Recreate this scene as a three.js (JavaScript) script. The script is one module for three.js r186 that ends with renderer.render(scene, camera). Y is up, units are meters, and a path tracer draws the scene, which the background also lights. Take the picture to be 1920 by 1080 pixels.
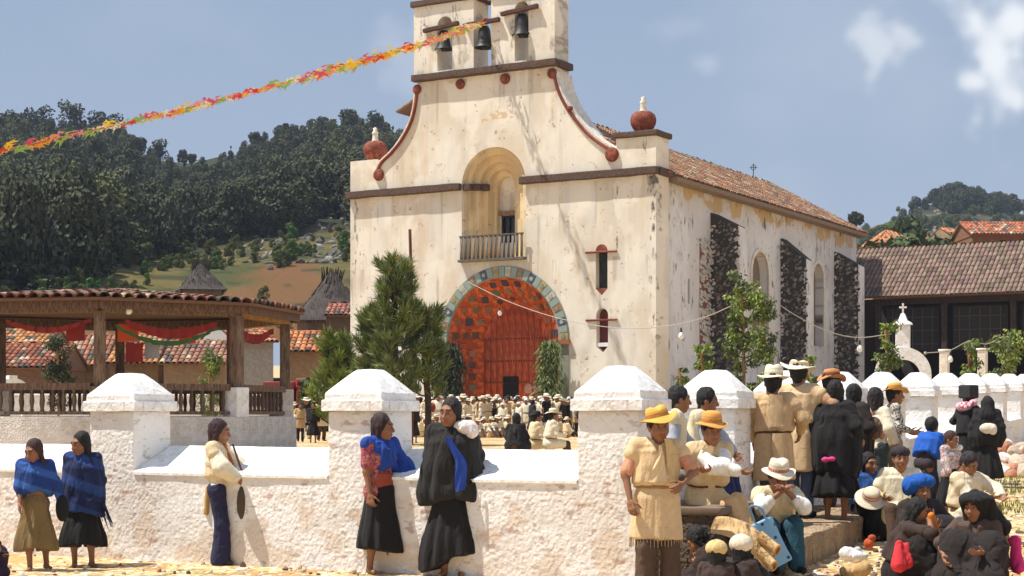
import * as THREE from 'three';
import { mergeGeometries } from 'three/addons/utils/BufferGeometryUtils.js';

// ---------- camera, sky, sun, exposure ----------
const F = 3100, CX = 960, HY = 775, EYE = 1.48;          // focal length in photo pixels, principal point, eye height
const scene = new THREE.Scene();
const camera = new THREE.PerspectiveCamera(2 * Math.atan(HY / F) * 180 / Math.PI, 16 / 9, 0.5, 6000);
camera.position.set(0, EYE, 0);
camera.setViewOffset(1920, HY * 2, 0, 0, 1920, 1080);     // a shifted lens: level camera, horizon low in the frame
camera.updateProjectionMatrix();

const renderer = new THREE.WebGLRenderer({ antialias: true });
renderer.setSize(1024, 576);
renderer.toneMapping = THREE.LinearToneMapping;
renderer.toneMappingExposure = 1.3;
renderer.shadowMap.enabled = true;
renderer.shadowMap.type = THREE.PCFSoftShadowMap;

const SUN_DIR = new THREE.Vector3(-0.985, 0, 0.03).normalize().multiplyScalar(Math.cos(63 * Math.PI / 180));
SUN_DIR.y = Math.sin(63 * Math.PI / 180);
const sun = new THREE.DirectionalLight(new THREE.Color(1, 0.955, 0.87), 5);
sun.position.copy(SUN_DIR).multiplyScalar(200).add(new THREE.Vector3(0, 0, -50));
sun.target.position.set(0, 0, -50);
sun.castShadow = true;
sun.shadow.mapSize.set(4096, 4096);
Object.assign(sun.shadow.camera, { left: -70, right: 70, top: 70, bottom: -70, near: 1, far: 500 });
sun.shadow.bias = -0.0005; sun.shadow.radius = 1;
scene.add(sun, sun.target);

// ---------- seeded noise ----------
function rng(seed) { let s = seed >>> 0; return () => { s = (s + 0x6D2B79F5) >>> 0; let t = Math.imul(s ^ (s >>> 15), 1 | s); t = (t + Math.imul(t ^ (t >>> 7), 61 | t)) ^ t; return ((t ^ (t >>> 14)) >>> 0) / 4294967296; }; }
function h3(x, y, z) { let n = Math.imul(x, 374761393) + Math.imul(y, 668265263) + Math.imul(z, 1274126177) | 0; n = Math.imul(n ^ (n >>> 13), 1274126177); return ((n ^ (n >>> 16)) >>> 0) / 4294967296; }
const sm = t => t * t * (3 - 2 * t), lerp = (a, b, t) => a + (b - a) * t, clamp = (x, a = 0, b = 1) => x < a ? a : x > b ? b : x;
const sstep = (a, b, x) => sm(clamp((x - a) / (b - a)));
function noise(x, y, z = 0) {
  const i = Math.floor(x), j = Math.floor(y), k = Math.floor(z), u = sm(x - i), v = sm(y - j), w = sm(z - k);
  const L = (kk) => lerp(lerp(h3(i, j, kk), h3(i + 1, j, kk), u), lerp(h3(i, j + 1, kk), h3(i + 1, j + 1, kk), u), v);
  return lerp(L(k), L(k + 1), w);
}
function fbm(x, y, z = 0, o = 4) { let a = 0.5, s = 0, t = 0; for (let i = 0; i < o; i++) { s += a * noise(x, y, z); t += a; a *= 0.5; x = x * 2.03 + 7.1; y = y * 2.03 + 3.7; z = z * 2.03 + 1.3; } return s / t; }

// ---------- sky: grey-blue air with thin haze and a few white clouds ----------
{
  const W = 2048, H = 1024, d = new Float32Array(W * H * 4);
  const blobs = [[1655, 90, 56, 58, 0.5], [1880, 70, 95, 150, 0.85], [1890, 150, 65, 60, 0.35], [1328, 118, 40, 22, 0.22], [765, 95, 60, 80, 0.16], [1265, 55, 60, 20, 0.08]];
  for (let j = 0; j < H; j++) for (let i = 0; i < W; i++) {
    const el = ((j + 0.5) / H - 0.5) * Math.PI, az = ((i + 0.5) / W - 0.5) * 2 * Math.PI;
    const y = Math.sin(el), x = Math.cos(el) * Math.cos(az), z = Math.cos(el) * Math.sin(az);
    const t = clamp(Math.max(y, 0) * 2.6), k = Math.pow(t, 0.8);
    let r = lerp(0.345, 0.225, k), g = lerp(0.415, 0.305, k), b = lerp(0.51, 0.45, k);
    let c = 0;
    const n = fbm(x * 5 + 3, y * 9, z * 5, 5);
    c += 0.10 * sstep(0.45, 0.75, n);                                   // thin veil everywhere
    c += 0.75 * sstep(0.57, 0.72, fbm(x * 3.1 + 11, y * 5 + 2, z * 3.1, 5)) * sstep(0.27, 0.36, y);   // cumulus higher up
    if (z < -0.5) {
      const px = CX + F * x / -z, py = HY - F * y / -z;
      for (const [bx, by, rx, ry, a] of blobs) {
        const q = Math.hypot((px - bx) / rx, (py - by) / ry) + (fbm(px / 38, py / 38, bx, 5) - 0.5) * 2.4;
        c = Math.max(c, a * sstep(1.25, 0.2, q));
      }
    }
    c = clamp(c);
    r = lerp(r, 0.78, c); g = lerp(g, 0.80, c); b = lerp(b, 0.82, c);
    if (y < -0.01) { r = 0.32; g = 0.27; b = 0.19; }
    const o = (j * W + i) * 4; d[o] = r; d[o + 1] = g; d[o + 2] = b; d[o + 3] = 1;
  }
  const tex = new THREE.DataTexture(d, W, H, THREE.RGBAFormat, THREE.FloatType);
  tex.mapping = THREE.EquirectangularReflectionMapping; tex.magFilter = tex.minFilter = THREE.LinearFilter; tex.needsUpdate = true;
  scene.background = tex; scene.environment = tex;
}
scene.fog = new THREE.FogExp2(new THREE.Color(0.62, 0.72, 0.9), 0.00019);

// ---------- helpers ----------
const at = (px, py, D) => new THREE.Vector3((px - CX) * D / F, EYE + (HY - py) * D / F, -D);
const V = (x, y, z) => new THREE.Vector3(x, y, z);
const names = {};
function numbered(n) { const k = names[n] = (names[n] ?? -1) + 1; return k ? `${n}_${String(k).padStart(3, '0')}` : n; }
function tag(o, label, category, group, kind) { if (label) o.userData.label = label; if (category) o.userData.category = category; if (group) o.userData.group = group; if (kind) o.userData.kind = kind; return o; }
function thing(name, label, category, pos = [0, 0, 0], turn = 0, group) { const o = new THREE.Group(); o.name = numbered(name); o.position.set(...(pos.isVector3 ? pos.toArray() : pos)); o.rotation.y = turn; scene.add(o); return tag(o, label, category, group); }
function part(name, geo, mat, parent, label) { const m = new THREE.Mesh(geo, mat); m.name = name; m.castShadow = m.receiveShadow = true; (parent || scene).add(m); if (label) m.userData.label = label; return m; }
function single(name, geo, mat, label, category, group) { const m = part(numbered(name), geo, mat, scene); return tag(m, label, category, group); }
function structure(name, geo, mat) { const m = part(numbered(name), geo, mat, scene); m.userData.kind = 'structure'; return m; }
function copyOf(src, pos, turn, label, group) { const c = src.clone(); c.name = numbered(src.name.replace(/_\d{3}$/, '')); c.userData = { ...src.userData }; c.position.copy(pos); c.rotation.y = turn; if (label) c.userData.label = label; if (group) c.userData.group = group; scene.add(c); return c; }
function flat(g) { const q = g.index ? g.toNonIndexed() : g; for (const k of Object.keys(q.attributes)) if (!['position', 'normal', 'uv', 'color'].includes(k)) q.deleteAttribute(k); return q; }
function merge(list) {
  const l = list.map(flat), hasC = l.some(g => g.attributes.color);
  for (const g of l) {
    const n = g.attributes.position.count;
    if (!g.attributes.normal) g.computeVertexNormals();
    if (!g.attributes.uv) g.setAttribute('uv', new THREE.BufferAttribute(new Float32Array(n * 2), 2));
    if (hasC && !g.attributes.color) g.setAttribute('color', new THREE.BufferAttribute(new Float32Array(n * 3).fill(1), 3));
    g.morphAttributes = {};
  }
  return mergeGeometries(l, false);
}
// texture coordinates in metres from whichever plane each triangle faces
function uvm(g0, s = 1) {
  const g = flat(g0), p = g.attributes.position, n = p.count, uv = new Float32Array(n * 2), a = V(), b = V(), c = V();
  for (let i = 0; i < n; i += 3) {
    a.fromBufferAttribute(p, i); b.fromBufferAttribute(p, i + 1); c.fromBufferAttribute(p, i + 2);
    const nn = b.clone().sub(a).cross(c.clone().sub(a)), ax = Math.abs(nn.x), ay = Math.abs(nn.y), az = Math.abs(nn.z);
    [a, b, c].forEach((q, k) => { let u, v; if (ay > ax && ay > az) { u = q.x; v = q.z; } else if (ax > az) { u = q.z; v = q.y; } else { u = q.x; v = q.y; } uv[(i + k) * 2] = u * s; uv[(i + k) * 2 + 1] = v * s; });
  }
  g.setAttribute('uv', new THREE.BufferAttribute(uv, 2)); return g;
}
function rough(g, amp, freq = 3, seed = 0) { const p = g.attributes.position; for (let i = 0; i < p.count; i++) { const x = p.getX(i), y = p.getY(i), z = p.getZ(i); p.setXYZ(i, x + amp * (fbm(x * freq + seed, y * freq, z * freq, 3) - .5) * 2, y + amp * (fbm(x * freq + 31 + seed, y * freq, z * freq, 3) - .5) * 2, z + amp * (fbm(x * freq, y * freq + 57 + seed, z * freq, 3) - .5) * 2); } g.computeVertexNormals(); return g; }
function box(w, h, d, x = 0, y = 0, z = 0) { const g = new THREE.BoxGeometry(w, h, d); g.translate(x, y, z); return g; }
// chamfered box with several segments per side
function cbox(w, h, d, r = 0.01, sw = 3, sh = 3, sd = 3) {
  const g = new THREE.BoxGeometry(w, h, d, sw, sh, sd), p = g.attributes.position, n = g.attributes.normal;
  const map = (v, L, s) => { const i = Math.round((v / L + .5) * s); if (i === 0 || i === s) return Math.sign(v) * L / 2; if (s < 3) return v; return lerp(-L / 2 + r, L / 2 - r, (i - 1) / (s - 2)); };
  for (let i = 0; i < p.count; i++) {
    let x = map(p.getX(i), w, sw), y = map(p.getY(i), h, sh), z = map(p.getZ(i), d, sd);
    const cx = clamp(x, -w / 2 + r, w / 2 - r), cy = clamp(y, -h / 2 + r, h / 2 - r), cz = clamp(z, -d / 2 + r, d / 2 - r);
    const dx = x - cx, dy = y - cy, dz = z - cz, l = Math.hypot(dx, dy, dz);
    if (l > 1e-6) { const k = r / l; x = cx + dx * k; y = cy + dy * k; z = cz + dz * k; n.setXYZ(i, dx / l, dy / l, dz / l); }
    p.setXYZ(i, x, y, z);
  }
  return g;
}
function bar(a, b, r0, r1 = r0, seg = 6) { const d = b.clone().sub(a), L = d.length(), g = new THREE.CylinderGeometry(r1, r0, L, seg, 1); g.translate(0, L / 2, 0); g.applyQuaternion(new THREE.Quaternion().setFromUnitVectors(V(0, 1, 0), d.normalize())); g.translate(a.x, a.y, a.z); return g; }
function beam(a, b, w, h) { const d = b.clone().sub(a), L = d.length(), g = new THREE.BoxGeometry(w, h, L); g.translate(0, 0, L / 2); g.applyQuaternion(new THREE.Quaternion().setFromRotationMatrix(new THREE.Matrix4().lookAt(V(0, 0, 0), d.clone().negate(), V(0, 1, 0)))); g.translate(a.x, a.y, a.z); return g; }
function tube(pts, r, n = 40, seg = 5) { return new THREE.TubeGeometry(new THREE.CatmullRomCurve3(pts), n, r, seg, false); }
function lathe(pts, seg = 20) { return new THREE.LatheGeometry(pts.map(q => new THREE.Vector2(q[0], q[1])), seg); }
function paint(g, fn) { const p = g.attributes.position, n = p.count, c = new Float32Array(n * 3); for (let i = 0; i < n; i++) { const q = fn(p.getX(i), p.getY(i), p.getZ(i)); c[i * 3] = q[0]; c[i * 3 + 1] = q[1]; c[i * 3 + 2] = q[2]; } g.setAttribute('color', new THREE.BufferAttribute(c, 3)); return g; }
const lin = (r, g, b) => new THREE.Color().setRGB(r, g, b);
function mat(r, g, b, rough = 0.9, o = {}) { return new THREE.MeshStandardMaterial({ color: lin(r, g, b), roughness: rough, ...o }); }
const toS = x => 255 * (x <= 0.0031308 ? 12.92 * x : 1.055 * Math.pow(x, 1 / 2.4) - 0.055);
function tex(w, h, fn, srgb = true) { const d = new Uint8Array(w * h * 4); for (let j = 0; j < h; j++) for (let i = 0; i < w; i++) { const c = fn(i / w, j / h), o = (j * w + i) * 4; for (let k = 0; k < 3; k++) { const v = clamp(c.length ? c[k] : c); d[o + k] = srgb ? toS(v) : v * 255; } d[o + 3] = 255; } const t = new THREE.DataTexture(d, w, h); t.wrapS = t.wrapT = THREE.RepeatWrapping; t.magFilter = THREE.LinearFilter; t.minFilter = THREE.LinearMipmapLinearFilter; t.generateMipmaps = true; if (srgb) t.colorSpace = THREE.SRGBColorSpace; t.needsUpdate = true; return t; }
// tiling fbm: blends four shifted copies
function tfbm(u, v, s, z, o = 4) { const f = (a, b) => fbm(a * s, b * s, z, o), wu = sstep(0.7, 1, u), wv = sstep(0.7, 1, v); return lerp(lerp(f(u, v), f(u - 1, v), wu), lerp(f(u, v - 1), f(u - 1, v - 1), wu), wv); }
const mix3 = (a, b, t) => [lerp(a[0], b[0], t), lerp(a[1], b[1], t), lerp(a[2], b[2], t)];
// ---------- shared materials ----------
const T = {};
T.grain = tex(512, 512, (u, v) => clamp(0.5 + (tfbm(u, v, 40, 3, 4) - .5) * 1.3 + (tfbm(u, v, 9, 8, 3) - .5) * .8), false);
T.plaster = tex(512, 512, (u, v) => { const a = tfbm(u, v, 8, 1, 5), b = tfbm(u, v, 30, 2, 3), s = sstep(.60, .68, tfbm(u, v, 55, 5, 2)); return mix3(mix3([.86, .83, .78], [.74, .70, .62], sstep(.4, .65, a)), [.62, .55, .45], .5 * s * sstep(.45, .6, b)); });
T.white = tex(256, 256, (u, v) => { const a = tfbm(u, v, 10, 4, 4), s = sstep(.66, .72, tfbm(u, v, 40, 6, 2)); let q = mix3(mix3([.9, .89, .87], [.80, .78, .75], sstep(.35, .65, a)), [.6, .55, .48], .4 * s); q = mix3(q, [.62, .57, .53], .45 * sstep(.56, .68, tfbm(u, v, 6, 21, 5))); return mix3(q, [.55, .36, .26], .55 * sstep(.68, .73, tfbm(u, v, 24, 15, 4))); });
T.wood = tex(256, 256, (u, v) => { const a = tfbm(u, v * .15, 40, 2, 3), b = tfbm(u, v, 5, 1, 3); return mix3([1, 1, 1], [.45, .42, .4], sstep(.35, .7, a * .7 + b * .3)); });
T.tile = tex(256, 256, (u, v) => mix3(mix3([1, 1, 1], [.62, .5, .45], sstep(.4, .62, tfbm(u, v, 7, 1, 4))), [.25, .24, .22], .75 * sstep(.55, .68, tfbm(u, v, 16, 7, 3))));
const M = {
  white: mat(1, 1, 1, .9, { map: T.white, bumpMap: T.grain, bumpScale: .006 }),
  plaster: mat(.96, .92, .86, .95, { map: T.plaster, bumpMap: T.grain, bumpScale: .02 }),
  wood: mat(.16, .085, .045, .8, { map: T.wood, bumpMap: T.wood, bumpScale: .006 }),
  paleWood: mat(.34, .21, .11, .8, { map: T.wood, bumpMap: T.wood, bumpScale: .006 }),
  darkWood: mat(.05, .032, .025, .85, { map: T.wood }),
  iron: mat(.03, .03, .032, .6),
  redClay: mat(.30, .075, .035, .8, { map: T.tile }),
  redPaint: mat(.72, .135, .035, .65, { map: T.wood, bumpMap: T.wood, bumpScale: .006 }),
};

// ---------- the layout of the place ----------
const WA = 27.5 * Math.PI / 180, WB = 24.2 * Math.PI / 180;       // how far the front wall and the side wall are turned
const P3 = V(0.942, 0, -14.25);                                    // corner post
const dirA = V(-Math.cos(WA), 0, -Math.sin(WA));                   // front wall, running left and away
const inA = V(Math.sin(WA), 0, -Math.cos(WA));                     // into the plaza
const dirB = V(Math.sin(WB), 0, -Math.cos(WB));                    // side wall, running away
const outB = V(Math.cos(WB), 0, Math.sin(WB));                     // to the right of the side wall
function ground(x, z) {
  const D = -z, dx = x - P3.x, dz = z - P3.z;
  const a = dx * inA.x + dz * inA.z, b = dx * outB.x + dz * outB.z;
  const inside = sstep(-.12, .12, a) * sstep(.12, -.12, b);
  const plaza = .26 + .36 * clamp((D - 16) / 65) + Math.max(0, D - 110) * .03;
  const left = .03 * sstep(-.9, -.3, a) + .015 * (fbm(x * 1.3, z * 1.3, 0, 3) - .5);
  const right = .037 * Math.max(0, D - 14.4) * sstep(-1, .5, b) + .03 * (fbm(x * 1.1, z * 1.1, 4, 3) - .5);
  const out = lerp(left, right, sstep(-.6, .3, b));
  return lerp(Math.min(out, 2), plaza, inside) + .012 * (fbm(x * 5, z * 5, 9, 2) - .5);
}
// ground sheet: fine near, coarse far, out to the horizon
{
  const xs = [], zs = [];
  for (let x = -9; x <= 15; x += .16) xs.push(x);
  for (let s = .2, x = 15; x < 3000; s *= 1.25) { x += s; xs.push(x); xs.unshift(-x + 6); }
  for (let D = 8; D <= 24; D += .14) zs.push(D);
  for (let s = .16, D = 24; D < 4000; s *= 1.08) { D += s; zs.push(D); }
  for (let s = .3, D = 8; D > -1500; s *= 1.4) { D -= s; zs.unshift(D); }
  const nx = xs.length, nz = zs.length, pos = new Float32Array(nx * nz * 3), uv = new Float32Array(nx * nz * 2), idx = [];
  for (let j = 0; j < nz; j++) for (let i = 0; i < nx; i++) { const k = j * nx + i, x = xs[i], z = -zs[j]; pos.set([x, ground(x, z), z], k * 3); uv.set([x, z], k * 2); if (i && j) { const a = k - nx - 1, b = k - nx, c = k - 1; idx.push(a, b, c, b, k, c); } }
  const g = new THREE.BufferGeometry(); g.setAttribute('position', new THREE.BufferAttribute(pos, 3)); g.setAttribute('uv', new THREE.BufferAttribute(uv, 2)); g.setIndex(idx); g.computeVertexNormals();
  const m = tex(1024, 1024, (u, v) => {
    const a = tfbm(u, v, 6, 1, 5), b = tfbm(u, v, 60, 2, 3), c = tfbm(u, v, 22, 3, 4), d = tfbm(u, v, 90, 5, 2);
    let q = mix3([.56, .34, .13], [.66, .46, .22], sstep(.35, .65, a));
    q = mix3(q, [.36, .20, .08], .75 * sstep(.54, .66, c));
    q = mix3(q, [.30, .27, .08], .8 * sstep(.6, .68, tfbm(u, v, 9, 9, 4)) * sstep(.4, .6, b));
    q = mix3(q, [.80, .72, .56], sstep(.60, .66, d) * .8);
    q = mix3(q, [.22, .12, .07], sstep(.66, .70, b) * .8);
    return q;
  });
  const bm = tex(512, 512, (u, v) => clamp(.5 + (tfbm(u, v, 40, 2, 4) - .5) * 1.6), false);
  m.repeat.set(1 / 5.3, 1 / 5.3); bm.repeat.set(1 / 2.1, 1 / 2.1);
  structure('ground', g, new THREE.MeshStandardMaterial({ map: m, bumpMap: bm, bumpScale: .04, roughness: 1 }));
}

// ---------- whitewashed walls with capped posts ----------
const wallTex = tex(1024, 512, (u, v) => {                  // 5 m x 2.5 m of old limewash: patches, flaked dirt near the foot
  const a = tfbm(u, v, 9, 1, 5), b = tfbm(u, v, 34, 2, 3), c = tfbm(u, v, 80, 5, 2);
  let q = mix3([.84, .82, .79], [.77, .72, .67], sstep(.38, .66, a));
  q = mix3(q, [.84, .80, .75], .6 * sstep(.48, .64, tfbm(u, v, 22, 7, 5)));
  const y = v * 2.5, foot = clamp(1.25 - y * 1.5);
  q = mix3(q, [.62, .45, .30], .5 * sstep(.66 - .24 * foot, .8 - .24 * foot, tfbm(u, v, 18, 12, 6)));
  q = mix3(q, [.42, .22, .16], .6 * sstep(.67, .71, b) * sstep(.5, .6, c));
  q = mix3(q, [.45, .40, .36], .5 * sstep(.69, .74, c));
  return q;
});
const wallBump = tex(640, 640, (u, v) => clamp(.5 + (tfbm(u, v, 95, 3, 4) - .5) * 1.5 + (tfbm(u, v, 30, 4, 3) - .5) * .5), false);
wallTex.repeat.set(1 / 5, 1 / 2.5); wallBump.repeat.set(1 / 2.5, 1 / 2.5);
M.limewash = new THREE.MeshStandardMaterial({ map: wallTex, bumpMap: wallBump, bumpScale: .007, roughness: .95 });
const PW = .57;                                               // post width = wall thickness
function capGeo(seed) {                                       // moulded band and swept pyramid
  const prof = [[.325, 1.50], [.332, 1.505], [.332, 1.595], [.324, 1.602], [.308, 1.606], [.307, 1.655], [.30, 1.67], [.245, 1.73], [.17, 1.81], [.112, 1.868], [.088, 1.884]];
  const pos = [], idx = [], N = 6;
  for (const [r, y] of prof) for (let s = 0; s < 4; s++) for (let k = 0; k < N; k++) { const t = -1 + 2 * k / N, c = [[t, 1], [1, -t], [-t, -1], [-1, t]][s]; const l = Math.hypot(c[0], c[1]), q = lerp(1, 1.37 / l, .05 + .1 * sstep(1.65, 1.88, y)); pos.push(c[0] * r * q, y, c[1] * r * q); }
  const R = 4 * N;
  for (let j = 0; j < prof.length - 1; j++) for (let i = 0; i < R; i++) { const a = j * R + i, b = j * R + (i + 1) % R, c = a + R, d = b + R; idx.push(a, c, b, b, c, d); }
  const top = pos.length / 3; pos.push(0, 1.89, 0); for (let i = 0; i < R; i++) idx.push((prof.length - 1) * R + i, top, (prof.length - 1) * R + (i + 1) % R);
  let g = new THREE.BufferGeometry(); g.setAttribute('position', new THREE.Float32BufferAttribute(pos, 3)); g.setIndex(idx);
  rough(g, .008, 4, seed); g = g.toNonIndexed(); g.computeVertexNormals();
  return uvm(g);
}
function wallRun(name, label, start, dir, face, posts, lastT, gaps) {
  // start: a post centre; dir: along the wall; face: outward side; posts: distances of post centres
  const rotY = Math.atan2(-dir.z, dir.x);
  const w = thing(name, label, 'wall', start, rotY);
  const out = Math.sign(V(0, 0, 1).applyAxisAngle(V(0, 1, 0), rotY).dot(face)) || 1;   // outward is local +z or -z
  posts.forEach((t, i) => {
    const g0 = ground(start.x + dir.x * t, start.z + dir.z * t), lift = gaps[i];
    const body = rough(cbox(PW, .72, PW, .018, 6, 8, 6), .006, 3, i * 7); body.translate(t, lift + 1.505 - .36, 0);
    const p = part('post', uvm(body), M.limewash, w);
    const c = capGeo(i * 13); c.translate(t, lift, 0); const cp = part('cap', c, M.white, w); w.remove(cp); p.add(cp);
    const t1 = i + 1 < posts.length ? posts[i + 1] : lastT; if (t1 === undefined) return;
    const pa = i ? t : t - PW / 2, pb = i + 1 < posts.length ? t1 : t1 - PW / 2, a = t + PW / 2, b = t1 - PW / 2, l1 = i + 1 < posts.length ? gaps[i + 1] : lift, L = b - a, n = Math.max(8, Math.round(L / .12));
    const body2 = new THREE.BoxGeometry(pb - pa, 1.5, PW - .004, n + 6, 12, 4); body2.translate((pa + pb) / 2, .75 - .62, 0);
    const pp = body2.attributes.position; for (let k = 0; k < pp.count; k++) { const f = clamp((pp.getX(k) - a) / L), top = pp.getY(k) > .13 ? (pp.getY(k) - .13) / .75 : 0; pp.setY(k, pp.getY(k) + lerp(lift, l1, f) + top * .002); }
    part('wall_panel', uvm(rough(body2, .0035, 2.2, 2)), M.limewash, w);
    // sloping coping: low on the outside, high on the plaza side
    const sh = new THREE.Shape([[-.30, .875], [-.30, .90], [-.275, .915], [.27, 1.15], [.30, 1.15], [.30, .875]].map(q => new THREE.Vector2(q[0], q[1])));
    const cg = new THREE.ExtrudeGeometry(sh, { depth: L - .004, bevelEnabled: false, steps: n }); cg.rotateY(out > 0 ? Math.PI / 2 : -Math.PI / 2);
    cg.translate(out > 0 ? a + .002 : b - .002, 0, 0);
    const cp2 = cg.attributes.position; for (let k = 0; k < cp2.count; k++) cp2.setY(k, cp2.getY(k) + lerp(lift, l1, clamp((cp2.getX(k) - a) / L)));
    part('coping', uvm(rough(cg, .008, 3, i + 40)), M.white, w);
  });
  return w;
}
const ZERO = [0, 0, 0, 0, 0];
wallRun('plaza_wall', 'long whitewashed front wall with sloping white coping and pyramid capped posts behind the standing women', P3, dirA, inA.clone().negate(), [0, 2.55, 5.42, 8.2], 10.9, ZERO);
{
  const posts = [], lifts = []; for (let i = 0; i < 13; i++) { posts.push(2.74 * (i + 1)); lifts.push(.055 * i + .03); }
  const w = wallRun('plaza_wall', 'whitewashed side wall of close pyramid capped posts running away at the right', P3, dirB, outB, posts, undefined, lifts);
  // the stretch between the corner post and the first post of the side wall
  const a = PW / 2, b = 2.74 - PW / 2, L = b - a;
  const g = new THREE.BoxGeometry(L, 1.5, PW - .006, 18, 10, 4); g.translate((a + b) / 2, .13, 0); part('wall_panel', uvm(rough(g, .0035, 2.2, 2)), M.limewash, w);
  const cg = cbox(L - .004, .1, PW + .03, .03, 18, 3, 5); cg.translate((a + b) / 2, .93, 0); part('coping', uvm(rough(cg, .008, 3, 78)), M.white, w);
}

// ---------- hills ----------
function hill(name, cols, rows, fn, m) {
  const pos = [], col = [], idx = [];
  for (let j = 0; j <= rows; j++) for (let i = 0; i <= cols; i++) { const q = fn(i / cols, j / rows); pos.push(q.p.x, q.p.y, q.p.z); col.push(...q.c); if (i && j) { const k = j * (cols + 1) + i, a = k - cols - 2, b = a + 1, c = k - 1; idx.push(a, b, c, b, k, c); } }
  const g = new THREE.BufferGeometry(); g.setAttribute('position', new THREE.Float32BufferAttribute(pos, 3)); g.setAttribute('color', new THREE.Float32BufferAttribute(col, 3)); g.setIndex(idx); g.computeVertexNormals();
  return structure(name, uvm(g), m);
}
function curve(pts, x) { if (x <= pts[0][0]) return pts[0][1]; for (let i = 1; i < pts.length; i++) if (x <= pts[i][0]) return lerp(pts[i - 1][1], pts[i][1], sm((x - pts[i - 1][0]) / (pts[i][0] - pts[i - 1][0]))); return pts[pts.length - 1][1]; }
const ridgeL = [[-500, 180], [-150, 220], [0, 252], [120, 246], [215, 268], [290, 300], [350, 306], [430, 292], [520, 268], [600, 256], [680, 250], [760, 262], [900, 330], [1050, 420], [1200, 520]];
const clearL = [[-500, 520], [0, 545], [100, 535], [230, 500], [330, 470], [420, 460], [520, 450], [600, 432], [680, 425], [900, 470], [1200, 560]];
function hillL(u, t) {                                       // u across, t from foot (0) to ridge (1)
  const px = lerp(-700, 1250, u), D = lerp(118, 430, Math.pow(t, 1.15));
  const yr = curve(ridgeL, px), y0 = 640;
  let py = lerp(y0, yr, Math.pow(t, .62) * .93 + .07 * t);
  const p = at(px, py, D);
  p.y += (fbm(p.x * .03, p.z * .03, 2, 4) - .5) * 5 * Math.sin(Math.PI * clamp(t)) ;
  if (t > .999) p.y -= 0;
  return { p, px, py };
}
const hillMat = new THREE.MeshStandardMaterial({ vertexColors: true, roughness: 1, bumpMap: T.grain, bumpScale: .3 });
hill('hill', 320, 150, (u, t) => {
  if (t > .97) { const q = hillL(u, .97 / 1); const s = (t - .97) / .03; const p = hillL(u, 1).p.clone(); p.lerp(q.p, 0); if (s > .5) { p.z -= 120 * (s - .5); p.y -= 90 * (s - .5); } return { p, c: [.05, .06, .02] }; }
  const { p, px, py } = hillL(u, t / .97), yc = curve(clearL, px);
  const field = sstep(-18, 18, py - yc + (fbm(px / 40, py / 25, 3, 4) - .5) * 70);
  const n = fbm(p.x * .11, p.z * .06, 1, 5), n2 = fbm(p.x * .35, p.z * .3, 6, 3);
  let grass = mix3([.14, .145, .025], [.30, .22, .05], sstep(.4, .62, n));
  grass = mix3(grass, [.13, .16, .03], .7 * sstep(.5, .56, Math.abs(((p.y * .55 + n * 3) % 1 + 1) % 1 - .5) * 2 * .56 + .1)); grass = mix3(grass, [.40, .17, .05], .85 * sstep(.57, .66, fbm(p.x * .05 + 3, p.z * .025, 8, 4) + .1 * sstep(470, 520, py) - .05 * sstep(560, 620, px)));
  grass = mix3(grass, [.05, .07, .015], .8 * sstep(.58, .68, n2));
  return { p, c: mix3([.052, .060, .022], grass, field) };
}, hillMat);
const ridgeR = [[1200, 560], [1480, 450], [1600, 440], [1655, 420], [1700, 402], [1740, 384], [1800, 372], [1860, 386], [1920, 402], [2050, 425], [2400, 500]];
function hillR(u, t) { const px = lerp(1150, 2500, u), D = lerp(260, 620, t); const py = lerp(560, curve(ridgeR, px), Math.pow(t, .7)); const p = at(px, py, D); p.y += (fbm(p.x * .02, p.z * .02, 7, 4) - .5) * 6 * Math.sin(Math.PI * clamp(t)); return { p, px, py }; }
hill('hill', 200, 80, (u, t) => {
  const { p, px, py } = hillR(u, t);
  const n = fbm(p.x * .04, p.y * .25, p.z * .04, 4);
  const f = sstep(397, 417, py + (n - .5) * 40);
  let c = mix3([.10, .12, .05], [.25, .2, .12], sstep(.45, .62, n));
  return { p, c: mix3([.035, .05, .025], c, f) };
}, hillMat);

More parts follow.
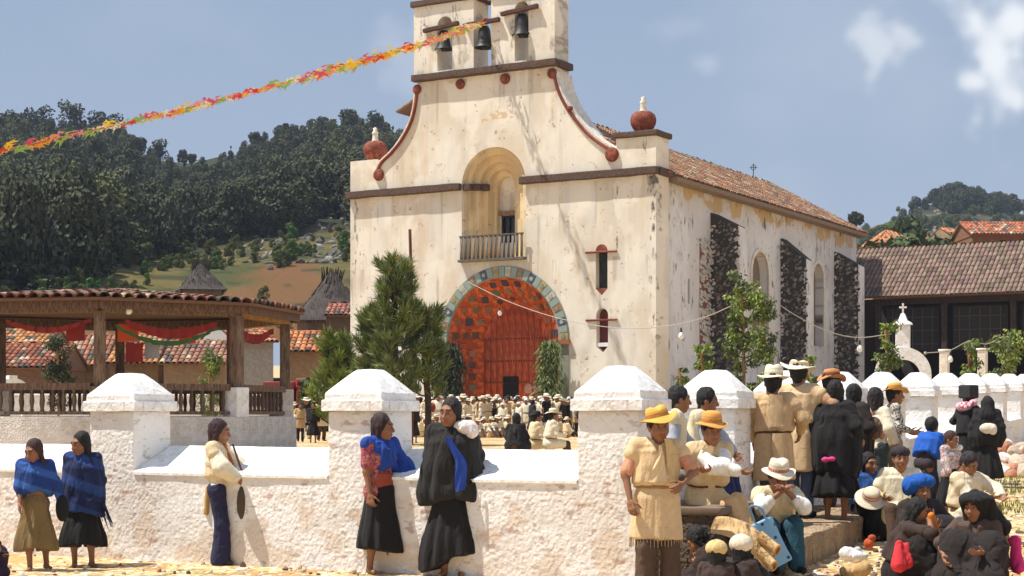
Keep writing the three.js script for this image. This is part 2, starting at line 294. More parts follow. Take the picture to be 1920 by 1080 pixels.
// ---------- forest: crowns of many small leaf clumps ----------
function crownGeo(seed, n, R, H, leaf, cone = 0) {             // lumpy crown made of leaf-clump faces
  const r = rng(seed), pos = [], nor = [], col = [], lobes = [];
  for (let i = 0; i < 9; i++) { const a = r() * 6.283, y = r(); const k = (cone ? (1 - y * .85) : Math.sqrt(Math.max(.1, 1 - Math.pow(y * 1.5 - .6, 2)))); lobes.push([Math.cos(a) * R * .55 * k, H * (.12 + .78 * y), Math.sin(a) * R * .55 * k, R * (.35 + .3 * r()) * (cone ? (1.1 - .75 * y) : 1)]); }
  for (let i = 0; i < n; i++) {
    const L = lobes[(r() * lobes.length) | 0], th = r() * 6.283, cz = r() * 2 - 1, q = Math.sqrt(1 - cz * cz), rr = L[3] * (.75 + .35 * r());
    const d = V(q * Math.cos(th), cz, q * Math.sin(th)), c = V(L[0] + d.x * rr, L[1] + d.y * rr * .9, L[2] + d.z * rr);
    const up = V(r() - .5, r() - .5, r() - .5).add(d.clone().multiplyScalar(.5)).normalize(), s = leaf * (.6 + .8 * r());
    const ta = V(r() - .5, r() - .5, r() - .5).cross(up).normalize(), tb = up.clone().cross(ta);
    const sh = .88 + .24 * r();
    const P = [ta.clone().multiplyScalar(s).add(c), tb.clone().multiplyScalar(s).add(c), ta.clone().multiplyScalar(-s).add(c), tb.clone().multiplyScalar(-s * .7).add(c)];
    for (const k of [0, 1, 2, 0, 2, 3]) { pos.push(P[k].x, P[k].y, P[k].z); nor.push(up.x, up.y, up.z); col.push(sh, sh, sh); }
  }
  const g = new THREE.BufferGeometry(); g.setAttribute('position', new THREE.Float32BufferAttribute(pos, 3)); g.setAttribute('normal', new THREE.Float32BufferAttribute(nor, 3)); g.setAttribute('color', new THREE.Float32BufferAttribute(col, 3)); return g;
}
const leafMat = (r, g, b) => new THREE.MeshStandardMaterial({ color: lin(r, g, b), vertexColors: true, roughness: .85, side: THREE.DoubleSide });
function instances(name, geo, m, list, parent) {
  const im = new THREE.InstancedMesh(geo, m, list.length), q = new THREE.Object3D(), c = new THREE.Color();
  list.forEach((e, i) => { q.position.copy(e.p); q.rotation.set(e.rx || 0, e.ry || 0, e.rz || 0); if (Array.isArray(e.s)) q.scale.set(...e.s); else q.scale.setScalar(e.s ?? 1); q.updateMatrix(); im.setMatrixAt(i, q.matrix); c.setRGB(...(e.c || [1, 1, 1])); im.setColorAt(i, c); });
  im.name = name; im.castShadow = im.receiveShadow = true; im.userData.kind = 'stuff'; (parent || scene).add(im); return im;
}
{
  const r = rng(11), protos = [0, 1, 2, 3].map(i => crownGeo(100 + i, 1500, 2.9, 7.5, .25, i === 3 ? 1 : 0)), lists = [[], [], [], []], bush = [], rocks = [];
  for (let k = 0; k < 9500; k++) {
    const u = r(), t = Math.pow(r(), .9), { p, px, py } = hillL(u, t); if (px < -250 || px > 800) continue;
    const yc = curve(clearL, px) + (fbm(px / 40, py / 25, 3, 4) - .5) * 50;
    const D = -p.z;
    if (py < yc) {
      const gap = fbm(px / 55, py / 30, 5, 3);
      if (gap > .66) { if (r() < .5) continue; }
      if (px > 285 && px < 450 && t > .80) { if (r() < .96) continue; }
      const g = fbm(px / 90, py / 60, 12, 3), yel = r();
      const b = .75 + .55 * r(), kk = lerp(1.05, .62, t) * (px > 250 && px < 520 ? lerp(1, .7, t) : 1);
      const c = mix3([b, b, b], [1.8 * b, 1.7 * b, 1.15 * b], sstep(.52, .8, g + .3 * (yel - .5)));
      p.y -= .8; lists[(r() * 4) | 0].push({ p, ry: r() * 6.28, s: [kk * (.6 + .7 * r()), kk * (.6 + .8 * r()), kk * (.6 + .7 * r())], c });
    } else if (py < yc + 60 && r() < .22) bush.push({ p, ry: r() * 6.28, s: .10 + .2 * r() * r() + .06 * r(), c: [.8 + .8 * r(), .9 + .8 * r(), .6] });
    else if (r() < .045) bush.push({ p, ry: r() * 6.28, s: .08 + .14 * r(), c: [1.2, 1.3, .7] });
  }
  const woods = thing('forest', 'dark green wood covering the hill at the left', 'forest'); woods.userData.kind = 'stuff';
  const lm = leafMat(.047, .054, .020);
  protos.forEach((g, i) => instances('tree_crown', g, lm, lists[i], woods));
  instances('bush', protos[1], leafMat(.06, .075, .02), bush, woods);
  for (let k = 0; k < 170; k++) { const px = lerp(430, 700, Math.pow(r(), .6)), y = 470 + (r() - .5) * 80 - (px - 540) * .12; for (let t = .02; t < .9; t += .01) { const q = hillL((px + 700) / 1950, t); if (q.py < y) { rocks.push({ p: q.p, ry: r() * 6, rx: r() * 3, s: [.2 + .6 * r() * r(), .15 + .35 * r(), .2 + .45 * r()], c: r() < .3 ? [.9, .88, .85] : [.4, .38, .36] }); break; } } }
  const rg = rough(new THREE.IcosahedronGeometry(1, 1), .35, 1.3, 5);
  tag(instances('field_rocks', rg, mat(.33, .30, .27, .95), rocks), 'grey and white rocks strewn over the upper field beside the church', 'rocks');
  // right hill
  const fl = [[], []], tr = [];
  for (let k = 0; k < 5200; k++) { const u = r(), t = r(), { p, px, py } = hillR(u, t); if (px < 1540 || px > 2000) continue; const wood = py < 404 + (fbm(px / 30, py / 20, 4, 3) - .5) * 30; if (!wood && r() > .16) continue; fl[(r() * 2) | 0].push({ p, ry: r() * 6, s: (wood ? .75 : .5) * (.7 + .6 * r()), c: wood ? [.8, .9, .9] : [1.6, 1.8, 1.1] }); if (!wood || r() < .3) tr.push({ p, ry: r() * 6, rx: r(), s: [1.6 * r() + .5, .7, .9], c: r() < .5 ? [1, .85, .7] : [.6, .55, .5] }); }
  const wr = thing('forest', 'hazy wood and scattered bushes covering the far hill at the right', 'forest'); wr.userData.kind = 'stuff';
  instances('tree_crown', protos[0], lm, fl[0], wr); instances('tree_crown', protos[2], lm, fl[1], wr);
  tag(instances('terrace_stones', rg, mat(.38, .33, .28, .95), tr.slice(0, 420)), 'stone terraces on the far hill at the right', 'rocks');
  // trees that stand out on the ridge
  const trunkM = mat(.05, .035, .025, .95);
  const spots = [[12, 258, 55, 'leftmost of the ridge trees'], [48, 252, 52, 'second from the left edge of the ridge'], [85, 250, 48, 'low wide tree between two taller ridge trees'], [132, 250, 66, 'largest and tallest tree on the left ridge'], [182, 262, 52, 'tree crossed by the paper garland on the ridge'], [212, 272, 62, 'tree right where the paper garland crosses the ridge'], [300, 305, 46, 'lone round tree at the foot of the left ridge'], [262, 292, 34, 'small tree on the falling end of the ridge'], [345, 308, 24, 'small bush like tree in the grassy saddle'], [360, 306, 16, 'tiny shrub in the grassy saddle'], [480, 280, 32, 'tree at the start of the right ridge'], [530, 266, 36, 'tree midway along the right ridge'], [612, 258, 50, 'tall tree standing over the right ridge'], [655, 254, 48, 'dark ridge tree nearest the church urn'], [700, 256, 46, 'ridge tree half hidden behind the church gable']];
  spots.forEach(([px, py, hp, lab], i) => { const D = 418, b = at(px, py + 10, D), hh = (hp + 10) * D / F; const t = thing('ridge_tree', 'dark tree on the wooded skyline, ' + lab, 'tree', b, i, undefined); part('trunk', bar(V(0, -1, 0), V(.1, hh * .6, 0), .3, .15, 6), trunkM, t); const g = crownGeo(300 + i, 900, hh * .34, hh * .62, .28); g.translate(0, hh * .36, 0); part('crown', g, lm, t); });
  const far = [[1905, 398, 22, 'dark tree on the far right skyline near the picture edge'], [1795, 374, 16, 'tree on the very top of the far right hill'], [1605, 428, 30, 'tree showing between church roof and right hill']];
  far.forEach(([px, py, hp, lab], i) => { const D = i === 2 ? 300 : 600, b = at(px, py + 6, D), hh = (hp + 6) * D / F; const t = thing('ridge_tree', lab, 'tree', b, i); part('trunk', bar(V(0, -1, 0), V(.1, hh * .6, 0), .3, .15, 6), trunkM, t); const g = crownGeo(340 + i, 380, hh * .34, hh * .62, .5); g.translate(0, hh * .36, 0); part('crown', g, lm, t); });
}
// ---------- clay roof tiles ----------
const tileGeo = (() => { const g = new THREE.CylinderGeometry(.5, .42, 1, 7, 1, true, 0, Math.PI); g.rotateZ(Math.PI / 2); g.rotateY(-Math.PI / 2); g.rotateX(0); return g; })();
const tileGeo2 = (() => {                                     // half pipe along +z, lower (wide) end at z = 0, convex side +y
  const pos = [], idx = [], N = 6;
  for (let j = 0; j < 2; j++) for (let s = 0; s < 2; s++) for (let i = 0; i <= N; i++) { const a = Math.PI * i / N, r = (j ? .41 : .5) - s * .09; pos.push(Math.cos(a) * r, Math.sin(a) * r * .8 - j * .06, j * 1.12); }
  const q = N + 1; for (let i = 0; i < N; i++) { idx.push(i, 2 * q + i, i + 1, i + 1, 2 * q + i, 2 * q + i + 1); idx.push(q + i, q + i + 1, 3 * q + i, q + i + 1, 3 * q + i + 1, 3 * q + i); idx.push(i, i + 1, q + i, i + 1, q + i + 1, q + i); }
  const g = new THREE.BufferGeometry(); g.setAttribute('position', new THREE.Float32BufferAttribute(pos, 3)); g.setIndex(idx); const f = g.toNonIndexed(); f.computeVertexNormals(); return uvm(f);
})();
const tileMat = new THREE.MeshStandardMaterial({ color: 0xffffff, roughness: .9, side: THREE.DoubleSide });
const tileCol = (r, hue) => { const b = .6 + .7 * r(); const k = hue[3] ? .3 + .7 * r() : r(); return k < .16 ? [.10 * b, .085 * b, .07 * b] : k < .28 ? [.42 * b, .33 * b, .22 * b] : [hue[0] * b, hue[1] * b * (.85 + .3 * r()), hue[2] * b]; };
// a sloping roof face from eave A-B up to ridge A2-B2, covered with rows of tiles
function tiledFace(name, parent, A, B, A2, B2, w, len, hue, seed, each) {
  const r = rng(seed), along = B.clone().sub(A), L = along.length(); along.normalize();
  const up0 = A2.clone().add(B2).multiplyScalar(.5).sub(A.clone().add(B).multiplyScalar(.5)); up0.addScaledVector(along, -up0.dot(along));
  const S = up0.length(), up = up0.normalize(), n = Math.round(L / w), rows = Math.max(1, Math.round(S / len)), nrm = up.clone().cross(along); if (nrm.y < 0) nrm.negate();
  const xa = A2.clone().sub(A).dot(along), xb = B2.clone().sub(A).dot(along), list = [];
  for (let j = 0; j < rows; j++) for (let i = 0; i < n; i++) {
    const x = (i + .5) * L / n, t = (j + .5) / rows; if (x < xa * t - w * .3 || x > lerp(L, xb, t) + w * .3) continue;
    const X = along.clone().applyAxisAngle(nrm, (r() - .5) * .08), Z = up.clone(), Y = Z.clone().cross(X).normalize(); if (Y.y < 0) Y.negate();
    const m = new THREE.Matrix4().makeBasis(X.clone().multiplyScalar(L / n * .98), Y.multiplyScalar(L / n * (.9 + .2 * r())), Z.multiplyScalar(S / rows));
    const p = A.clone().addScaledVector(along, x + (r() - .5) * .02).addScaledVector(up, (j - .06 + .08 * (r() - .5)) * S / rows).addScaledVector(nrm, .01 + .015 * r()); m.setPosition(p);
    if (m.determinant() < 0) { const e = m.elements; e[0] *= -1; e[1] *= -1; e[2] *= -1; }
    list.push({ m, c: tileCol(r, hue), j });
  }
  const rest = [];
  const pool = each ? [0, 1, 2, 3, 4, 5, 6, 7, 8].map(() => mat(...tileCol(r, hue), .9, { side: THREE.DoubleSide, map: T.tile })) : null;
  for (const e of list) if (each && each(e.j)) { const ms = part('roof_tile', tileGeo2, pool[(r() * 9) | 0], parent); ms.applyMatrix4(e.m); } else rest.push(e);
  if (rest.length) { const im = new THREE.InstancedMesh(tileGeo2, tileMat, rest.length), c = new THREE.Color(); rest.forEach((e, i) => { im.setMatrixAt(i, e.m); im.setColorAt(i, c.setRGB(...e.c)); }); im.name = name; im.userData.kind = 'stuff'; im.castShadow = im.receiveShadow = true; parent.add(im); }
  // the boarding under the tiles
  const g = new THREE.BufferGeometry(), d = nrm.clone().multiplyScalar(-.07), P = [A, B, B2, A2], Q = P.map(p => p.clone().add(d)), pos = [];
  const quad = (a, b, c, e) => { for (const k of [a, b, c, a, c, e]) pos.push(k.x, k.y, k.z); };
  quad(P[0], P[1], P[2], P[3]); quad(Q[3], Q[2], Q[1], Q[0]); for (let i = 0; i < 4; i++) quad(P[i], Q[i], Q[(i + 1) % 4], P[(i + 1) % 4]);
  g.setAttribute('position', new THREE.Float32BufferAttribute(pos, 3)); g.computeVertexNormals(); part('roof_deck', uvm(g), M.deck, parent);
}
M.deck = mat(.16, .085, .05, .95, { side: THREE.DoubleSide });

// ---------- the church ----------
const CH = 29.8 * Math.PI / 180, C0 = V(6.62, 0, -76);
function onF(px, py) { const t = (px - CX) / F, u = (C0.x + t * C0.z) / (Math.cos(CH) + Math.sin(CH) * t), D = -C0.z + Math.sin(CH) * u; return [-u, EYE + (HY - py) * D / F]; }
const church = thing('church', 'old cream plastered church with curved gable, open belfry and great orange arched door', 'church', C0, -CH);
const TH = 1.4;
const churchTex = (() => {                                     // 18 m x 26 m of old limewash on the front, x from -17.6 to .4
  const streaks = [[-.25, 12.6, 9, .28], [-.1, 12.4, 12, .2], [-2.5, 18, 3.2, .16], [-4.6, 18.1, 2.5, .1], [-3.0, 25, 7, .4], [-4.1, 25, 7, .5], [-10.9, 22, 4, .3], [-12.6, 22, 5, .35], [-16.9, 12.5, 5, .2], [-9.4, 22, 4, .25], [-2.1, 12.2, 4.5, .1], [-.5, 15, 2, .3]];
  return tex(900, 1300, (u, v) => {
    const x = -17.6 + 18 * u, y = 26 * v;
    const a = fbm(x * .8, y * .5, 1, 5), b = fbm(x * 3.2, y * 2.4, 2, 4), f = fbm(x * 9, y * 9, 3, 3), vs = fbm(x * 3.0, y * .22, 4, 4);
    let q = mix3([.80, .75, .65], [.70, .62, .49], sstep(.36, .66, a)); q = mix3(q, [.60, .56, .50], .45 * sstep(.5, .7, fbm(x * 1.7, y * .35, 40, 5)));
    for (const ly of [12.4, 17.9, 8.8]) { const dy = ly - y; if (dy > 0 && dy < 5) q = mix3(q, [.44, .37, .31], .6 * sstep(.56, .7, fbm(x * 4.2, y * .18, ly, 4) - dy * .035)); }
    q = mix3(q, [.66, .50, .34], .35 * sstep(.60, .74, fbm(x * 2.2, y * .16, 50, 4)));
    q = mix3(q, [.84, .78, .66], .8 * sstep(.52, .66, fbm(x * 1.1 + 9, y * .7, 6, 4)));
    q = mix3(q, [.64, .46, .28], .3 * sstep(.58, .74, vs) * sstep(.4, .6, b));
    q = mix3(q, [.54, .40, .28], .4 * sstep(.64, .74, b) * sstep(.45, .65, f));
    q = mix3(q, [.28, .20, .15], .8 * sstep(.735, .77, f) * sstep(.55, .64, b));
    for (const [sx, sy, L, w] of streaks) { const dy = (sy - y) / L; if (dy < 0 || dy > 1) continue; const dx = Math.abs(x - sx + (fbm(y * 1.5, sx, 0, 3) - .5) * .4) / w; if (dx > 1.4) continue; const k = fbm(x * 7, y * 2.2, sx, 4) - .22 * dx - .16 * dy; q = mix3(q, [.10, .085, .075], .85 * sstep(.40, .58, k) * (.6 + .4 * sstep(.4, .6, f))); }
    if (y > 17.9) { const k = fbm(x * 2.6, y * 1.1, 21, 5); q = mix3(q, [.15, .13, .115], .6 * sstep(.56, .68, k) * (.55 + .45 * sstep(.42, .58, f))); q = mix3(q, [.78, .75, .68], .4 * sstep(.5, .6, fbm(x * 2, y * 2, 22, 4))); }
    const bx = (x + 8.4) / .95, by = (y - 15.95 - .12 * bx * bx * -1) / .2;               // faded ochre scroll over the niche
    if (Math.abs(bx) < 1 && Math.abs(by) < 1) q = mix3(q, [.58, .36, .13], .55 * sstep(.46, .58, fbm(x * 6, y * 9, 30, 3)));
    return q;
  });
})();
churchTex.wrapS = churchTex.wrapT = THREE.ClampToEdgeWrapping;
const chBump = T.grain.clone(); chBump.repeat.set(1.6, 1.6); chBump.needsUpdate = true;
M.facade = new THREE.MeshStandardMaterial({ map: churchTex, roughness: .95, bumpMap: T.grain, bumpScale: .02 });
M.sideWall = mat(1, 1, 1, .95, {
  map: tex(1024, 512, (u, v) => {                             // 32 m x 16 m: grey-white wash, ochre under the eave, black mould by the corner
    const x = u * 32, y = v * 16, a = fbm(x * .6, y * .4, 1, 5), b = fbm(x * 2.5, y * 2, 2, 4), f = fbm(x * 8, y * 8, 3, 3), vs = fbm(x * 2.2, y * .3, 5, 4);
    let q = mix3([.74, .73, .73], [.63, .61, .60], sstep(.4, .65, a)); q = mix3(q, [.42, .39, .37], .35 * sstep(.56, .7, vs) * sstep(.4, .6, b));
    q = mix3(q, [.58, .38, .14], .8 * sstep(.52, .62, fbm(x * 1.2, y * 1.2, 8, 4) + .16 * sstep(11.4, 12.5, y) - .3 * sstep(12, 11, y)));
    q = mix3(q, [.16, .13, .11], .6 * sstep(.64, .74, f * .5 + b * .5)); 
    q = mix3(q, [.07, .06, .05], .9 * sstep(.42, .58, fbm(x * 4, y * 1.3, 9, 4) + .18 * sstep(2.1, 1.4, x) - .26 * sstep(1.7, 2.8, x)));
    return q;
  }), bumpMap: T.grain, bumpScale: .03
});
M.sideWall.map.wrapS = M.sideWall.map.wrapT = THREE.ClampToEdgeWrapping;
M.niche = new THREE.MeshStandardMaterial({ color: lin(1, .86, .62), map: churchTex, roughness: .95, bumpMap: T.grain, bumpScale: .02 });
function uvFacade(g0) { const g = uvm(g0), p = g.attributes.position, uv = g.attributes.uv; for (let i = 0; i < p.count; i++) uv.setXY(i, (p.getX(i) - p.getZ(i) * .3 + 17.6) / 18, p.getY(i) / 26); return g; }
const arc = (cx, cy, r, a0, a1, n) => { const o = []; for (let i = 0; i <= n; i++) { const a = lerp(a0, a1, i / n); o.push([cx + r * Math.cos(a), cy + r * Math.sin(a)]); } return o; };
const v2 = l => l.map(q => new THREE.Vector2(q[0], q[1]));
function extr(pts, depth, holes = [], z = 0, bevel = 0) { const s = new THREE.Shape(v2(pts)); for (const h of holes) s.holes.push(new THREE.Path(v2(h))); const g = new THREE.ExtrudeGeometry(s, { depth, bevelEnabled: bevel > 0, bevelSize: bevel, bevelThickness: bevel, bevelSegments: 1, curveSegments: 12 }); g.translate(0, 0, z); return g; }
const doorX = onF(942, 600)[0], SPR = 4.96, nX = onF(925, 345)[0], nR = 1.8, nS = 12.62, nB = 8.9;
const cornY = 12.6, topY = 18.05;
// curves of the gable
const gL = [[708, 322], [716, 306], [736, 286], [757, 258], [772, 228], [780, 196], [783, 165]].map(q => onF(...q));
const gR = [[1040, 135], [1044, 158], [1056, 188], [1078, 222], [1104, 252], [1130, 272], [1152, 284]].map(q => onF(...q));
{
  const xl = -17.15, lp = 14.35, rp = onF(1190, 246)[1] - .25;
  const pL = onF(706, 300)[0], pR = onF(1155, 260)[0];
  const outline = [[xl, -.2], [0, -.2], [0, rp], [pR, rp], [pR, gR[6][1]], ...gR.slice().reverse().slice(1), [gR[0][0] + .02, topY], [gL[6][0] - .02, topY], ...gL.slice().reverse().slice(1), [pL, gL[0][1] - .2], [pL, lp], [xl, lp]];
  const doorHole = [[doorX - 3.65, 0], [doorX - 3.65, SPR], ...arc(doorX, SPR, 3.65, Math.PI, 0, 28).slice(1, -1), [doorX + 3.65, SPR], [doorX + 3.65, 0]];
  const nicheHole = [[nX - nR, nB], [nX - nR, nS], ...arc(nX, nS, nR, Math.PI, 0, 20).slice(1, -1), [nX + nR, nS], [nX + nR, nB]];
  const slot = (px, y0, y1) => { const c = onF(px, 600)[0], a = onF(px, y0)[1], b = onF(px, y1)[1]; return { c, a, b, h: [[c - .31, a + .31], [c, a], [c + .31, a + .31], [c + .31, b - .31], ...arc(c, b - .31, .31, 0, Math.PI, 8).slice(1, -1), [c - .31, b - .31]] }; };
  const slots = [slot(1128, 553, 458), slot(1129, 662, 578), slot(746, 570, 478), slot(747, 668, 590)];
  const wall = extr(outline, TH, [doorHole, nicheHole, ...slots.map(s => s.h)], -TH);
  part('facade_wall', uvFacade(wall), M.facade, church);
  // niche of nested steps
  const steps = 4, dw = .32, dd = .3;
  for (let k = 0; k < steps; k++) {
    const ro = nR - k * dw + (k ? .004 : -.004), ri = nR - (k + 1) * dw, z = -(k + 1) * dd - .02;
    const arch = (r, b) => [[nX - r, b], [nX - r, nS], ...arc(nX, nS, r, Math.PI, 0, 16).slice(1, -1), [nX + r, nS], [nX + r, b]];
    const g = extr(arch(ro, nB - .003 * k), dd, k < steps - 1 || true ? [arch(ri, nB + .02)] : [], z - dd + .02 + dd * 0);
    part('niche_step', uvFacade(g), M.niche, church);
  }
  const r4 = nR - 4 * dw, back = [[nX - r4 - .2, nB], [nX + r4 + .2, nB], [nX + r4 + .2, nS + r4 + .2], [nX - r4 - .2, nS + r4 + .2]];
  const wl = nX - .42, wr = nX + .42;
  part('niche_back', uvFacade(extr(back, .2, [[[wl, 9.9], [wl, 11.25], [wr, 11.25], [wr, 9.9]]], -1.72)), M.facade, church);
  const win = part('window', merge([box(.09, 1.35, .1, wl + .05, 10.58, -1.56), box(.09, 1.35, .1, wr - .05, 10.58, -1.56), box(.74, .09, .1, nX, 11.2, -1.56), box(.05, 1.2, .05, nX, 10.58, -1.58)]), M.darkWood, church);
  part('lintel', uvm(box(1.2, .2, .16, nX, 11.37, -1.46)), M.paleWood, win);
  part('pane', box(.9, 1.5, .03, nX, 10.58, -1.66), mat(.012, .018, .018, .2), win);
  part('niche_floor', uvm(box(2 * nR - .02, .14, 1.5, nX, nB + .02, -.85)), M.plaster, church);
  // balcony
  const bal = part('balcony', uvm(merge([box(3.7, .12, .5, nX, 8.93, .06), box(3.6, .07, .07, nX, 10.12, .22)])), M.greyWood = mat(.17, .15, .13, .9, { map: T.wood }), church);
  for (let k = 0; k < 15; k++) part('baluster', uvm(cbox(.13, 1.1, .05, .015, 1, 1, 1)), k % 3 ? M.greyWood : mat(.3, .28, .26, .9, { map: T.wood }), bal).position.set(nX - 1.7 + k * .243, 9.55, .22);
  // narrow windows with red arched heads and cross bars
  slots.forEach((s, i) => {
    const lower = i % 2, w = part('window', extr(s.h.map(q => [s.c + (q[0] - s.c) * 1.08, q[1]]), .05, [], -.42), lower ? mat(.13, .02, .02, .7) : mat(.04, .045, .035, .8, { map: T.wood }), church);
    part('bar', bar(V(s.c - .82, s.b - (lower ? .55 : .36), .06), V(s.c + .82, s.b - (lower ? .55 : .36), .06), .055, .05, 6), M.redClay, w);
    if (lower) { part('sill', box(.62, .18, .3, s.c, s.a + .4, -.2), M.white, w); }
    else { part('head', extr([[s.c - .31, s.b - .33], ...arc(s.c, s.b - .31, .31, Math.PI, 0, 10), [s.c + .31, s.b - .33]], .2, [], -.19), M.redClay, w); part('foot', extr([[s.c - .3, s.a + .32], [s.c, s.a + .01], [s.c + .3, s.a + .32]], .2, [], -.19), M.redClay, w); }
  });
  // cornices
  const darkStone = M.cornice = mat(.15, .095, .075, .95, { map: T.plaster, bumpMap: T.grain, bumpScale: .05 });
  const corn = (x0, x1, y, d, h, z = 0) => { const g = cbox(x1 - x0, h, d, .05, Math.max(3, Math.round((x1 - x0) / .4)), 3, 3); g.translate((x0 + x1) / 2, y, z + d / 2 - .05); return rough(g, .035, 1.6, x0); };
  part('cornice', uvm(corn(xl - .15, nX - nR + .003, cornY, .34, .36)), darkStone, church);
  for (let k = 0; k < 3; k++) part('cornice', uvm(corn(nX - nR + k * dw, nX - nR + (k + 1) * dw + .1, cornY + .002 * k, .3, .34, -.3 - k * dd)), darkStone, church);
  part('cornice', uvm(corn(nX + nR - .25, .15, cornY + .05, .34, .36)), darkStone, church);
  { const g = cbox(.3, .36, TH - .1, .05, 3, 3, 4); g.translate(.05, cornY + .06, -TH / 2 - .06); part('cornice', uvm(rough(g, .03, 1.6)), darkStone, church); }
  part('cornice', uvm(corn(gL[6][0] - .2, gR[0][0] + .22, topY + .1, .38, .34)), darkStone, church);
  { const g = cbox(.32, .34, TH - .02, .05, 3, 3, 4); g.translate(gR[0][0] + .1, topY + .11, -TH / 2 - .06); part('cornice', uvm(rough(g, .03, 1.6)), darkStone, church); }
  // coping of the curved gable: white band and red clay rope
  for (const [pts, s] of [[gL, -1], [gR, 1]]) {
    const c = new THREE.CatmullRomCurve3(pts.map(q => V(q[0], q[1], .06)));
    part('rope_moulding', new THREE.TubeGeometry(c, 40, .085, 6), M.redClay, church);
    const o = [], i2 = []; for (let k = 0; k <= 24; k++) { const p = c.getPoint(k / 24), t = c.getTangent(k / 24), n = V(-t.y, t.x, 0).multiplyScalar(s * (t.y * s < 0 ? 1 : 1)); if (n.y < 0) n.negate(); o.push([p.x + n.x * .17, p.y + n.y * .17]); i2.push([p.x - n.x * .04, p.y - n.y * .04]); }
    const g = extr([...o, ...i2.reverse()], TH + .1, [], -TH - .05); part('gable_coping', uvm(rough(g, .03, 1.5)), M.plaster, church);
  }
  for (const [px, py, r] of [[864, 158, 9], [948, 148, 9.5], [1036, 138, 9], [783, 168, 8.5], [711, 328, 11], [1148, 290, 12.5], [1070, 204, 5]]) { const [x, y] = onF(px, py), R = r * 80 / F / .93; const g = lathe([[0, .14], [R * .6, .13], [R * .92, .08], [R, 0], [R, -.05]], 18); g.rotateX(Math.PI / 2); g.translate(x, y, .05); part('boss', uvm(g), M.redClay, church); }
  // pedestals' caps and clay urns
  const cap = (x0, x1, y) => { const g = cbox(x1 - x0 + .3, .28, TH + .3, .05, 5, 3, 4); g.translate((x0 + x1) / 2, y, -TH / 2); part('pedestal_cap', uvm(rough(g, .04, 1.7, x0)), darkStone, church); };
  cap(pR, 0, rp + .1);
  const urn = (px, yb, s) => { const x = onF(px, yb)[0], y = yb; const g = lathe([[0, 0], [.42, 0], [.40, .1], [.52, .22], [.66, .48], [.70, .74], [.62, 1.0], [.42, 1.16], [.2, 1.2], [0, 1.2]].map(q => [q[0] * s, q[1] * s]), 22); g.translate(x, y, -TH / 2); const u = part('urn', uvm(g), M.redClay, church); const k = lathe([[.22, 1.18], [.17, 1.3], [.15, 1.6], [.2, 1.66], [.1, 1.8], [.13, 1.92], [0, 2.0]].map(q => [q[0] * s, q[1] * s]), 12); k.translate(x, y, -TH / 2); part('urn_stem', uvm(k), M.plaster, u); };
  urn(689, lp - .02, .9); urn(1194, rp + .22, .88);
}
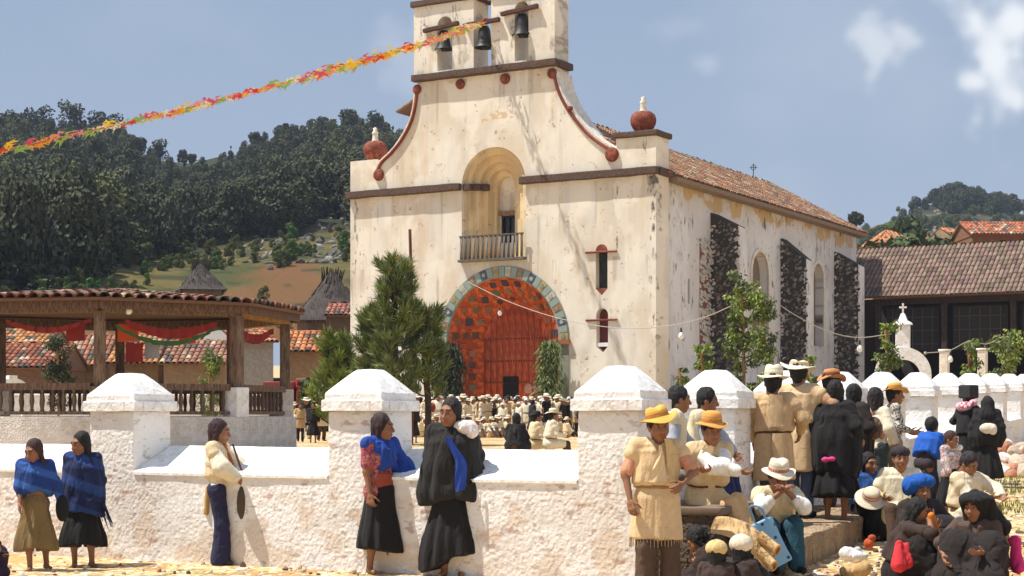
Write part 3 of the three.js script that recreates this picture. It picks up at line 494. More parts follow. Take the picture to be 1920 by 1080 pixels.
// belfry with three openings
{
  const zb = -TH, xl = onF(776, 80)[0], xr = onF(1040, 80)[0], y0 = topY + .2, y1 = 21.75;
  const hole = (pa, pb, yb, yt) => { const a = onF(pa, 80)[0], b = onF(pb, 80)[0], r = (b - a) / 2; return [[a, yb], [b, yb], [b, yt - r], ...arc((a + b) / 2, yt - r, r, 0, Math.PI, 10).slice(1, -1), [a, yt - r]]; };
  const mid = [onF(888, 80)[0], onF(921, 80)[0]];
  const left = extr([[xl, y0], [mid[0], y0], [mid[0], y1], [xl, y1]], TH, [hole(820, 848, 18.35, 21.1)], zb);
  const right = extr([[mid[1], y0], [xr, y0], [xr, y1], [mid[1], y1]], TH, [hole(965, 991, 18.45, 21.3)], zb);
  const upper = extr([[mid[0] - 1.2, y1 + .3], [mid[1] + 1.2, y1 + .3], [mid[1] + 1.2, 24.5], ...arc((mid[0] + mid[1]) / 2, 24.5, (mid[1] - mid[0]) / 2 + 1.2, 0, Math.PI, 10), [mid[0] - 1.2, 24.5]], TH - .1, [], zb + .05);
  part('belfry_pier', uvFacade(left), M.facade, church); part('belfry_pier', uvFacade(right), M.facade, church);
  part('belfry_crown', uvFacade(upper), M.facade, church);
  for (const [a, b] of [[xl - .15, mid[0] + .12], [mid[1] - .12, xr + .15]]) { const g = cbox(b - a, .3, TH + .3, .05, 9, 3, 4); g.translate((a + b) / 2, y1 + .14, -TH / 2); part('cornice', uvm(rough(g, .03, 1.5, a)), M.cornice, church); }
  part('lintel', uvm(box(mid[1] - mid[0] + .3, .3, TH - .3, (mid[0] + mid[1]) / 2, 22.05, -TH / 2)), M.plaster, church);
  for (const x of [xl + .35, xr - .35]) part('pinnacle', uvm(lathe([[.3, 21.9], [.3, 22.4], [.18, 22.6], [.25, 22.9], [0, 23.4]], 10).translate(x, 0, -TH / 2)), M.plaster, church);
  part('ledge', uvm(box(1.1, .12, .3, onF(834, 80)[0], 18.34, -.02)), M.white, church);
  // bells on wooden yokes
  const bell = (px, yTop, s, tilt, label) => {
    const p = V(onF(px, 80)[0], yTop, -.12).applyAxisAngle(V(0, 1, 0), -CH).add(C0), t = thing('church_bell', label, 'bell', p, -CH, 'church bells');
    part('yoke', uvm(rough(cbox(2.05, .2, .22, .03, 9, 3, 3), .03, 2)), M.darkWood2 ||= mat(.12, .05, .035, .85, { map: T.wood }), t); { const y = t.children[0]; y.rotation.z = tilt; y.position.z = .26; }
    const b = part('bell', lathe([[0, -.12], [.2, -.14], [.27, -.3], [.31, -.65], [.38, -.95], [.5, -1.12], [.47, -1.13], [.3, -.9], [.24, -.4], [0, -.3]].map(q => [q[0] * s, q[1] * s]), 20), M.bronze ||= mat(.035, .033, .03, .5, { metalness: .4 }), t);
    part('clapper', lathe([[0, -.3], [.03, -.3], [.03, -1.0], [.09, -1.1], [.06, -1.2], [0, -1.22]].map(q => [q[0] * s, q[1] * s]), 8), M.iron, b);
    return t;
  };
  bell(830, 20.55, .95, .09, 'dark bell under a wooden yoke in the left belfry opening');
  bell(906, 20.5, 1.05, .05, 'dark bell hanging in the middle belfry opening');
  bell(977, 20.85, 1.05, .09, 'dark bell under a wooden yoke in the right belfry opening');
}
// door: splayed tiled porch and studded door
{
  const z0 = -.02, z1 = -1.3, ri = 1.82, pos = [], N = 40, r = rng(5);
  const A = (R, k) => { const t = k / N; if (t < .25) return [doorX - R, lerp(0, SPR, t / .25)]; if (t > .75) return [doorX + R, lerp(SPR, 0, (t - .75) / .25)]; const a = Math.PI * (1 - (t - .25) / .5); return [doorX + R * Math.cos(a), SPR + R * Math.sin(a)]; };
  const orange = mat(.74, .15, .025, .75, { map: T.tile, bumpMap: T.grain, bumpScale: .02 });
  for (let k = 0; k < N; k++) { const a = A(3.12, k), b = A(3.12, k + 1), c = A(ri, k), d = A(ri, k + 1); for (const q of [[a, z0], [b, z0], [d, z1], [a, z0], [d, z1], [c, z1]]) pos.push(q[0][0], q[0][1], q[1]); }
  const g = new THREE.BufferGeometry(); g.setAttribute('position', new THREE.Float32BufferAttribute(pos, 3)); g.computeVertexNormals(); orange.side = THREE.DoubleSide;
  const porch = part('door_splay', uvm(g), orange, church);
  // coloured ceramic plaques set in the splay
  const cols = [[.10, .14, .08], [.05, .04, .07], [.28, .10, .05], [.40, .16, .10], [.12, .05, .03], [.16, .2, .12]].map(c => mat(...c, .6));
  for (let ring = 0; ring < 3; ring++) { const f = .2 + ring * .28, R = lerp(3.12, ri, f), z = lerp(z0, z1, f), n = 13 - ring * 2; for (let i = 0; i < n; i++) { const a = Math.PI * (i + .5) / n, s = .15 + .05 * r(), star = r() < .5; const pts = star ? [...Array(16)].map((_, k) => [Math.cos(k * Math.PI / 8) * s * (k % 2 ? .62 : 1.1), Math.sin(k * Math.PI / 8) * s * (k % 2 ? .62 : 1.1)]) : [[-s, -s], [s, -s], [s, s], [-s, s]]; const q = extr(pts, .06, [], -.02); q.rotateX(0); const m = part('plaque', q, cols[(r() * 6) | 0], porch); m.position.set(doorX + R * Math.cos(a), SPR + R * Math.sin(a), z); m.quaternion.setFromUnitVectors(V(0, 0, 1), V(-Math.cos(a) * .7, -Math.sin(a) * .7, .72).normalize()); } }
  for (const s of [-1, 1]) for (let j = 0; j < 8; j++) for (const f of [.28, .68]) { const R = lerp(3.12, ri, f); const m = part('plaque', extr([[-.16, -.16], [.16, -.16], [.16, .16], [-.16, .16]], .06, [], -.02), cols[(r() * 6) | 0], porch); m.position.set(doorX + s * R, .5 + j * .56, lerp(z0, z1, f)); m.quaternion.setFromUnitVectors(V(0, 0, 1), V(-s * .7, 0, .72).normalize()); }
  // glazed tile ring round the arch and its jambs
  const green = [.20, .27, .23], tcol = [green, [.34, .42, .36], [.26, .33, .29]].map(c => mat(...c, .55)), spot = [[.42, .30, .12], [.08, .08, .14], [.36, .17, .07], [.5, .46, .36]].map(c => mat(...c, .5));
  const ring = part('arch_ring', extr([...arc(doorX, SPR, 3.66, 0, Math.PI, 40), ...arc(doorX, SPR, 3.1, Math.PI, 0, 40)], .10, [], -.06), mat(.27, .33, .29, .7), church);
  const n = 31; for (let i = 0; i < n; i++) { const a0 = Math.PI * (i + .06) / n, a1 = Math.PI * (i + .94) / n; const g2 = extr([...arc(doorX, SPR, 3.62, a0, a1, 3), ...arc(doorX, SPR, 3.16, a1, a0, 3)], .04, [], .04); part('glazed_tile', g2, i % 2 ? tcol[2] : spot[(i >> 1) % 4], ring); if (i % 2 === 0) { const am = (a0 + a1) / 2; const m = part('glazed_flower', extr([...Array(12)].map((_, k) => [Math.cos(k * Math.PI / 6) * (k % 2 ? .07 : .14), Math.sin(k * Math.PI / 6) * (k % 2 ? .07 : .14)]), .02, [], 0), tcol[(i >> 1) % 2], ring); m.position.set(doorX + 3.39 * Math.cos(am), SPR + 3.39 * Math.sin(am), .082); } }
  for (const s of [-1, 1]) { part('door_jamb', uvm(box(.54, SPR, .1, doorX + s * 3.38, SPR / 2, 0)), mat(.36, .40, .33, .8, { map: T.plaster }), church); part('impost', uvm(box(.7, .22, .3, doorX + s * 3.38, SPR - .1, .04)), mat(.36, .13, .05, .8), church); }
  // door leaves
  const arch = R => [[doorX - R, -.1], [doorX - R, SPR], ...arc(doorX, SPR, R, Math.PI, 0, 18).slice(1, -1), [doorX + R, SPR], [doorX + R, -.1]];
  const door = part('door', uvm(extr(arch(1.95), .1, [], -1.42)), M.redPaint, church);
  const planks = 10; for (let k = 0; k < planks; k++) { const x0 = -1.8 + k * .36, xm = Math.max(Math.abs(x0), Math.abs(x0 + .35)), h = SPR + Math.sqrt(Math.max(.05, 1.81 * 1.81 - xm * xm)); part('plank', uvm(cbox(.348, h, .05, .012, 1, 1, 1)), M.redPaint, door).position.set(doorX + x0 + .175, h / 2, -1.31); }
  for (const y of [5.15, 4.05, 3.0, 2.0]) part('door_rail', uvm(box(3.55, .12, .05, doorX, y, -1.27)), M.redPaint, door);
  const st = []; for (const y of [5.15, 4.05, 3.0, 2.0]) for (let k = 0; k < 24; k++) st.push(new THREE.SphereGeometry(.045, 6, 4).translate(doorX - 1.68 + k * .146, y, -1.235)); const studs = part('studs', merge(st), M.iron, door); studs.userData.kind = 'stuff';
  part('wicket', uvm(box(.85, 2.6, .04, doorX - .25, 2.0, -1.252)), mat(.012, .008, .008, .9), door);
  for (const x of [.75, 1.25]) part('panel', extr([[-.2, 0], [.2, 0], [.2, .3], ...arc(0, .3, .2, 0, Math.PI, 6), [-.2, .3]], .04, [], 0).translate(doorX + x, 2.45, -1.26), mat(.3, .14, .1, .7), door);
}
// nave, roof and buttresses
{
  const W0 = TH, W1 = 30.2, xs = -.35, half = 5.7, eY = 12.55, rY = 16.0;
  const P = (w, y) => [w, y];
  const archHole = (a, b, y0, y1) => { const r = (b - a) / 2; return [P(a, y0), P(b, y0), P(b, y1 - r), ...arc((a + b) / 2, y1 - r, r, 0, Math.PI, 10).slice(1, -1), P(a, y1 - r)]; };
  const holes = [archHole(12.7, 15.1, 5.6, 10.1), archHole(22.2, 24.0, 5.4, 10.2), [P(4.4, 6.8), P(4.65, 6.8), P(4.65, 8), P(4.4, 8)]];
  const g = extr([P(W0, -.2), P(W1, -.2), P(W1, eY), P(W0, eY)], .8, holes, 0); g.rotateY(Math.PI / 2); g.translate(xs - .8, 0, 0);
  // extrude turned so that w runs to -z
  const f = uvm(g), pp = f.attributes.position, uu = f.attributes.uv; for (let i = 0; i < pp.count; i++) uu.setXY(i, -pp.getZ(i) / 32, pp.getY(i) / 16);
  part('nave_wall', f, M.sideWall, church);
  part('nave_body', uvm(merge([box(.5, eY, W1 - W0, -11.1, eY / 2, -(W0 + W1) / 2), box(11, eY - .2, .5, -6, eY / 2, -W1 + .27)])), M.plaster, church);
  const gab = extr([[-11.4, eY], [xs, eY], [-5.87, rY - .1]], .4, [], -W1); part('gable_end', uvm(gab), M.plaster, church);
  for (const [a, b, y0, y1, c] of [[12.7, 15.1, 5.6, 10.1, [.27, .22, .18]], [22.2, 24.0, 5.4, 10.2, [.25, .21, .18]]]) { const n = part('blind_window', uvm(box(.1, y1 - y0 + .2, b - a + .2, xs - .52, (y0 + y1) / 2, -(a + b) / 2)), mat(...c, .95, { map: T.plaster }), church); const rim = extr([...archHole(a - .22, b + .22, y0, y1 + .22)], .12, [archHole(a, b, y0 + .001, y1)], 0); rim.rotateY(Math.PI / 2); rim.translate(xs - .05, 0, 0); part('window_surround', uvm(rim), M.plaster, n); }
  part('slit_window', box(.06, 1.3, .36, xs - .3, 7.4, -4.52), mat(.02, .02, .02, 1), church);
  // eave and roof
  tiledFace('roof_tiles', church, V(.25, eY + .05, -W0 + .5), V(.25, eY + .05, -W1 - .4), V(-5.87, rY, -W0 + .5), V(-5.87, rY, -W1 - .4), .27, .46, [.29, .14, .07], 21);
  tiledFace('roof_tiles', church, V(-12, eY + .05, -W1 - .4), V(-12, eY + .05, -W0 + .5), V(-5.87, rY, -W1 - .4), V(-5.87, rY, -W0 + .5), .5, 1.2, [.34, .15, .07], 22);
  part('eave_board', uvm(beam(V(.1, eY - .12, -W0 - .1), V(.1, eY - .12, -W1), .6, .2)), mat(.30, .22, .16, .95, { map: T.plaster }), church);
  part('nave_cross', merge([box(.04, .9, .04, -5.87, rY + .5, -27), box(.5, .04, .04, -5.87, rY + .7, -27), new THREE.TorusGeometry(.16, .02, 5, 12).translate(-5.87, rY + .7, -27)]), M.iron, church);
  const r = rng(9), darkS = mat(.06, .054, .048, .95, { bumpMap: T.grain, bumpScale: .05 }), sg = [0, 1, 2].map(i => rough(new THREE.IcosahedronGeometry(1, 1), .3, 1.4, i * 9));
  const stoneMat = new THREE.MeshStandardMaterial({ color: 0xffffff, roughness: .95, bumpMap: T.grain, bumpScale: .04 });
  const stones = (parent, name, n, fn) => { const geos = []; for (let i = 0; i < n; i++) { const q = fn(i); if (!q) continue; const g2 = sg[(r() * 3) | 0].clone(); g2.scale(q.s[0], q.s[1], q.s[2]); g2.rotateZ(r()); g2.translate(q.p[0], q.p[1], q.p[2]); paint(g2, () => q.c); geos.push(g2); } const m = new THREE.MeshStandardMaterial({ vertexColors: true, roughness: .95 }); part(name, merge(geos), m, parent).userData.kind = 'stuff'; };
  for (const [w, yw, yo, ext] of [[7.2, 11.55, 10.75, 1.5], [17, 11.2, 9.9, 1.5], [26, 11.2, 10.3, 1.5]]) {
    const g2 = extr([[xs - .1, -.2], [xs + ext, -.2], [xs + ext * .96, yo], [xs - .1, yw]], 1.0, [], 0); g2.translate(0, 0, -w - 1.0);
    const b = part('buttress', uvm(g2), darkS, church);
    stones(b, 'stones', 900, i => { const x = xs + ext * r(), y = 11 * r(); if (y > lerp(yw, yo, (x - xs) / ext) - .1) return; const k = r(); return { p: [x, y, -w - .02], s: [.06 + .10 * r(), .05 + .07 * r(), .06], c: (Math.abs((x - xs) / ext - .5) > .36 && k < .5) ? [.5, .47, .44] : k < .14 ? [.26, .24, .22] : k < .42 ? [.14, .125, .11] : k < .55 ? [.14, .09, .065] : [.05, .046, .043] }; });
    const g3 = extr([[0, 0], [1.02, 0], [1.02, yo - .1], [0, yo]].map(q => [q[0], q[1]]), .06, [], 0); g3.rotateY(Math.PI / 2); g3.translate(xs + ext - .03, 0, -w + .0); const f3 = uvm(g3); for (let i = 0; i < f3.attributes.position.count; i++) f3.attributes.uv.setXY(i, (-f3.attributes.position.getZ(i) + 5) / 32, f3.attributes.position.getY(i) / 16); part('plaster_face', f3, M.sideWall, b);
  }
  // plaster fallen away beside the first buttress: stones showing
  const bare = part('bare_masonry', uvm(rough(box(.04, 9.5, 1.35, xs + .005, 5.3, -6.5), .0, 1)), mat(.20, .085, .06, .95), church);
  stones(bare, 'stones', 380, i => { const c = .42 + .2 * r(); return { p: [xs + .02, .5 + 9.6 * r(), -5.85 - 1.3 * r()], s: [.04, .10 + .08 * r(), .10 + .09 * r()], c: [c, c * .93, c * .84] }; });
  // shelter on the roof at the left, behind the gable
  const q = onF(748, 225)[0] - .2;
  part('roof_post', uvm(box(.42, 4.4, .42, q + .15, 15.0, -1.9)), M.plaster, church);
  part('roof_post', uvm(box(.42, 4.4, .42, q + .15, 15.0, -4.2)), M.plaster, church);
  part('stair_house', uvm(box(2.6, 3.6, 2.8, q + 1.8, 13.9, -3.2)), M.plaster, church);
  tiledFace('roof_tiles', church, V(q - .9, 16.95, -1.4), V(q - .9, 16.95, -5), V(q + 2.6, 18.6, -1.4), V(q + 2.6, 18.6, -5), .27, .46, [.2, .12, .08], 23);
}
// ---------- bandstand ----------
let BAL;
{
  const D0 = 43.6, C = V((208 - CX) * D0 / F, 0, -D0), R = 4.57, a0 = 10.4 * Math.PI / 180;
  const k = thing('bandstand', 'open octagonal bandstand with clay tile eave, wooden posts and balustrade on a pale plinth', 'bandstand', C);
  const vx = (i, r, y) => { const a = a0 + i * Math.PI / 4; return V(Math.sin(a) * r, y, Math.cos(a) * r); };
  const FL = 1.39, RAIL = 2.12, BE = 3.92;
  { const g = new THREE.CylinderGeometry(R + .28, R + .3, FL - .1, 8, 6); g.rotateY(a0); g.translate(0, (FL + .1) / 2, 0); part('plinth', uvm(g), mat(.86, .84, .86, .95, { map: T.plaster, bumpMap: T.grain, bumpScale: .03 }), k); }
  { const g = new THREE.CylinderGeometry(R + .2, R + .2, .06, 8); g.rotateY(a0); g.translate(0, FL - .02, 0); part('floor', uvm(g), M.plaster, k); }
  const old = mat(.22, .145, .095, .85, { map: T.wood, bumpMap: T.wood, bumpScale: .01 });
  for (let i = 0; i < 8; i++) {
    const p = vx(i, R - .02, 0), ang = a0 + i * Math.PI / 4;
    const po = part('post', uvm(rough(cbox(.27, BE - FL, .27, .03, 3, 6, 3), .012, 2, i)), old, k); po.position.set(p.x, (BE + FL) / 2, p.z); po.rotation.y = ang;
    const ba = part('post_base', uvm(rough(cbox(.44, .75, .44, .03, 3, 3, 3), .012, 2, i)), i === 1 ? M.white : i === 0 ? old : M.plaster, k); ba.position.set(p.x, FL + .36, p.z); ba.rotation.y = ang;
    const A = vx(i, R, 0), B = vx(i + 1, R, 0), e = B.clone().sub(A), L = e.length(), en = e.clone().normalize();
    const A1 = A.clone().addScaledVector(en, .2), B1 = B.clone().addScaledVector(en, -.2);
    part('handrail', uvm(beam(V(A1.x, RAIL, A1.z), V(B1.x, RAIL, B1.z), .15, .16)), old, k);
    part('bottom_rail', uvm(beam(V(A1.x, FL + .1, A1.z), V(B1.x, FL + .1, B1.z), .12, .08)), old, k);
    const nb = 11; for (let j = 0; j < nb; j++) { const q = A.clone().addScaledVector(en, .38 + (L - .76) * j / (nb - 1)); const b = part('baluster', BAL ||= uvm(lathe([[.05, 0], [.05, .1], [.035, .15], [.06, .32], [.04, .52], [.05, .58], [.05, .66]], 8)), j % 3 === 1 ? M.wood : old, k); b.position.set(q.x, FL + .06, q.z); b.rotation.y = ang; }
    part('beam', uvm(beam(vx(i, R, BE + .08), vx(i + 1, R, BE + .08), .26, .26)), i === 1 || i === 2 ? mat(.42, .22, .06, .8, { map: T.wood }) : old, k);
    part('fascia', uvm(beam(vx(i, R + .36, BE + .12), vx(i + 1, R + .36, BE + .12), .06, .2)), M.wood, k);
    tiledFace('roof_tiles', k, vx(i, R + .5, BE + .28), vx(i + 1, R + .5, BE + .28), vx(i, .3, BE + .72), vx(i + 1, .3, BE + .72), .31, .56, [.25, .125, .085], 60 + i, j => (i < 4 || i === 7) && j < 2);
  }
  // red cloth swags and paper flags hung under the eave
  const swag = (i, t0, t1, sag, h, m, label, y = BE - .18) => { const A = vx(i, R - .25, y), B = vx(i + 1, R - .25, y), pos = [], idx = [], N = 24; for (let j = 0; j <= N; j++) { const t = lerp(t0, t1, j / N), p = A.clone().lerp(B, t), s = Math.sin(Math.PI * j / N), dz = .05 * Math.sin(j * 1.9); for (let q = 0; q < 2; q++) pos.push(p.x + dz + q * .05 * Math.cos(j * 2.3), p.y - sag * s - q * h * (.6 + .4 * s), p.z + dz); if (j) { const b = j * 2; idx.push(b - 2, b - 1, b, b, b - 1, b + 1); } } const g = new THREE.BufferGeometry(); g.setAttribute('position', new THREE.Float32BufferAttribute(pos, 3)); g.setIndex(idx); g.computeVertexNormals(); g.translate(C.x, 0, C.z); return single('cloth_swag', g, m, label, 'bunting'); };
  const red = mat(.26, .025, .02, .9, { side: THREE.DoubleSide }), gr = mat(.05, .12, .04, .9, { side: THREE.DoubleSide }), gy = mat(.35, .35, .36, .9, { side: THREE.DoubleSide });
  swag(7, .25, .92, .2, .14, red, 'red cloth swag under the bandstand eave at the far left of the picture');
  swag(0, .18, .88, .2, .24, red, 'wide red cloth swag between the two front bandstand posts');
  swag(0, .1, .9, .38, .12, gr, 'dark green strip of cloth hanging under the widest red swag', BE - .3);
  swag(1, .1, .9, .22, .25, red, 'red cloth swag under the right hand face of the bandstand');
  const flag = (i, t, y, w, h, m, label) => { const p = vx(i, R - .6, y).lerp(vx(i + 1, R - .6, y), t); const g = new THREE.PlaneGeometry(w, h, 8, 6); rough(g, .03, 4); g.translate(p.x + C.x, p.y - h / 2, p.z + C.z); single('paper_flag', g, m, label, 'flag', 'paper flags under the bandstand roof'); };
  const og = mat(.62, .09, .02, .9, { side: THREE.DoubleSide });
  flag(0, .22, BE - .28, .5, .42, og, 'orange red paper flag beside the left front bandstand post'); flag(0, .27, BE - .72, .42, .48, red, 'lowest red paper flag, hanging beside a grey one'); flag(0, .42, BE - .7, .36, .4, gy, 'grey paper flag hanging beside the lowest red one'); flag(0, .72, BE - .3, .4, .42, og, 'orange red paper flag nearest the white based bandstand post'); flag(7, .78, BE - .3, .45, .4, red, 'red paper flag left of the brown front bandstand post'); flag(1, .35, BE - .3, .42, .4, red, 'red paper flag under the right hand face of the bandstand');
  const fl = single('light_bulb', new THREE.SphereGeometry(.09, 12, 10).translate(...at(241, 583, 39.4).toArray()), mat(.85, .85, .82, .3), 'white light bulb hanging under the bandstand eave', 'light bulb', 'festoon bulbs');
}


// ---------- houses ----------
function window2(parent, x, y, z, w, h, m) { const f = part('window', merge([box(w + .16, .08, .1, x, y + h / 2, z), box(w + .16, .1, .16, x, y - h / 2, z), box(.08, h, .1, x - w / 2, y, z), box(.08, h, .1, x + w / 2, y, z)]), M.wood, parent); part('pane', box(w, h, .04, x, y, z - .06), m || M.pane, f); }
M.pane = mat(.02, .022, .025, .3);
function house(name, label, px0, px1, yEave, yRidge, D, o = {}) {
  const x0 = (px0 - CX) * D / F, x1 = (px1 - CX) * D / F, w = x1 - x0, turn = o.turn || 0, base = o.base ?? ground(x0, -D), eY = EYE + (HY - yEave) * D / F - base, dep = o.depth || 5, rY = EYE + (HY - yRidge) * (D + dep / 2) / F - base;
  const t = thing(name, label, 'house', [(x0 + x1) / 2, base, -D], turn), hue = o.hue || [.42, .16, .06], wc = mat(...(o.wall || [.42, .30, .2]), .95, { map: T.plaster });
  const ww = w * .92;
  const body = merge([box(ww, eY + 1, dep * .9, 0, (eY - 1) / 2 + .02, -dep / 2)]); part('wall', uvm(body), wc, t);
  const tw = o.tile || .3, hip = o.hip || 0, ri = rY - .04;
  tiledFace('roof_tiles', t, V(-w / 2, eY, .3), V(w / 2, eY, .3), V(-w / 2 + hip, rY, -dep / 2), V(w / 2 - hip, rY, -dep / 2), tw, tw * 1.8, hue, Math.round(px0 + D));
  tiledFace('roof_tiles', t, V(w / 2, eY, -dep - .3), V(-w / 2, eY, -dep - .3), V(w / 2 - hip, rY, -dep / 2), V(-w / 2 + hip, rY, -dep / 2), tw * 2, tw * 3.6, hue, Math.round(px0 + D) + 1);
  if (hip) { tiledFace('roof_tiles', t, V(w / 2, eY, .3), V(w / 2, eY, -dep - .3), V(w / 2 - hip, rY, -dep / 2), V(w / 2 - hip, rY, -dep / 2 - .02), tw, tw * 1.8, hue, 3); tiledFace('roof_tiles', t, V(-w / 2, eY, -dep - .3), V(-w / 2, eY, .3), V(-w / 2 + hip, rY, -dep / 2), V(-w / 2 + hip, rY, -dep / 2 - .02), tw, tw * 1.8, hue, 4); }
  else for (const s of [-1, 1]) { const g = extr([[-dep * .45, eY - .05], [dep * .45, eY - .05], [0, ri]], .12); g.rotateY(Math.PI / 2); g.translate(s * ww / 2 - .06, 0, -dep / 2); part('gable', uvm(g), wc, t); }
  part('ridge_cap', uvm(bar(V(-w / 2 + hip, rY + .02, -dep / 2), V(w / 2 - hip, rY + .02, -dep / 2), .12, .12, 8)), mat(...hue, .9, { map: T.tile }), t);
  for (const [fx, wy, ww2, hh, kind] of (o.openings || [])) { const x = (fx - .5) * ww, z = -dep * .05 + .03; if (kind === 'door') part('door', uvm(box(ww2, hh, .08, x, hh / 2, z)), M.darkWood, t); else window2(t, x, wy, z, ww2, hh); }
  return t;
}
house('tiled_house', 'orange roofed house seen at the far left through the bandstand', -40, 84, 655, 618, 92, { hue: [.52, .24, .08], depth: 7, openings: [[.8, 1.6, .8, .8]] });
house('tiled_house', 'low brown roofed house in front of the orange roofed one at the far left', -30, 112, 690, 648, 82, { hue: [.30, .10, .05], wall: [.25, .15, .1], depth: 6, openings: [[.6, 0, 1, 1.8, 'door']] });
house('tiled_house', 'house with a mottled tile roof behind the left bandstand opening', 112, 200, 686, 630, 90, { hue: [.36, .15, .08], wall: [.3, .2, .12], openings: [[.3, 0, .9, 1.9, 'door'], [.75, 1.4, .8, .8]] });
house('tiled_house', 'house with the broadest mottled tile roof, behind the middle of the bandstand', 200, 298, 682, 630, 86, { hue: [.42, .18, .07], wall: [.33, .22, .12], depth: 6, openings: [[.25, 0, .9, 1.9, 'door'], [.7, 1.3, .8, .8]] });
house('tiled_house', 'brown house with low dark eaves behind the right bandstand opening', 300, 425, 682, 642, 84, { hue: [.32, .16, .1], wall: [.36, .25, .15], openings: [[.2, 1.3, .8, .8], [.6, 0, .9, 1.9, 'door']] });
house('tiled_house', 'house with grey white gable seen through the right bandstand face', 436, 522, 640, 605, 96, { hue: [.46, .18, .08], wall: [.5, .5, .52], turn: .5, depth: 7, openings: [[.5, 1.5, .9, .9]] });
house('tiled_house', 'orange roofed house standing between bandstand and pine', 528, 606, 660, 624, 88, { hue: [.48, .18, .07], wall: [.36, .24, .14], openings: [[.75, 2, .8, .9], [.3, 0, .9, 1.9, 'door']] });
house('tiled_house', 'distant house with orange roof above the left end of the bandstand eave', -20, 86, 540, 519, 160, { hue: [.5, .22, .1], depth: 7, base: 9, hip: 1.5, openings: [[.5, 1.2, .8, .8]] });
house('tiled_house', 'distant house whose pale ridge just shows above the middle of the bandstand eave', 222, 292, 546, 528, 165, { hue: [.55, .36, .22], depth: 6, base: 9, openings: [[.5, 1.2, .8, .8]] });
house('tiled_house', 'hip roofed orange house beyond the end of the church nave', 1634, 1728, 457, 434, 150, { hue: [.55, .22, .08], depth: 7, base: 12, hip: 2, openings: [[.5, 1.2, .8, .8]] });
house('tiled_house', 'brown walled house with red tile roof at the right edge above the long building', 1820, 1960, 440, 418, 138, { hue: [.42, .13, .06], wall: [.26, .12, .07], depth: 7, base: 10, openings: [[.45, 1.6, .8, .8], [.7, 0, .9, 1.9, 'door']] });
house('tiled_house', 'small orange gabled house left of the brown walled one at the right edge', 1797, 1832, 455, 430, 150, { hue: [.52, .2, .08], depth: 5, base: 12, turn: .6, openings: [[.5, 1, .6, .6]] });
house('tiled_house', 'low tile roof poking above the ridge of the long dark building', 1752, 1818, 476, 462, 128, { hue: [.46, .17, .07], depth: 5, base: 9, openings: [[.5, 1, .6, .6]] });
// steep thatched huts
function hut(label, px, yTop, yEave, half, D, base) {
  const X = (px - CX) * D / F, top = EYE + (HY - yTop) * D / F - base, ev = EYE + (HY - yEave) * D / F - base, hw = half * D / F;
  const t = thing('thatched_hut', label, 'hut', [X, base, -D], .3), r = rng(px), wall = uvm(box(hw * 1.5, ev + .3, hw * 1.5, 0, ev / 2, 0)); part('wall', wall, mat(.22, .15, .1, .95, { map: T.plaster }), t);
  part('door', box(.9, 1.8, .06, 0, .9, hw * .75 + .03), M.darkWood, t);
  const th = new THREE.CylinderGeometry(hw * .1, hw * 1.35, top - ev, 4, 12); th.rotateY(Math.PI / 4); th.translate(0, (top + ev) / 2, 0); const roof = part('roof', uvm(rough(th, .12, 1.4, px)), mat(.075, .06, .052, 1, { map: T.wood }), t);
  const geos = []; for (let i = 0; i < 420; i++) { const a = r() * 6.283, f = r(), rr = hw * lerp(.92, .12, f) * 1.02 * (1 / Math.max(Math.abs(Math.cos(a)), Math.abs(Math.sin(a)))) * .98; const y = lerp(ev, top, f), g = new THREE.BoxGeometry(.1, .5, .03); g.rotateX(-.5); g.rotateY(Math.atan2(Math.cos(a), Math.sin(a)) + 0); g.translate(Math.cos(a) * rr * .98, y, Math.sin(a) * rr * .98); const b = .6 + .8 * r(); paint(g, () => [.075 * b, .06 * b, .052 * b]); geos.push(g); }
  part('straw', merge(geos), new THREE.MeshStandardMaterial({ vertexColors: true, roughness: 1 }), roof).userData.kind = 'stuff';
  const rc = []; for (let i = 0; i < 14; i++) rc.push(bar(V(-.6 + i * .09, top - .35, 0), V(-.75 + i * .115 + .1 * r(), top + .35 + .3 * r(), .2 * (r() - .5)), .07, .03, 5)); part('ridge_straw', merge(rc), mat(.05, .038, .03, 1), t);
}
hut('dark thatched hut roof rising above the bandstand eave', 377, 500, 545, 46, 125, 5);
hut('large dark thatched hut roof left of the church', 622, 518, 604, 74, 104, 2);
house('tiled_shed', 'low tiled shed in front of the large thatched hut', 608, 672, 592, 572, 96, { hue: [.34, .13, .08], wall: [.16, .11, .08], depth: 4, openings: [[.5, 0, .9, 1.9, 'door']] });

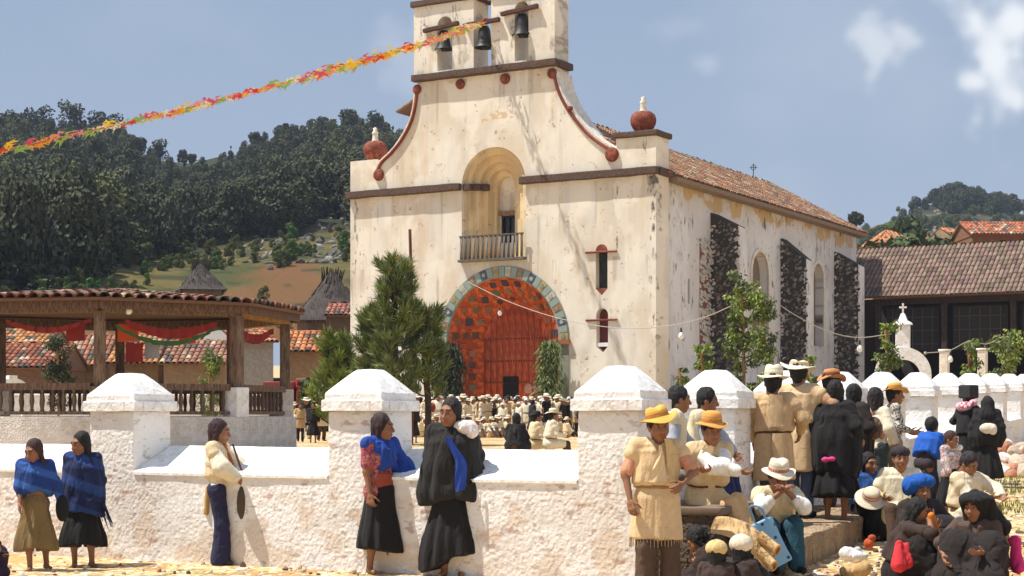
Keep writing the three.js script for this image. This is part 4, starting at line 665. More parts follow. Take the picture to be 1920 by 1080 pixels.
// ---------- long low building right of the church ----------
{
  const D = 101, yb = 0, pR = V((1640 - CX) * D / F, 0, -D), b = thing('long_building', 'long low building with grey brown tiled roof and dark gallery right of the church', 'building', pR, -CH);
  const eY = EYE + 213 * D / F, L = 30, dep = 5.6, rY = eY + 3.35;
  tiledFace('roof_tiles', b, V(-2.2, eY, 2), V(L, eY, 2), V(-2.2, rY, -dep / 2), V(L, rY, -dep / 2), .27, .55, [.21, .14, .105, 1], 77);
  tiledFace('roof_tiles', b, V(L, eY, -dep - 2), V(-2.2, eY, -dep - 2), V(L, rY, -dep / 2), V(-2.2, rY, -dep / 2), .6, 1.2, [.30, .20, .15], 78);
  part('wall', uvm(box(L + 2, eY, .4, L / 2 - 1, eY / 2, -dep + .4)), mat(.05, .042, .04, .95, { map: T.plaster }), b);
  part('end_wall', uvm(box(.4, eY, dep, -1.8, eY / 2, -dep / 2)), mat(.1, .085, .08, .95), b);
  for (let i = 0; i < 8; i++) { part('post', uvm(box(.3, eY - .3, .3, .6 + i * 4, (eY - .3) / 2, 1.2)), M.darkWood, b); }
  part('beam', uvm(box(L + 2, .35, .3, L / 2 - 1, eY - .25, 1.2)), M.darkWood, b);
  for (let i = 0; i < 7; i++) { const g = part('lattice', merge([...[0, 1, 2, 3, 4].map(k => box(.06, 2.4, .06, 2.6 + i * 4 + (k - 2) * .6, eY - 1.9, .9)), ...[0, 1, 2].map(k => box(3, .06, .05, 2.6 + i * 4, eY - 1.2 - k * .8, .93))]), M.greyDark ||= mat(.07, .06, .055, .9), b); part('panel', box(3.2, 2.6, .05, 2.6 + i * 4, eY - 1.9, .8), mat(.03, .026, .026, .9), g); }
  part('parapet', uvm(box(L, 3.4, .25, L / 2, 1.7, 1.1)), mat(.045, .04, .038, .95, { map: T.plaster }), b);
}
// white pillars in front of it
[[1771, 657, 700, 'white plastered pillar left of the two, before the dark gallery'], [1842, 655, 700, 'white plastered pillar right of the two, before the dark gallery']].forEach(([px, yt, , lab]) => { const D = 66, p = at(px, yt, D); p.y = 0; const h = EYE + (HY - yt) * D / F; const t = thing('pillar', lab, 'pillar', p, -CH); part('shaft', uvm(rough(cbox(.34, h - .1, .34, .03, 3, 8, 3), .015, 2, px).translate(0, h / 2, 0)), M.plaster, t); part('pillar_cap', uvm(cbox(.42, .1, .42, .02, 1, 1, 1).translate(0, h, 0)), M.white, t); });
// white arched gate with a cross
{
  const D = 58, p = at(1693, 700, D); p.y = .45; const t = thing('arched_gate', 'white plastered arch with a small tower and cross behind the side wall', 'gate', p, -.25);
  const y0 = EYE - .45, s = D / F, ro = 52 * s, spr = y0 + 72 * s, ri = ro - .38;
  part('arch', uvm(rough(extr([[-ro, 0], [-ro, spr], ...arc(0, spr, ro, Math.PI, 0, 20).slice(1, -1), [ro, spr], [ro, 0], [ri, 0], [ri, spr], ...arc(0, spr - .05, ri, 0, Math.PI, 18), [-ri, 0]], .6, [], -.3), .02, 2)), M.white, t);
  const tb = spr + ro - .12; part('turret', uvm(rough(cbox(.5, 1.0, .5, .04, 3, 4, 3), .02, 2).translate(0, tb + .4, 0)), M.white, t); part('turret_roof', uvm(lathe([[.34, 0], [.3, .08], [.16, .16], [.07, .4], [0, .42]], 8).translate(0, tb + .9, 0)), M.white, t);
  part('cross', uvm(merge([box(.06, .42, .06, 0, tb + 1.45, 0), box(.26, .06, .06, 0, tb + 1.52, 0)])), M.white, t);
}
{ // white arch seen through the bandstand at the left edge
  const D = 62, p = at(22, 730, D); p.y = .4; const t = thing('arched_gate', 'white plastered arch seen past the left end of the bandstand balustrade', 'gate', p, .5), s = D / F, ro = 34 * s, spr = EYE + 32 * s - .4;
  part('arch', uvm(rough(extr([[-ro, 0], [-ro, spr], ...arc(0, spr, ro, Math.PI, 0, 16).slice(1, -1), [ro, spr], [ro, 0], [ro - .28, 0], [ro - .28, spr], ...arc(0, spr, ro - .28, 0, Math.PI, 16), [-ro + .28, 0]], .5, [], -.25), .02, 2)), M.white, t); part('keystone', uvm(box(.3, .2, .56, 0, spr + ro, 0)), M.white, t);
}
{ // far wall of the plaza
  const A = at(-60, 775, 78), B = at(840, 775, 83), e = B.clone().sub(A), t = thing('far_wall', 'low white wall along the far side of the plaza left of the church', 'wall', V(A.x, .5, A.z), Math.atan2(-e.z, e.x));
  const L = e.length(); part('wall_panel', uvm(rough(cbox(L, 1.9, .4, .04, 60, 4, 3), .03, 1).translate(L / 2, .85, 0)), M.white, t); part('coping', uvm(cbox(L, .12, .5, .03, 40, 1, 2).translate(L / 2, 1.85, 0)), M.white, t);
}
{ // red truck
  const D = 80, p = at(568, 740, D); p.y = .6; const t = thing('red_truck', 'red lorry parked behind the far wall between bandstand and pine', 'truck', p, 0), rd = mat(.45, .05, .03, .5), dk = mat(.03, .03, .03, .5);
  part('body', uvm(merge([cbox(1.15, 1.2, 1.9, .06, 3, 3, 3).translate(.35, 1.95, 0), cbox(.7, .75, 1.7, .08, 3, 3, 3).translate(1.1, 1.45, 0), box(2.6, .2, 1.2, -.2, .85, 0)])), rd, t);
  part('windscreen', box(.04, .55, 1.5, .94, 2.2, 0), dk, t); part('side_window', box(.7, .5, .03, .4, 2.2, .97), dk, t); part('cargo_box', uvm(merge([cbox(1.5, 1.3, 2, .04, 3, 3, 3).translate(-1.05, 1.75, 0), ...[0, 1, 2, 3].map(i => box(.08, 1.2, .06, -1.65 + i * .4, 1.75, 1.03))])), mat(.3, .05, .04, .6), t);
  for (const [x, z] of [[.95, .8], [-1.2, .8], [.95, -.8], [-1.2, -.8]]) { const w = part('wheel', new THREE.TorusGeometry(.34, .13, 8, 18).translate(x, .45, z), dk, t); part('hub', new THREE.CylinderGeometry(.2, .2, .16, 10).rotateX(Math.PI / 2).translate(x, .45, z), mat(.4, .4, .4, .5), w); }
}

// ---------- trees and plants in the plaza ----------
function leaves(list, m, name, parent) {                           // list of {p, d (direction), l, w}
  const pos = [], col = [], r = rng(list.length + 7);
  for (const e of list) { const d = e.d.clone().normalize(), sd = V(r() - .5, r() - .5, r() - .5).cross(d).normalize().multiplyScalar(e.w), tip = e.p.clone().addScaledVector(d, e.l), mid = e.p.clone().addScaledVector(d, e.l * .5), b = .6 + .8 * r(); for (const q of [e.p, mid.clone().add(sd), tip, e.p, tip, mid.clone().sub(sd)]) { pos.push(q.x, q.y, q.z); col.push(b * (e.c || 1), b * (e.c || 1), b); } }
  const g = new THREE.BufferGeometry(); g.setAttribute('position', new THREE.Float32BufferAttribute(pos, 3)); g.setAttribute('color', new THREE.Float32BufferAttribute(col, 3)); g.computeVertexNormals(); return part(name, g, m, parent);
}
const barkM = mat(.09, .055, .035, .95, { map: T.wood, bumpMap: T.wood, bumpScale: .02 });
// long-needled pine: branches carry upright tufts of needles
function pine(label, base, h, spread, o = {}) {
  const t = thing('pine_tree', label, 'pine tree', base, 0), r = rng(o.seed || 1), br = [], nd = [];
  part('trunk', uvm(tube([V(0, -.3, 0), V(.05, h * .3, 0), V(-.05, h * .65, .05), V(0, h * .97, 0)], o.tr || .11, 20, 7)), barkM, t);
  const n = o.n || 44;
  for (let i = 0; i < n; i++) {
    const f = (o.low || .12) + (1 - (o.low || .12)) * Math.pow(i / n, .9), y = h * f, a = i * 2.4 + r(), k = spread * (o.prof ? o.prof(f) : (1.05 - f * .8)) * (.55 + .6 * r());
    const s = V(0, y, 0), e = V(Math.cos(a) * k, y + k * (.35 + .5 * r()) , Math.sin(a) * k), m = s.clone().lerp(e, .5).add(V(0, -k * .12, 0));
    br.push(tube([s, m, e], .025, 6, 4));
    const c = new THREE.CatmullRomCurve3([s, m, e]);
    for (let j = 0; j < 5; j++) { const u = .35 + .65 * (j + 1) / 5, p = c.getPoint(u), tuft = c.getTangent(u).add(V((r() - .5) * .8, .9, (r() - .5) * .8)).normalize(), tone = .7 + .7 * r(); for (let q = 0; q < (o.q || 34); q++) { const d = tuft.clone().add(V(r() - .5, r() - .5, r() - .5).multiplyScalar(1.5)); nd.push({ p: p.clone().addScaledVector(tuft, r() * .22), d, l: (.22 + .2 * r()) * (o.nl || 1), w: .011 * (o.nw || 1), c: tone }); } }
  }
  part('branches', merge(br), barkM, t); leaves(nd, o.m || M.needles, 'crown', t); return t;
}
M.needles = new THREE.MeshStandardMaterial({ color: lin(.16, .20, .06), vertexColors: true, roughness: .7, side: THREE.DoubleSide });
M.needles2 = new THREE.MeshStandardMaterial({ color: lin(.20, .25, .05), vertexColors: true, roughness: .7, side: THREE.DoubleSide });
M.leaf = new THREE.MeshStandardMaterial({ color: lin(.12, .16, .035), vertexColors: true, roughness: .7, side: THREE.DoubleSide });
const gAt = (px, D) => { const p = at(px, 0, D); p.y = ground(p.x, p.z); return p; };
const pp = f => .55 + .6 * Math.sin(Math.PI * Math.min(1, f * 1.15 + .1)) * (1.15 - f);
pine('tall long needled pine, the highest top left of the church door', gAt(742, 52), 5.5, .9, { seed: 3, low: .26, n: 46, prof: pp, nw: 1.4, nl: 1.2, q: 40 });
pine('pine leaning over the left door jamb, right of the tallest pine', gAt(800, 53), 4.2, .62, { seed: 13, low: .34, n: 28, prof: pp, nw: 1.4, nl: 1.2, q: 38 });
pine('pine with a forked top just left of the tallest pine', gAt(700, 53.5), 4.1, .7, { seed: 6, low: .3, n: 30, prof: pp, nw: 1.4, nl: 1.2, q: 38 });
pine('bushy bright green pine, leftmost of the pines', gAt(632, 56), 3.3, .85, { seed: 5, low: .15, n: 36, prof: pp, nw: 1.4, nl: 1.2, q: 38, m: M.needles2 });
// pole beside the pine
{ const p = gAt(772, 53), h = EYE + (HY - 430) * 53 / F - p.y; const t = thing('festival_pole', 'thin reddish wooden pole rising above the tall pine', 'pole', p); part('pole', uvm(tube([V(0, -.2, 0), V(.03, h * .5, 0), V(-.06, h, 0)], .055, 12, 6)), M.redPole = mat(.24, .07, .04, .85, { map: T.wood }), t); part('side_stick', bar(V(-.25, h * .93 - .9, .03), V(.02, h - 1.3, .03), .03, .02, 5), M.redPole, t); }
// pine boughs tied on both sides of the church door
function bough(label, lx, y0, y1, w, seed, dark) {
  const p = V(lx, 0, .55).applyAxisAngle(V(0, 1, 0), -CH).add(C0), t = thing('pine_bough', label, 'greenery', p, -CH), r = rng(seed), nd = [];
  part('stems', merge([0, 1, 2].map(i => bar(V((i - 1) * .25, .2, 0), V((i - 1) * .3, y1, 0), .05, .03, 5))), barkM, t);
  for (let i = 0; i < 2600; i++) { const f = r(), y = lerp(y0, y1, f), ww = w * (.6 + .5 * Math.sin(Math.PI * f)) * (.7 + .5 * noise(y * 1.5, seed)), p2 = V((r() + r() - 1) * ww, y, (r() - .3) * .5); nd.push({ p: p2, d: V((r() - .5) * 1.2, -.9 + r() * .7, r() * .6), l: .3 + .35 * r(), w: .03, c: .8 + .5 * r() }); }
  leaves(nd, dark, 'foliage', t);
}
bough('bundle of pine boughs in a painted shade tone tied along the left side of the church door', doorX - 2.5, .7, 5.0, 1.0, 4, M.darkNeedles = new THREE.MeshStandardMaterial({ color: lin(.035, .045, .02), vertexColors: true, roughness: .8, side: THREE.DoubleSide }));  // shadow beside the door is painted into these darker needles
bough('green bundle of pine boughs tied along the right side of the church door', doorX + 3.0, .7, 5.0, .75, 8, M.needles);
// leafy saplings tied to poles
function sapling(label, px, yTop, D, w, o = {}) {
  const p = gAt(px, D), h = EYE + (HY - yTop) * D / F - p.y, t = thing('leafy_tree', label, 'tree', p), r = rng(px), br = [], nd = [];
  part('trunk', uvm(tube([V(0, -.2, 0), V(o.lean ? -o.lean * .4 : .04, h * .5, 0), V(o.lean ? -o.lean : -.05, h * .93, 0)], o.r || .05, 14, 6)), o.pole || M.stick, t);
  const n = o.n || 26; for (let i = 0; i < n; i++) { const f = lerp(o.low || .35, .95, r()), a = r() * 6.28, s = V(-(o.lean || 0) * f, h * f, 0), k = w * (.4 + .7 * r()) * (1.15 - .5 * f), e = s.clone().add(V(Math.cos(a) * k, k * (.1 + .6 * r()), Math.sin(a) * k)); br.push(bar(s, e, .018, .008, 4)); const tone = .65 + .8 * r(); for (let q = 0; q < (o.q || 42) * 2.2; q++) { const u = .3 + .7 * r(), b = s.clone().lerp(e, u).add(V(r() - .5, r() - .5, r() - .5).multiplyScalar(w * .45)); nd.push({ p: b, d: V(r() - .5, r() * .5 - .6, r() - .5), l: .08 + .09 * r(), w: .028, c: tone * 1.15 }); } }
  part('branches', merge(br), barkM, t); leaves(nd, o.m || M.leaf, 'crown', t); return t;
}
M.stick = mat(.42, .25, .09, .8, { map: T.wood });
sapling('leafy tree lashed to a yellow pole before the first church buttress', 1392, 505, 46, .6, { n: 34, low: .3 });
sapling('leafy sapling on a leaning yellow pole right of the taller leafy tree', 1449, 545, 45, .55, { n: 30, lean: .35, low: .25 });
sapling('small dark leafed bush behind the second cap of the side wall', 1318, 640, 44, .4, { n: 16, low: .3 });
sapling('tiny shoot of leaves just right of the church corner', 1277, 678, 44, .22, { n: 6, low: .5, q: 24 });
sapling('small leafy tree tied to a red stick left of the arched gate', 1664, 602, 47, .5, { n: 22, low: .35 });
sapling('low leafy branches behind the hats beside the second buttress', 1520, 660, 46, .4, { n: 12, low: .4 });
sapling('thin tree with drooping leaves on a red stick before the dark gallery', 1818, 628, 52, .55, { n: 15, low: .45, q: 26, pole: M.redPole });
sapling('feathery dark tree at the right edge before the dark gallery', 1886, 610, 52, .75, { n: 34, low: .25, m: M.needles });
sapling('round leaved tree behind the balustrade in the middle of the bandstand', 392, 655, 64, .75, { n: 26, low: .2 });
sapling('dark tree behind the left post gap of the bandstand', 108, 622, 62, .7, { n: 30, low: .3, m: M.darkNeedles });
{ // shrubs along the far wall and beyond the nave
  const r = rng(77); const put = (label, px, yt, D, R, H, m, base) => { const p = at(px, yt, D); p.y -= H; const t = thing('shrub', label, 'shrub', p, px); const g = crownGeo(px, 520, R, H, R * .16); part('foliage', g, m, t); part('stem', bar(V(0, -1, 0), V(0, H * .4, 0), .1, .06, 5), barkM, t); };
  const lm2 = leafMat(.05, .075, .02);
  put('green bush left of the pines at the far wall', 606, 705, 78, 1.1, 1.5, lm2); put('pale green tree on the field foot, left of the bandstand roof middle', 118, 508, 175, 3.2, 4.2, leafMat(.10, .14, .03)); put('bright round leaf clump above the bandstand eave', 174, 522, 120, .55, 1.1, leafMat(.04, .13, .03)); 
  put('bushes beyond the church end wall below the orange hip roof', 1660, 458, 125, 2.2, 2.2, lm2); put('row of bushes above the ridge of the long building', 1712, 457, 126, 2.4, 2.2, lm2); put('bush just left of the low tile roof behind the long building', 1755, 456, 127, 1.6, 1.8, lm2); put('light green bush beside the brown walled house', 1790, 444, 145, 1.6, 2, leafMat(.08, .1, .03)); put('dark round bush at the foot of the far right hill', 1690, 418, 230, 3, 4, lm2);
}

// ---------- festoon cables and bulbs, paper garland ----------
const cable = mat(.40, .36, .31, .8), bulbM = mat(.85, .85, .82, .25);
function festoon(label, pts, bulbs) { const c = pts.map(q => at(...q)); const t = thing('festoon_cable', label, 'cable', [0, 0, 0]); part('cable', tube(c, .014, 60, 5), cable, t); part('cable_tie', new THREE.SphereGeometry(.05, 8, 6).translate(c[0].x, c[0].y, c[0].z), cable, t); bulbs.forEach(([px, py, D, lab]) => { const p = at(px, py, D); const b = thing('light_bulb', lab, 'light bulb', p, 0, 'festoon bulbs'); part('glass', lathe([[0, -.13], [.06, -.11], [.085, -.05], [.07, .02], [.035, .07], [.03, .1], [0, .1]], 12), bulbM, b); part('socket', bar(V(0, .08, 0), V(0, .22, 0), .035, .025, 8), M.iron, b); }); }
festoon('pale cable sagging from the arch of the church door to the sapling before the buttress', [[880, 530, 70], [960, 568, 64], [1070, 602, 58], [1180, 616, 54], [1290, 604, 50], [1370, 574, 47], [1426, 541, 45]], [[937, 586, 66, 'white bulb hanging before the church door'], [1277, 628, 50, 'white bulb hanging before the plain side wall of the church']]);
festoon('pale cable sagging from the leaning sapling to the small tree by the arched gate', [[1426, 541, 45], [1480, 584, 46], [1550, 620, 46.5], [1610, 633, 47], [1672, 626, 47]], [[1612, 652, 47, 'white bulb hanging beside the third buttress']]);
festoon('thin cable looping from the arched gate towards the right edge', [[1735, 662, 52], [1780, 657, 52], [1818, 640, 52], [1850, 645, 52], [1886, 628, 52]], [[1782, 672, 52, 'white bulb hanging by the left white pillar']]);
{
  const a = at(-40, 292, 40), b = V(onF(905, 45)[0], onF(905, 45)[1], .1).applyAxisAngle(V(0, 1, 0), -CH).add(C0), n = 150, r = rng(31), t = thing('paper_garland', 'garland of red, yellow, green and white paper streamers strung to the belfry', 'garland', [0, 0, 0]);
  const mid = a.clone().lerp(b, .5); mid.y -= .55; const c = new THREE.QuadraticBezierCurve3(a, mid, b); part('string', new THREE.TubeGeometry(c, 60, .025, 5), mat(.5, .15, .08, .8), t);
  const cols = [[.75, .06, .05], [.88, .62, .06], [.88, .70, .08], [.80, .12, .22], [.34, .55, .14], [.88, .84, .66], [.88, .42, .04], [.82, .36, .42]].map(q => mat(...q, .9, { side: THREE.DoubleSide }));
  const tufts = [0, 1, 2, 3, 4].map(k => { const q = rng(k + 50), pos = []; for (let i = 0; i < 12; i++) { const a2 = -Math.PI / 2 + (q() - .5) * 2.4, l = .5 + .55 * q(), w = .08 + .06 * q(), z = (q() - .5) * .5, x = (q() - .5) * .9, d = [Math.cos(a2), Math.sin(a2)], ny = [-d[1] * w, d[0] * w], up = (q() - .25) * .4; for (const s of [[x - ny[0], up - ny[1], z], [x + ny[0], up + ny[1], z], [x + d[0] * l * .8, up + d[1] * l * .6, z + (q() - .5) * .5]]) pos.push(...s); } const g = new THREE.BufferGeometry(); g.setAttribute('position', new THREE.Float32BufferAttribute(pos, 3)); g.computeVertexNormals(); return g; });
  let u = 0; for (let i = 0; i < n; i++) { const p = c.getPoint(Math.pow(i / n, .82)), s = (.17 + .1 * r()) * 1.2 * (.75 + (p.z < -60 ? .5 : .12) + .15 * -p.z / 80); const m = part('paper_tuft', tufts[(r() * 5) | 0], cols[(Math.floor(i / (1.6 + r())) * 3 + (r() < .3 ? 1 : 0)) % 8], t); m.position.copy(p); m.position.y += (r() - .5) * .16; m.scale.set(s * 1.5, s, s); m.rotation.set(r(), .3 + r() * .6, r() * .4); }
}
// bench and step along the side wall, heaps
{
  const o = P3.clone().addScaledVector(outB, PW / 2 + .02);
  const st = thing('stone_step', 'worn stone step along the side wall on which the hatted men stand', 'step', [0, 0, 0]), sm2 = mat(.50, .36, .24, .95, { map: T.plaster, bumpMap: T.grain, bumpScale: .05 });
  const rot = Math.atan2(-dirB.z, dirB.x);
  const put = (g, t, wd, y) => { const p = o.clone().addScaledVector(dirB, t).addScaledVector(outB, wd); g.rotateY(rot); g.translate(p.x, y, p.z); return uvm(g); };
  for (let i = 0; i < 5; i++) { const L = .98; part('slab', put(rough(cbox(L, .5, .86, .03, 7, 4, 6), .018, 2.5, i * 11), 1.55 + i * 1.0 + (i ? .012 * i : 0), .43, .08 + .018 * i), sm2, st); }
  const bench = thing('stone_bench', 'dark brown stone bench at the corner of the side wall behind the man in front', 'bench', [0, 0, 0]);
  part('block', put(rough(cbox(1.15, .9, .62, .04, 7, 6, 5), .02, 2.2, 70), .35, .31, .2), mat(.11, .075, .055, .95, { bumpMap: T.grain, bumpScale: .05 }), bench);
  part('seat_slab', put(rough(cbox(1.2, .07, .68, .02, 7, 3, 5), .012, 2.2, 71), .35, .33, .67), mat(.22, .16, .12, .95, { map: T.plaster }), bench);
}
{ // litter, pebbles and grass on the ground
  const r = rng(91), peb = [], pg = rough(new THREE.IcosahedronGeometry(1, 1), .3, 1.3, 2);
  for (let i = 0; i < 2600; i++) { const D = 14.2 + 14 * Math.pow(r(), 1.7), px = r() < .45 ? -40 + 1240 * r() : 1480 + 460 * r(), p = gAt(px, D); const b = p.clone().sub(P3), a = b.dot(inA), bb = b.dot(outB); if (a > -.35 && bb < .4) continue; const s = .006 + .026 * Math.pow(r(), 3); p.y += s * .3; const k = r(); peb.push({ p, ry: r() * 6, rx: r() * 3, s: [s * (1 + r()), s * .7, s], c: k < .2 ? [.75, .7, .62] : k < .3 ? [.35, .08, .05] : k < .6 ? [.16, .11, .08] : [.5, .36, .22] }); }
  tag(instances('pebbles', pg, mat(1, 1, 1, .95), peb), 'pebbles and scraps scattered over the sandy ground before the walls', 'pebbles');
  const rub = []; for (let i = 0; i < 160; i++) { const p = gAt(1855 + 90 * r(), 26.5 + 4 * r()); const h = Math.max(0, 1 - Math.hypot(p.x - 8.6, p.z + 28.5) / 2.2); p.y += h * .55 * r(); const s = .05 + .1 * r(); rub.push({ p, ry: r() * 6, rx: r() * 6, s: [s * 1.5, s, s], c: r() < .3 ? [.85, .8, .72] : r() < .5 ? [.5, .22, .13] : [.5, .4, .3] }); }
  tag(instances('rubble_heap', pg, mat(1, 1, 1, .95), rub), 'heap of broken stone and husks at the foot of the side wall at the right edge', 'rubble');
  const gs = []; for (let i = 0; i < 2600; i++) { const p = gAt(1700 + 230 * r(), 19 + 9 * r()); if (fbm(p.x * 1.2, p.z * 1.2, 5, 3) < .5) continue; gs.push({ p, d: V(r() - .5, 1.2, r() - .5), l: .04 + .06 * r(), w: .008, c: 1.4 }); }
  tag(leaves(gs, M.leaf, 'grass_tufts', scene), 'thin dry grass on the sandy ground at the right', 'grass', null, 'stuff');
}
// ---------- figures: joints, tapered limbs joined with a smooth minimum, meshed on a grid ----------
const smin = (a, b, k) => { const h = Math.max(k - Math.abs(a - b), 0) / k; return Math.min(a, b) - h * h * k * .25; };
function capsule(a, b, ra, rb = ra) { const bx = b.x - a.x, by = b.y - a.y, bz = b.z - a.z, L = bx * bx + by * by + bz * bz || 1e-9, ax = a.x, ay = a.y, az = a.z; const f = (x, y, z) => { const px = x - ax, py = y - ay, pz = z - az, h = clamp((px * bx + py * by + pz * bz) / L), dx = px - bx * h, dy = py - by * h, dz = pz - bz * h; return Math.sqrt(dx * dx + dy * dy + dz * dz) - (ra + (rb - ra) * h); }; const R = Math.max(ra, rb); f.box = [Math.min(a.x, b.x) - R, Math.min(a.y, b.y) - R, Math.min(a.z, b.z) - R, Math.max(a.x, b.x) + R, Math.max(a.y, b.y) + R, Math.max(a.z, b.z) + R]; return f; }
function ellip(c, rx, ry, rz) { const f = (x, y, z) => { const px = (x - c.x) / rx, py = (y - c.y) / ry, pz = (z - c.z) / rz, k0 = Math.sqrt(px * px + py * py + pz * pz), k1 = Math.sqrt(px * px / rx / rx + py * py / ry / ry + pz * pz / rz / rz); return k1 < 1e-9 ? -Math.min(rx, ry, rz) : k0 * (k0 - 1) / k1; }; f.box = [c.x - rx, c.y - ry, c.z - rz, c.x + rx, c.y + ry, c.z + rz]; return f; }
// elliptical profile along an axis: prof = [[t (m from a), half width, half depth, side shift, front shift]], folds as ripples round it
function profile(a, axis, lat, prof, o = {}) {
  const fr = lat.clone().cross(axis).normalize(); const la = axis.clone().cross(fr).normalize().multiplyScalar(Math.sign(axis.clone().cross(fr).dot(lat)) || 1);
  const t0 = prof[0][0], t1 = prof[prof.length - 1][0];
  const f = (x, y, z) => {
    const px = x - a.x, py = y - a.y, pz = z - a.z, t = px * axis.x + py * axis.y + pz * axis.z; let u = px * la.x + py * la.y + pz * la.z, v = px * fr.x + py * fr.y + pz * fr.z;
    let i = 1; while (i < prof.length - 1 && t > prof[i][0]) i++;
    const A = prof[i - 1], B = prof[i], s = sm(clamp((t - A[0]) / (B[0] - A[0]))); let w = lerp(A[1], B[1], s), d = lerp(A[2], B[2], s); u -= lerp(A[3] || 0, B[3] || 0, s); v -= lerp(A[4] || 0, B[4] || 0, s);
    const an = Math.atan2(v / d, u / w); if (o.rip) { const q = 1 + o.rip * clamp((t - t0) / (t1 - t0)) * (Math.sin(an * (o.n || 9) + (o.ph || 0)) * .6 + Math.sin(an * (o.n || 9) * 1.7 + 1) * .4); w *= q; d *= q; }
    const e = o.pow || 2, k = Math.pow(Math.pow(Math.abs(u / w), e) + Math.pow(Math.abs(v / d), e), 1 / e), rad = (k - 1) * Math.min(w, d);
    const end = t1 + (o.slant ? o.slant * u : 0) + (o.slantF ? o.slantF * v : 0) + (o.wave ? o.wave * Math.sin(an * 2 + 1) : 0);
    const c = Math.max(t0 - t, t - end); return smax(rad, c, o.r || .03);
  };
  let W = 0; for (const p of prof) W = Math.max(W, p[1] + Math.abs(p[3] || 0), p[2] + Math.abs(p[4] || 0)); W *= 1.2;
  const b = a.clone().addScaledVector(axis, t1 + Math.abs(o.slant || 0) * W + (o.wave || 0)), c = a.clone().addScaledVector(axis, t0); f.box = [Math.min(b.x, c.x) - W, Math.min(b.y, c.y) - W * .4, Math.min(b.z, c.z) - W, Math.max(b.x, c.x) + W, Math.max(b.y, c.y) + W * .4, Math.max(b.z, c.z) + W]; return f;
}
const smax = (a, b, k) => -smin(-a, -b, k);
function mesher(list, k, cell, o = {}) {
  const lo = [1e9, 1e9, 1e9], hi = [-1e9, -1e9, -1e9]; for (const p of list) for (let i = 0; i < 3; i++) { lo[i] = Math.min(lo[i], p.box[i]); hi[i] = Math.max(hi[i], p.box[i + 3]); }
  const m = cell * 2.5 + (o.grow || 0) + (o.fold || 0); for (let i = 0; i < 3; i++) { lo[i] -= m; hi[i] += m; }
  const sdf = (x, y, z) => { let d = 1e9; for (const p of list) { const b = p.box, q = Math.max(b[0] - x, x - b[3], b[1] - y, y - b[4], b[2] - z, z - b[5]); if (q > k + .02 && q > d + k) continue; d = smin(d, p(x, y, z), k); } d -= o.grow || 0; if (o.fold) { const q = fbm(x * (o.ff || 13) + 5, y * (o.fy || 4), z * (o.ff || 13), 2); d += o.fold * ((q - .5) * 2 + .9 - Math.min(1, Math.abs(q - .5) * 9) * .9); } if (o.cut) for (const c of o.cut) d = smax(d, -c(x, y, z), .012); return d; };
  return surfaceNet(sdf, lo, hi, cell);
}
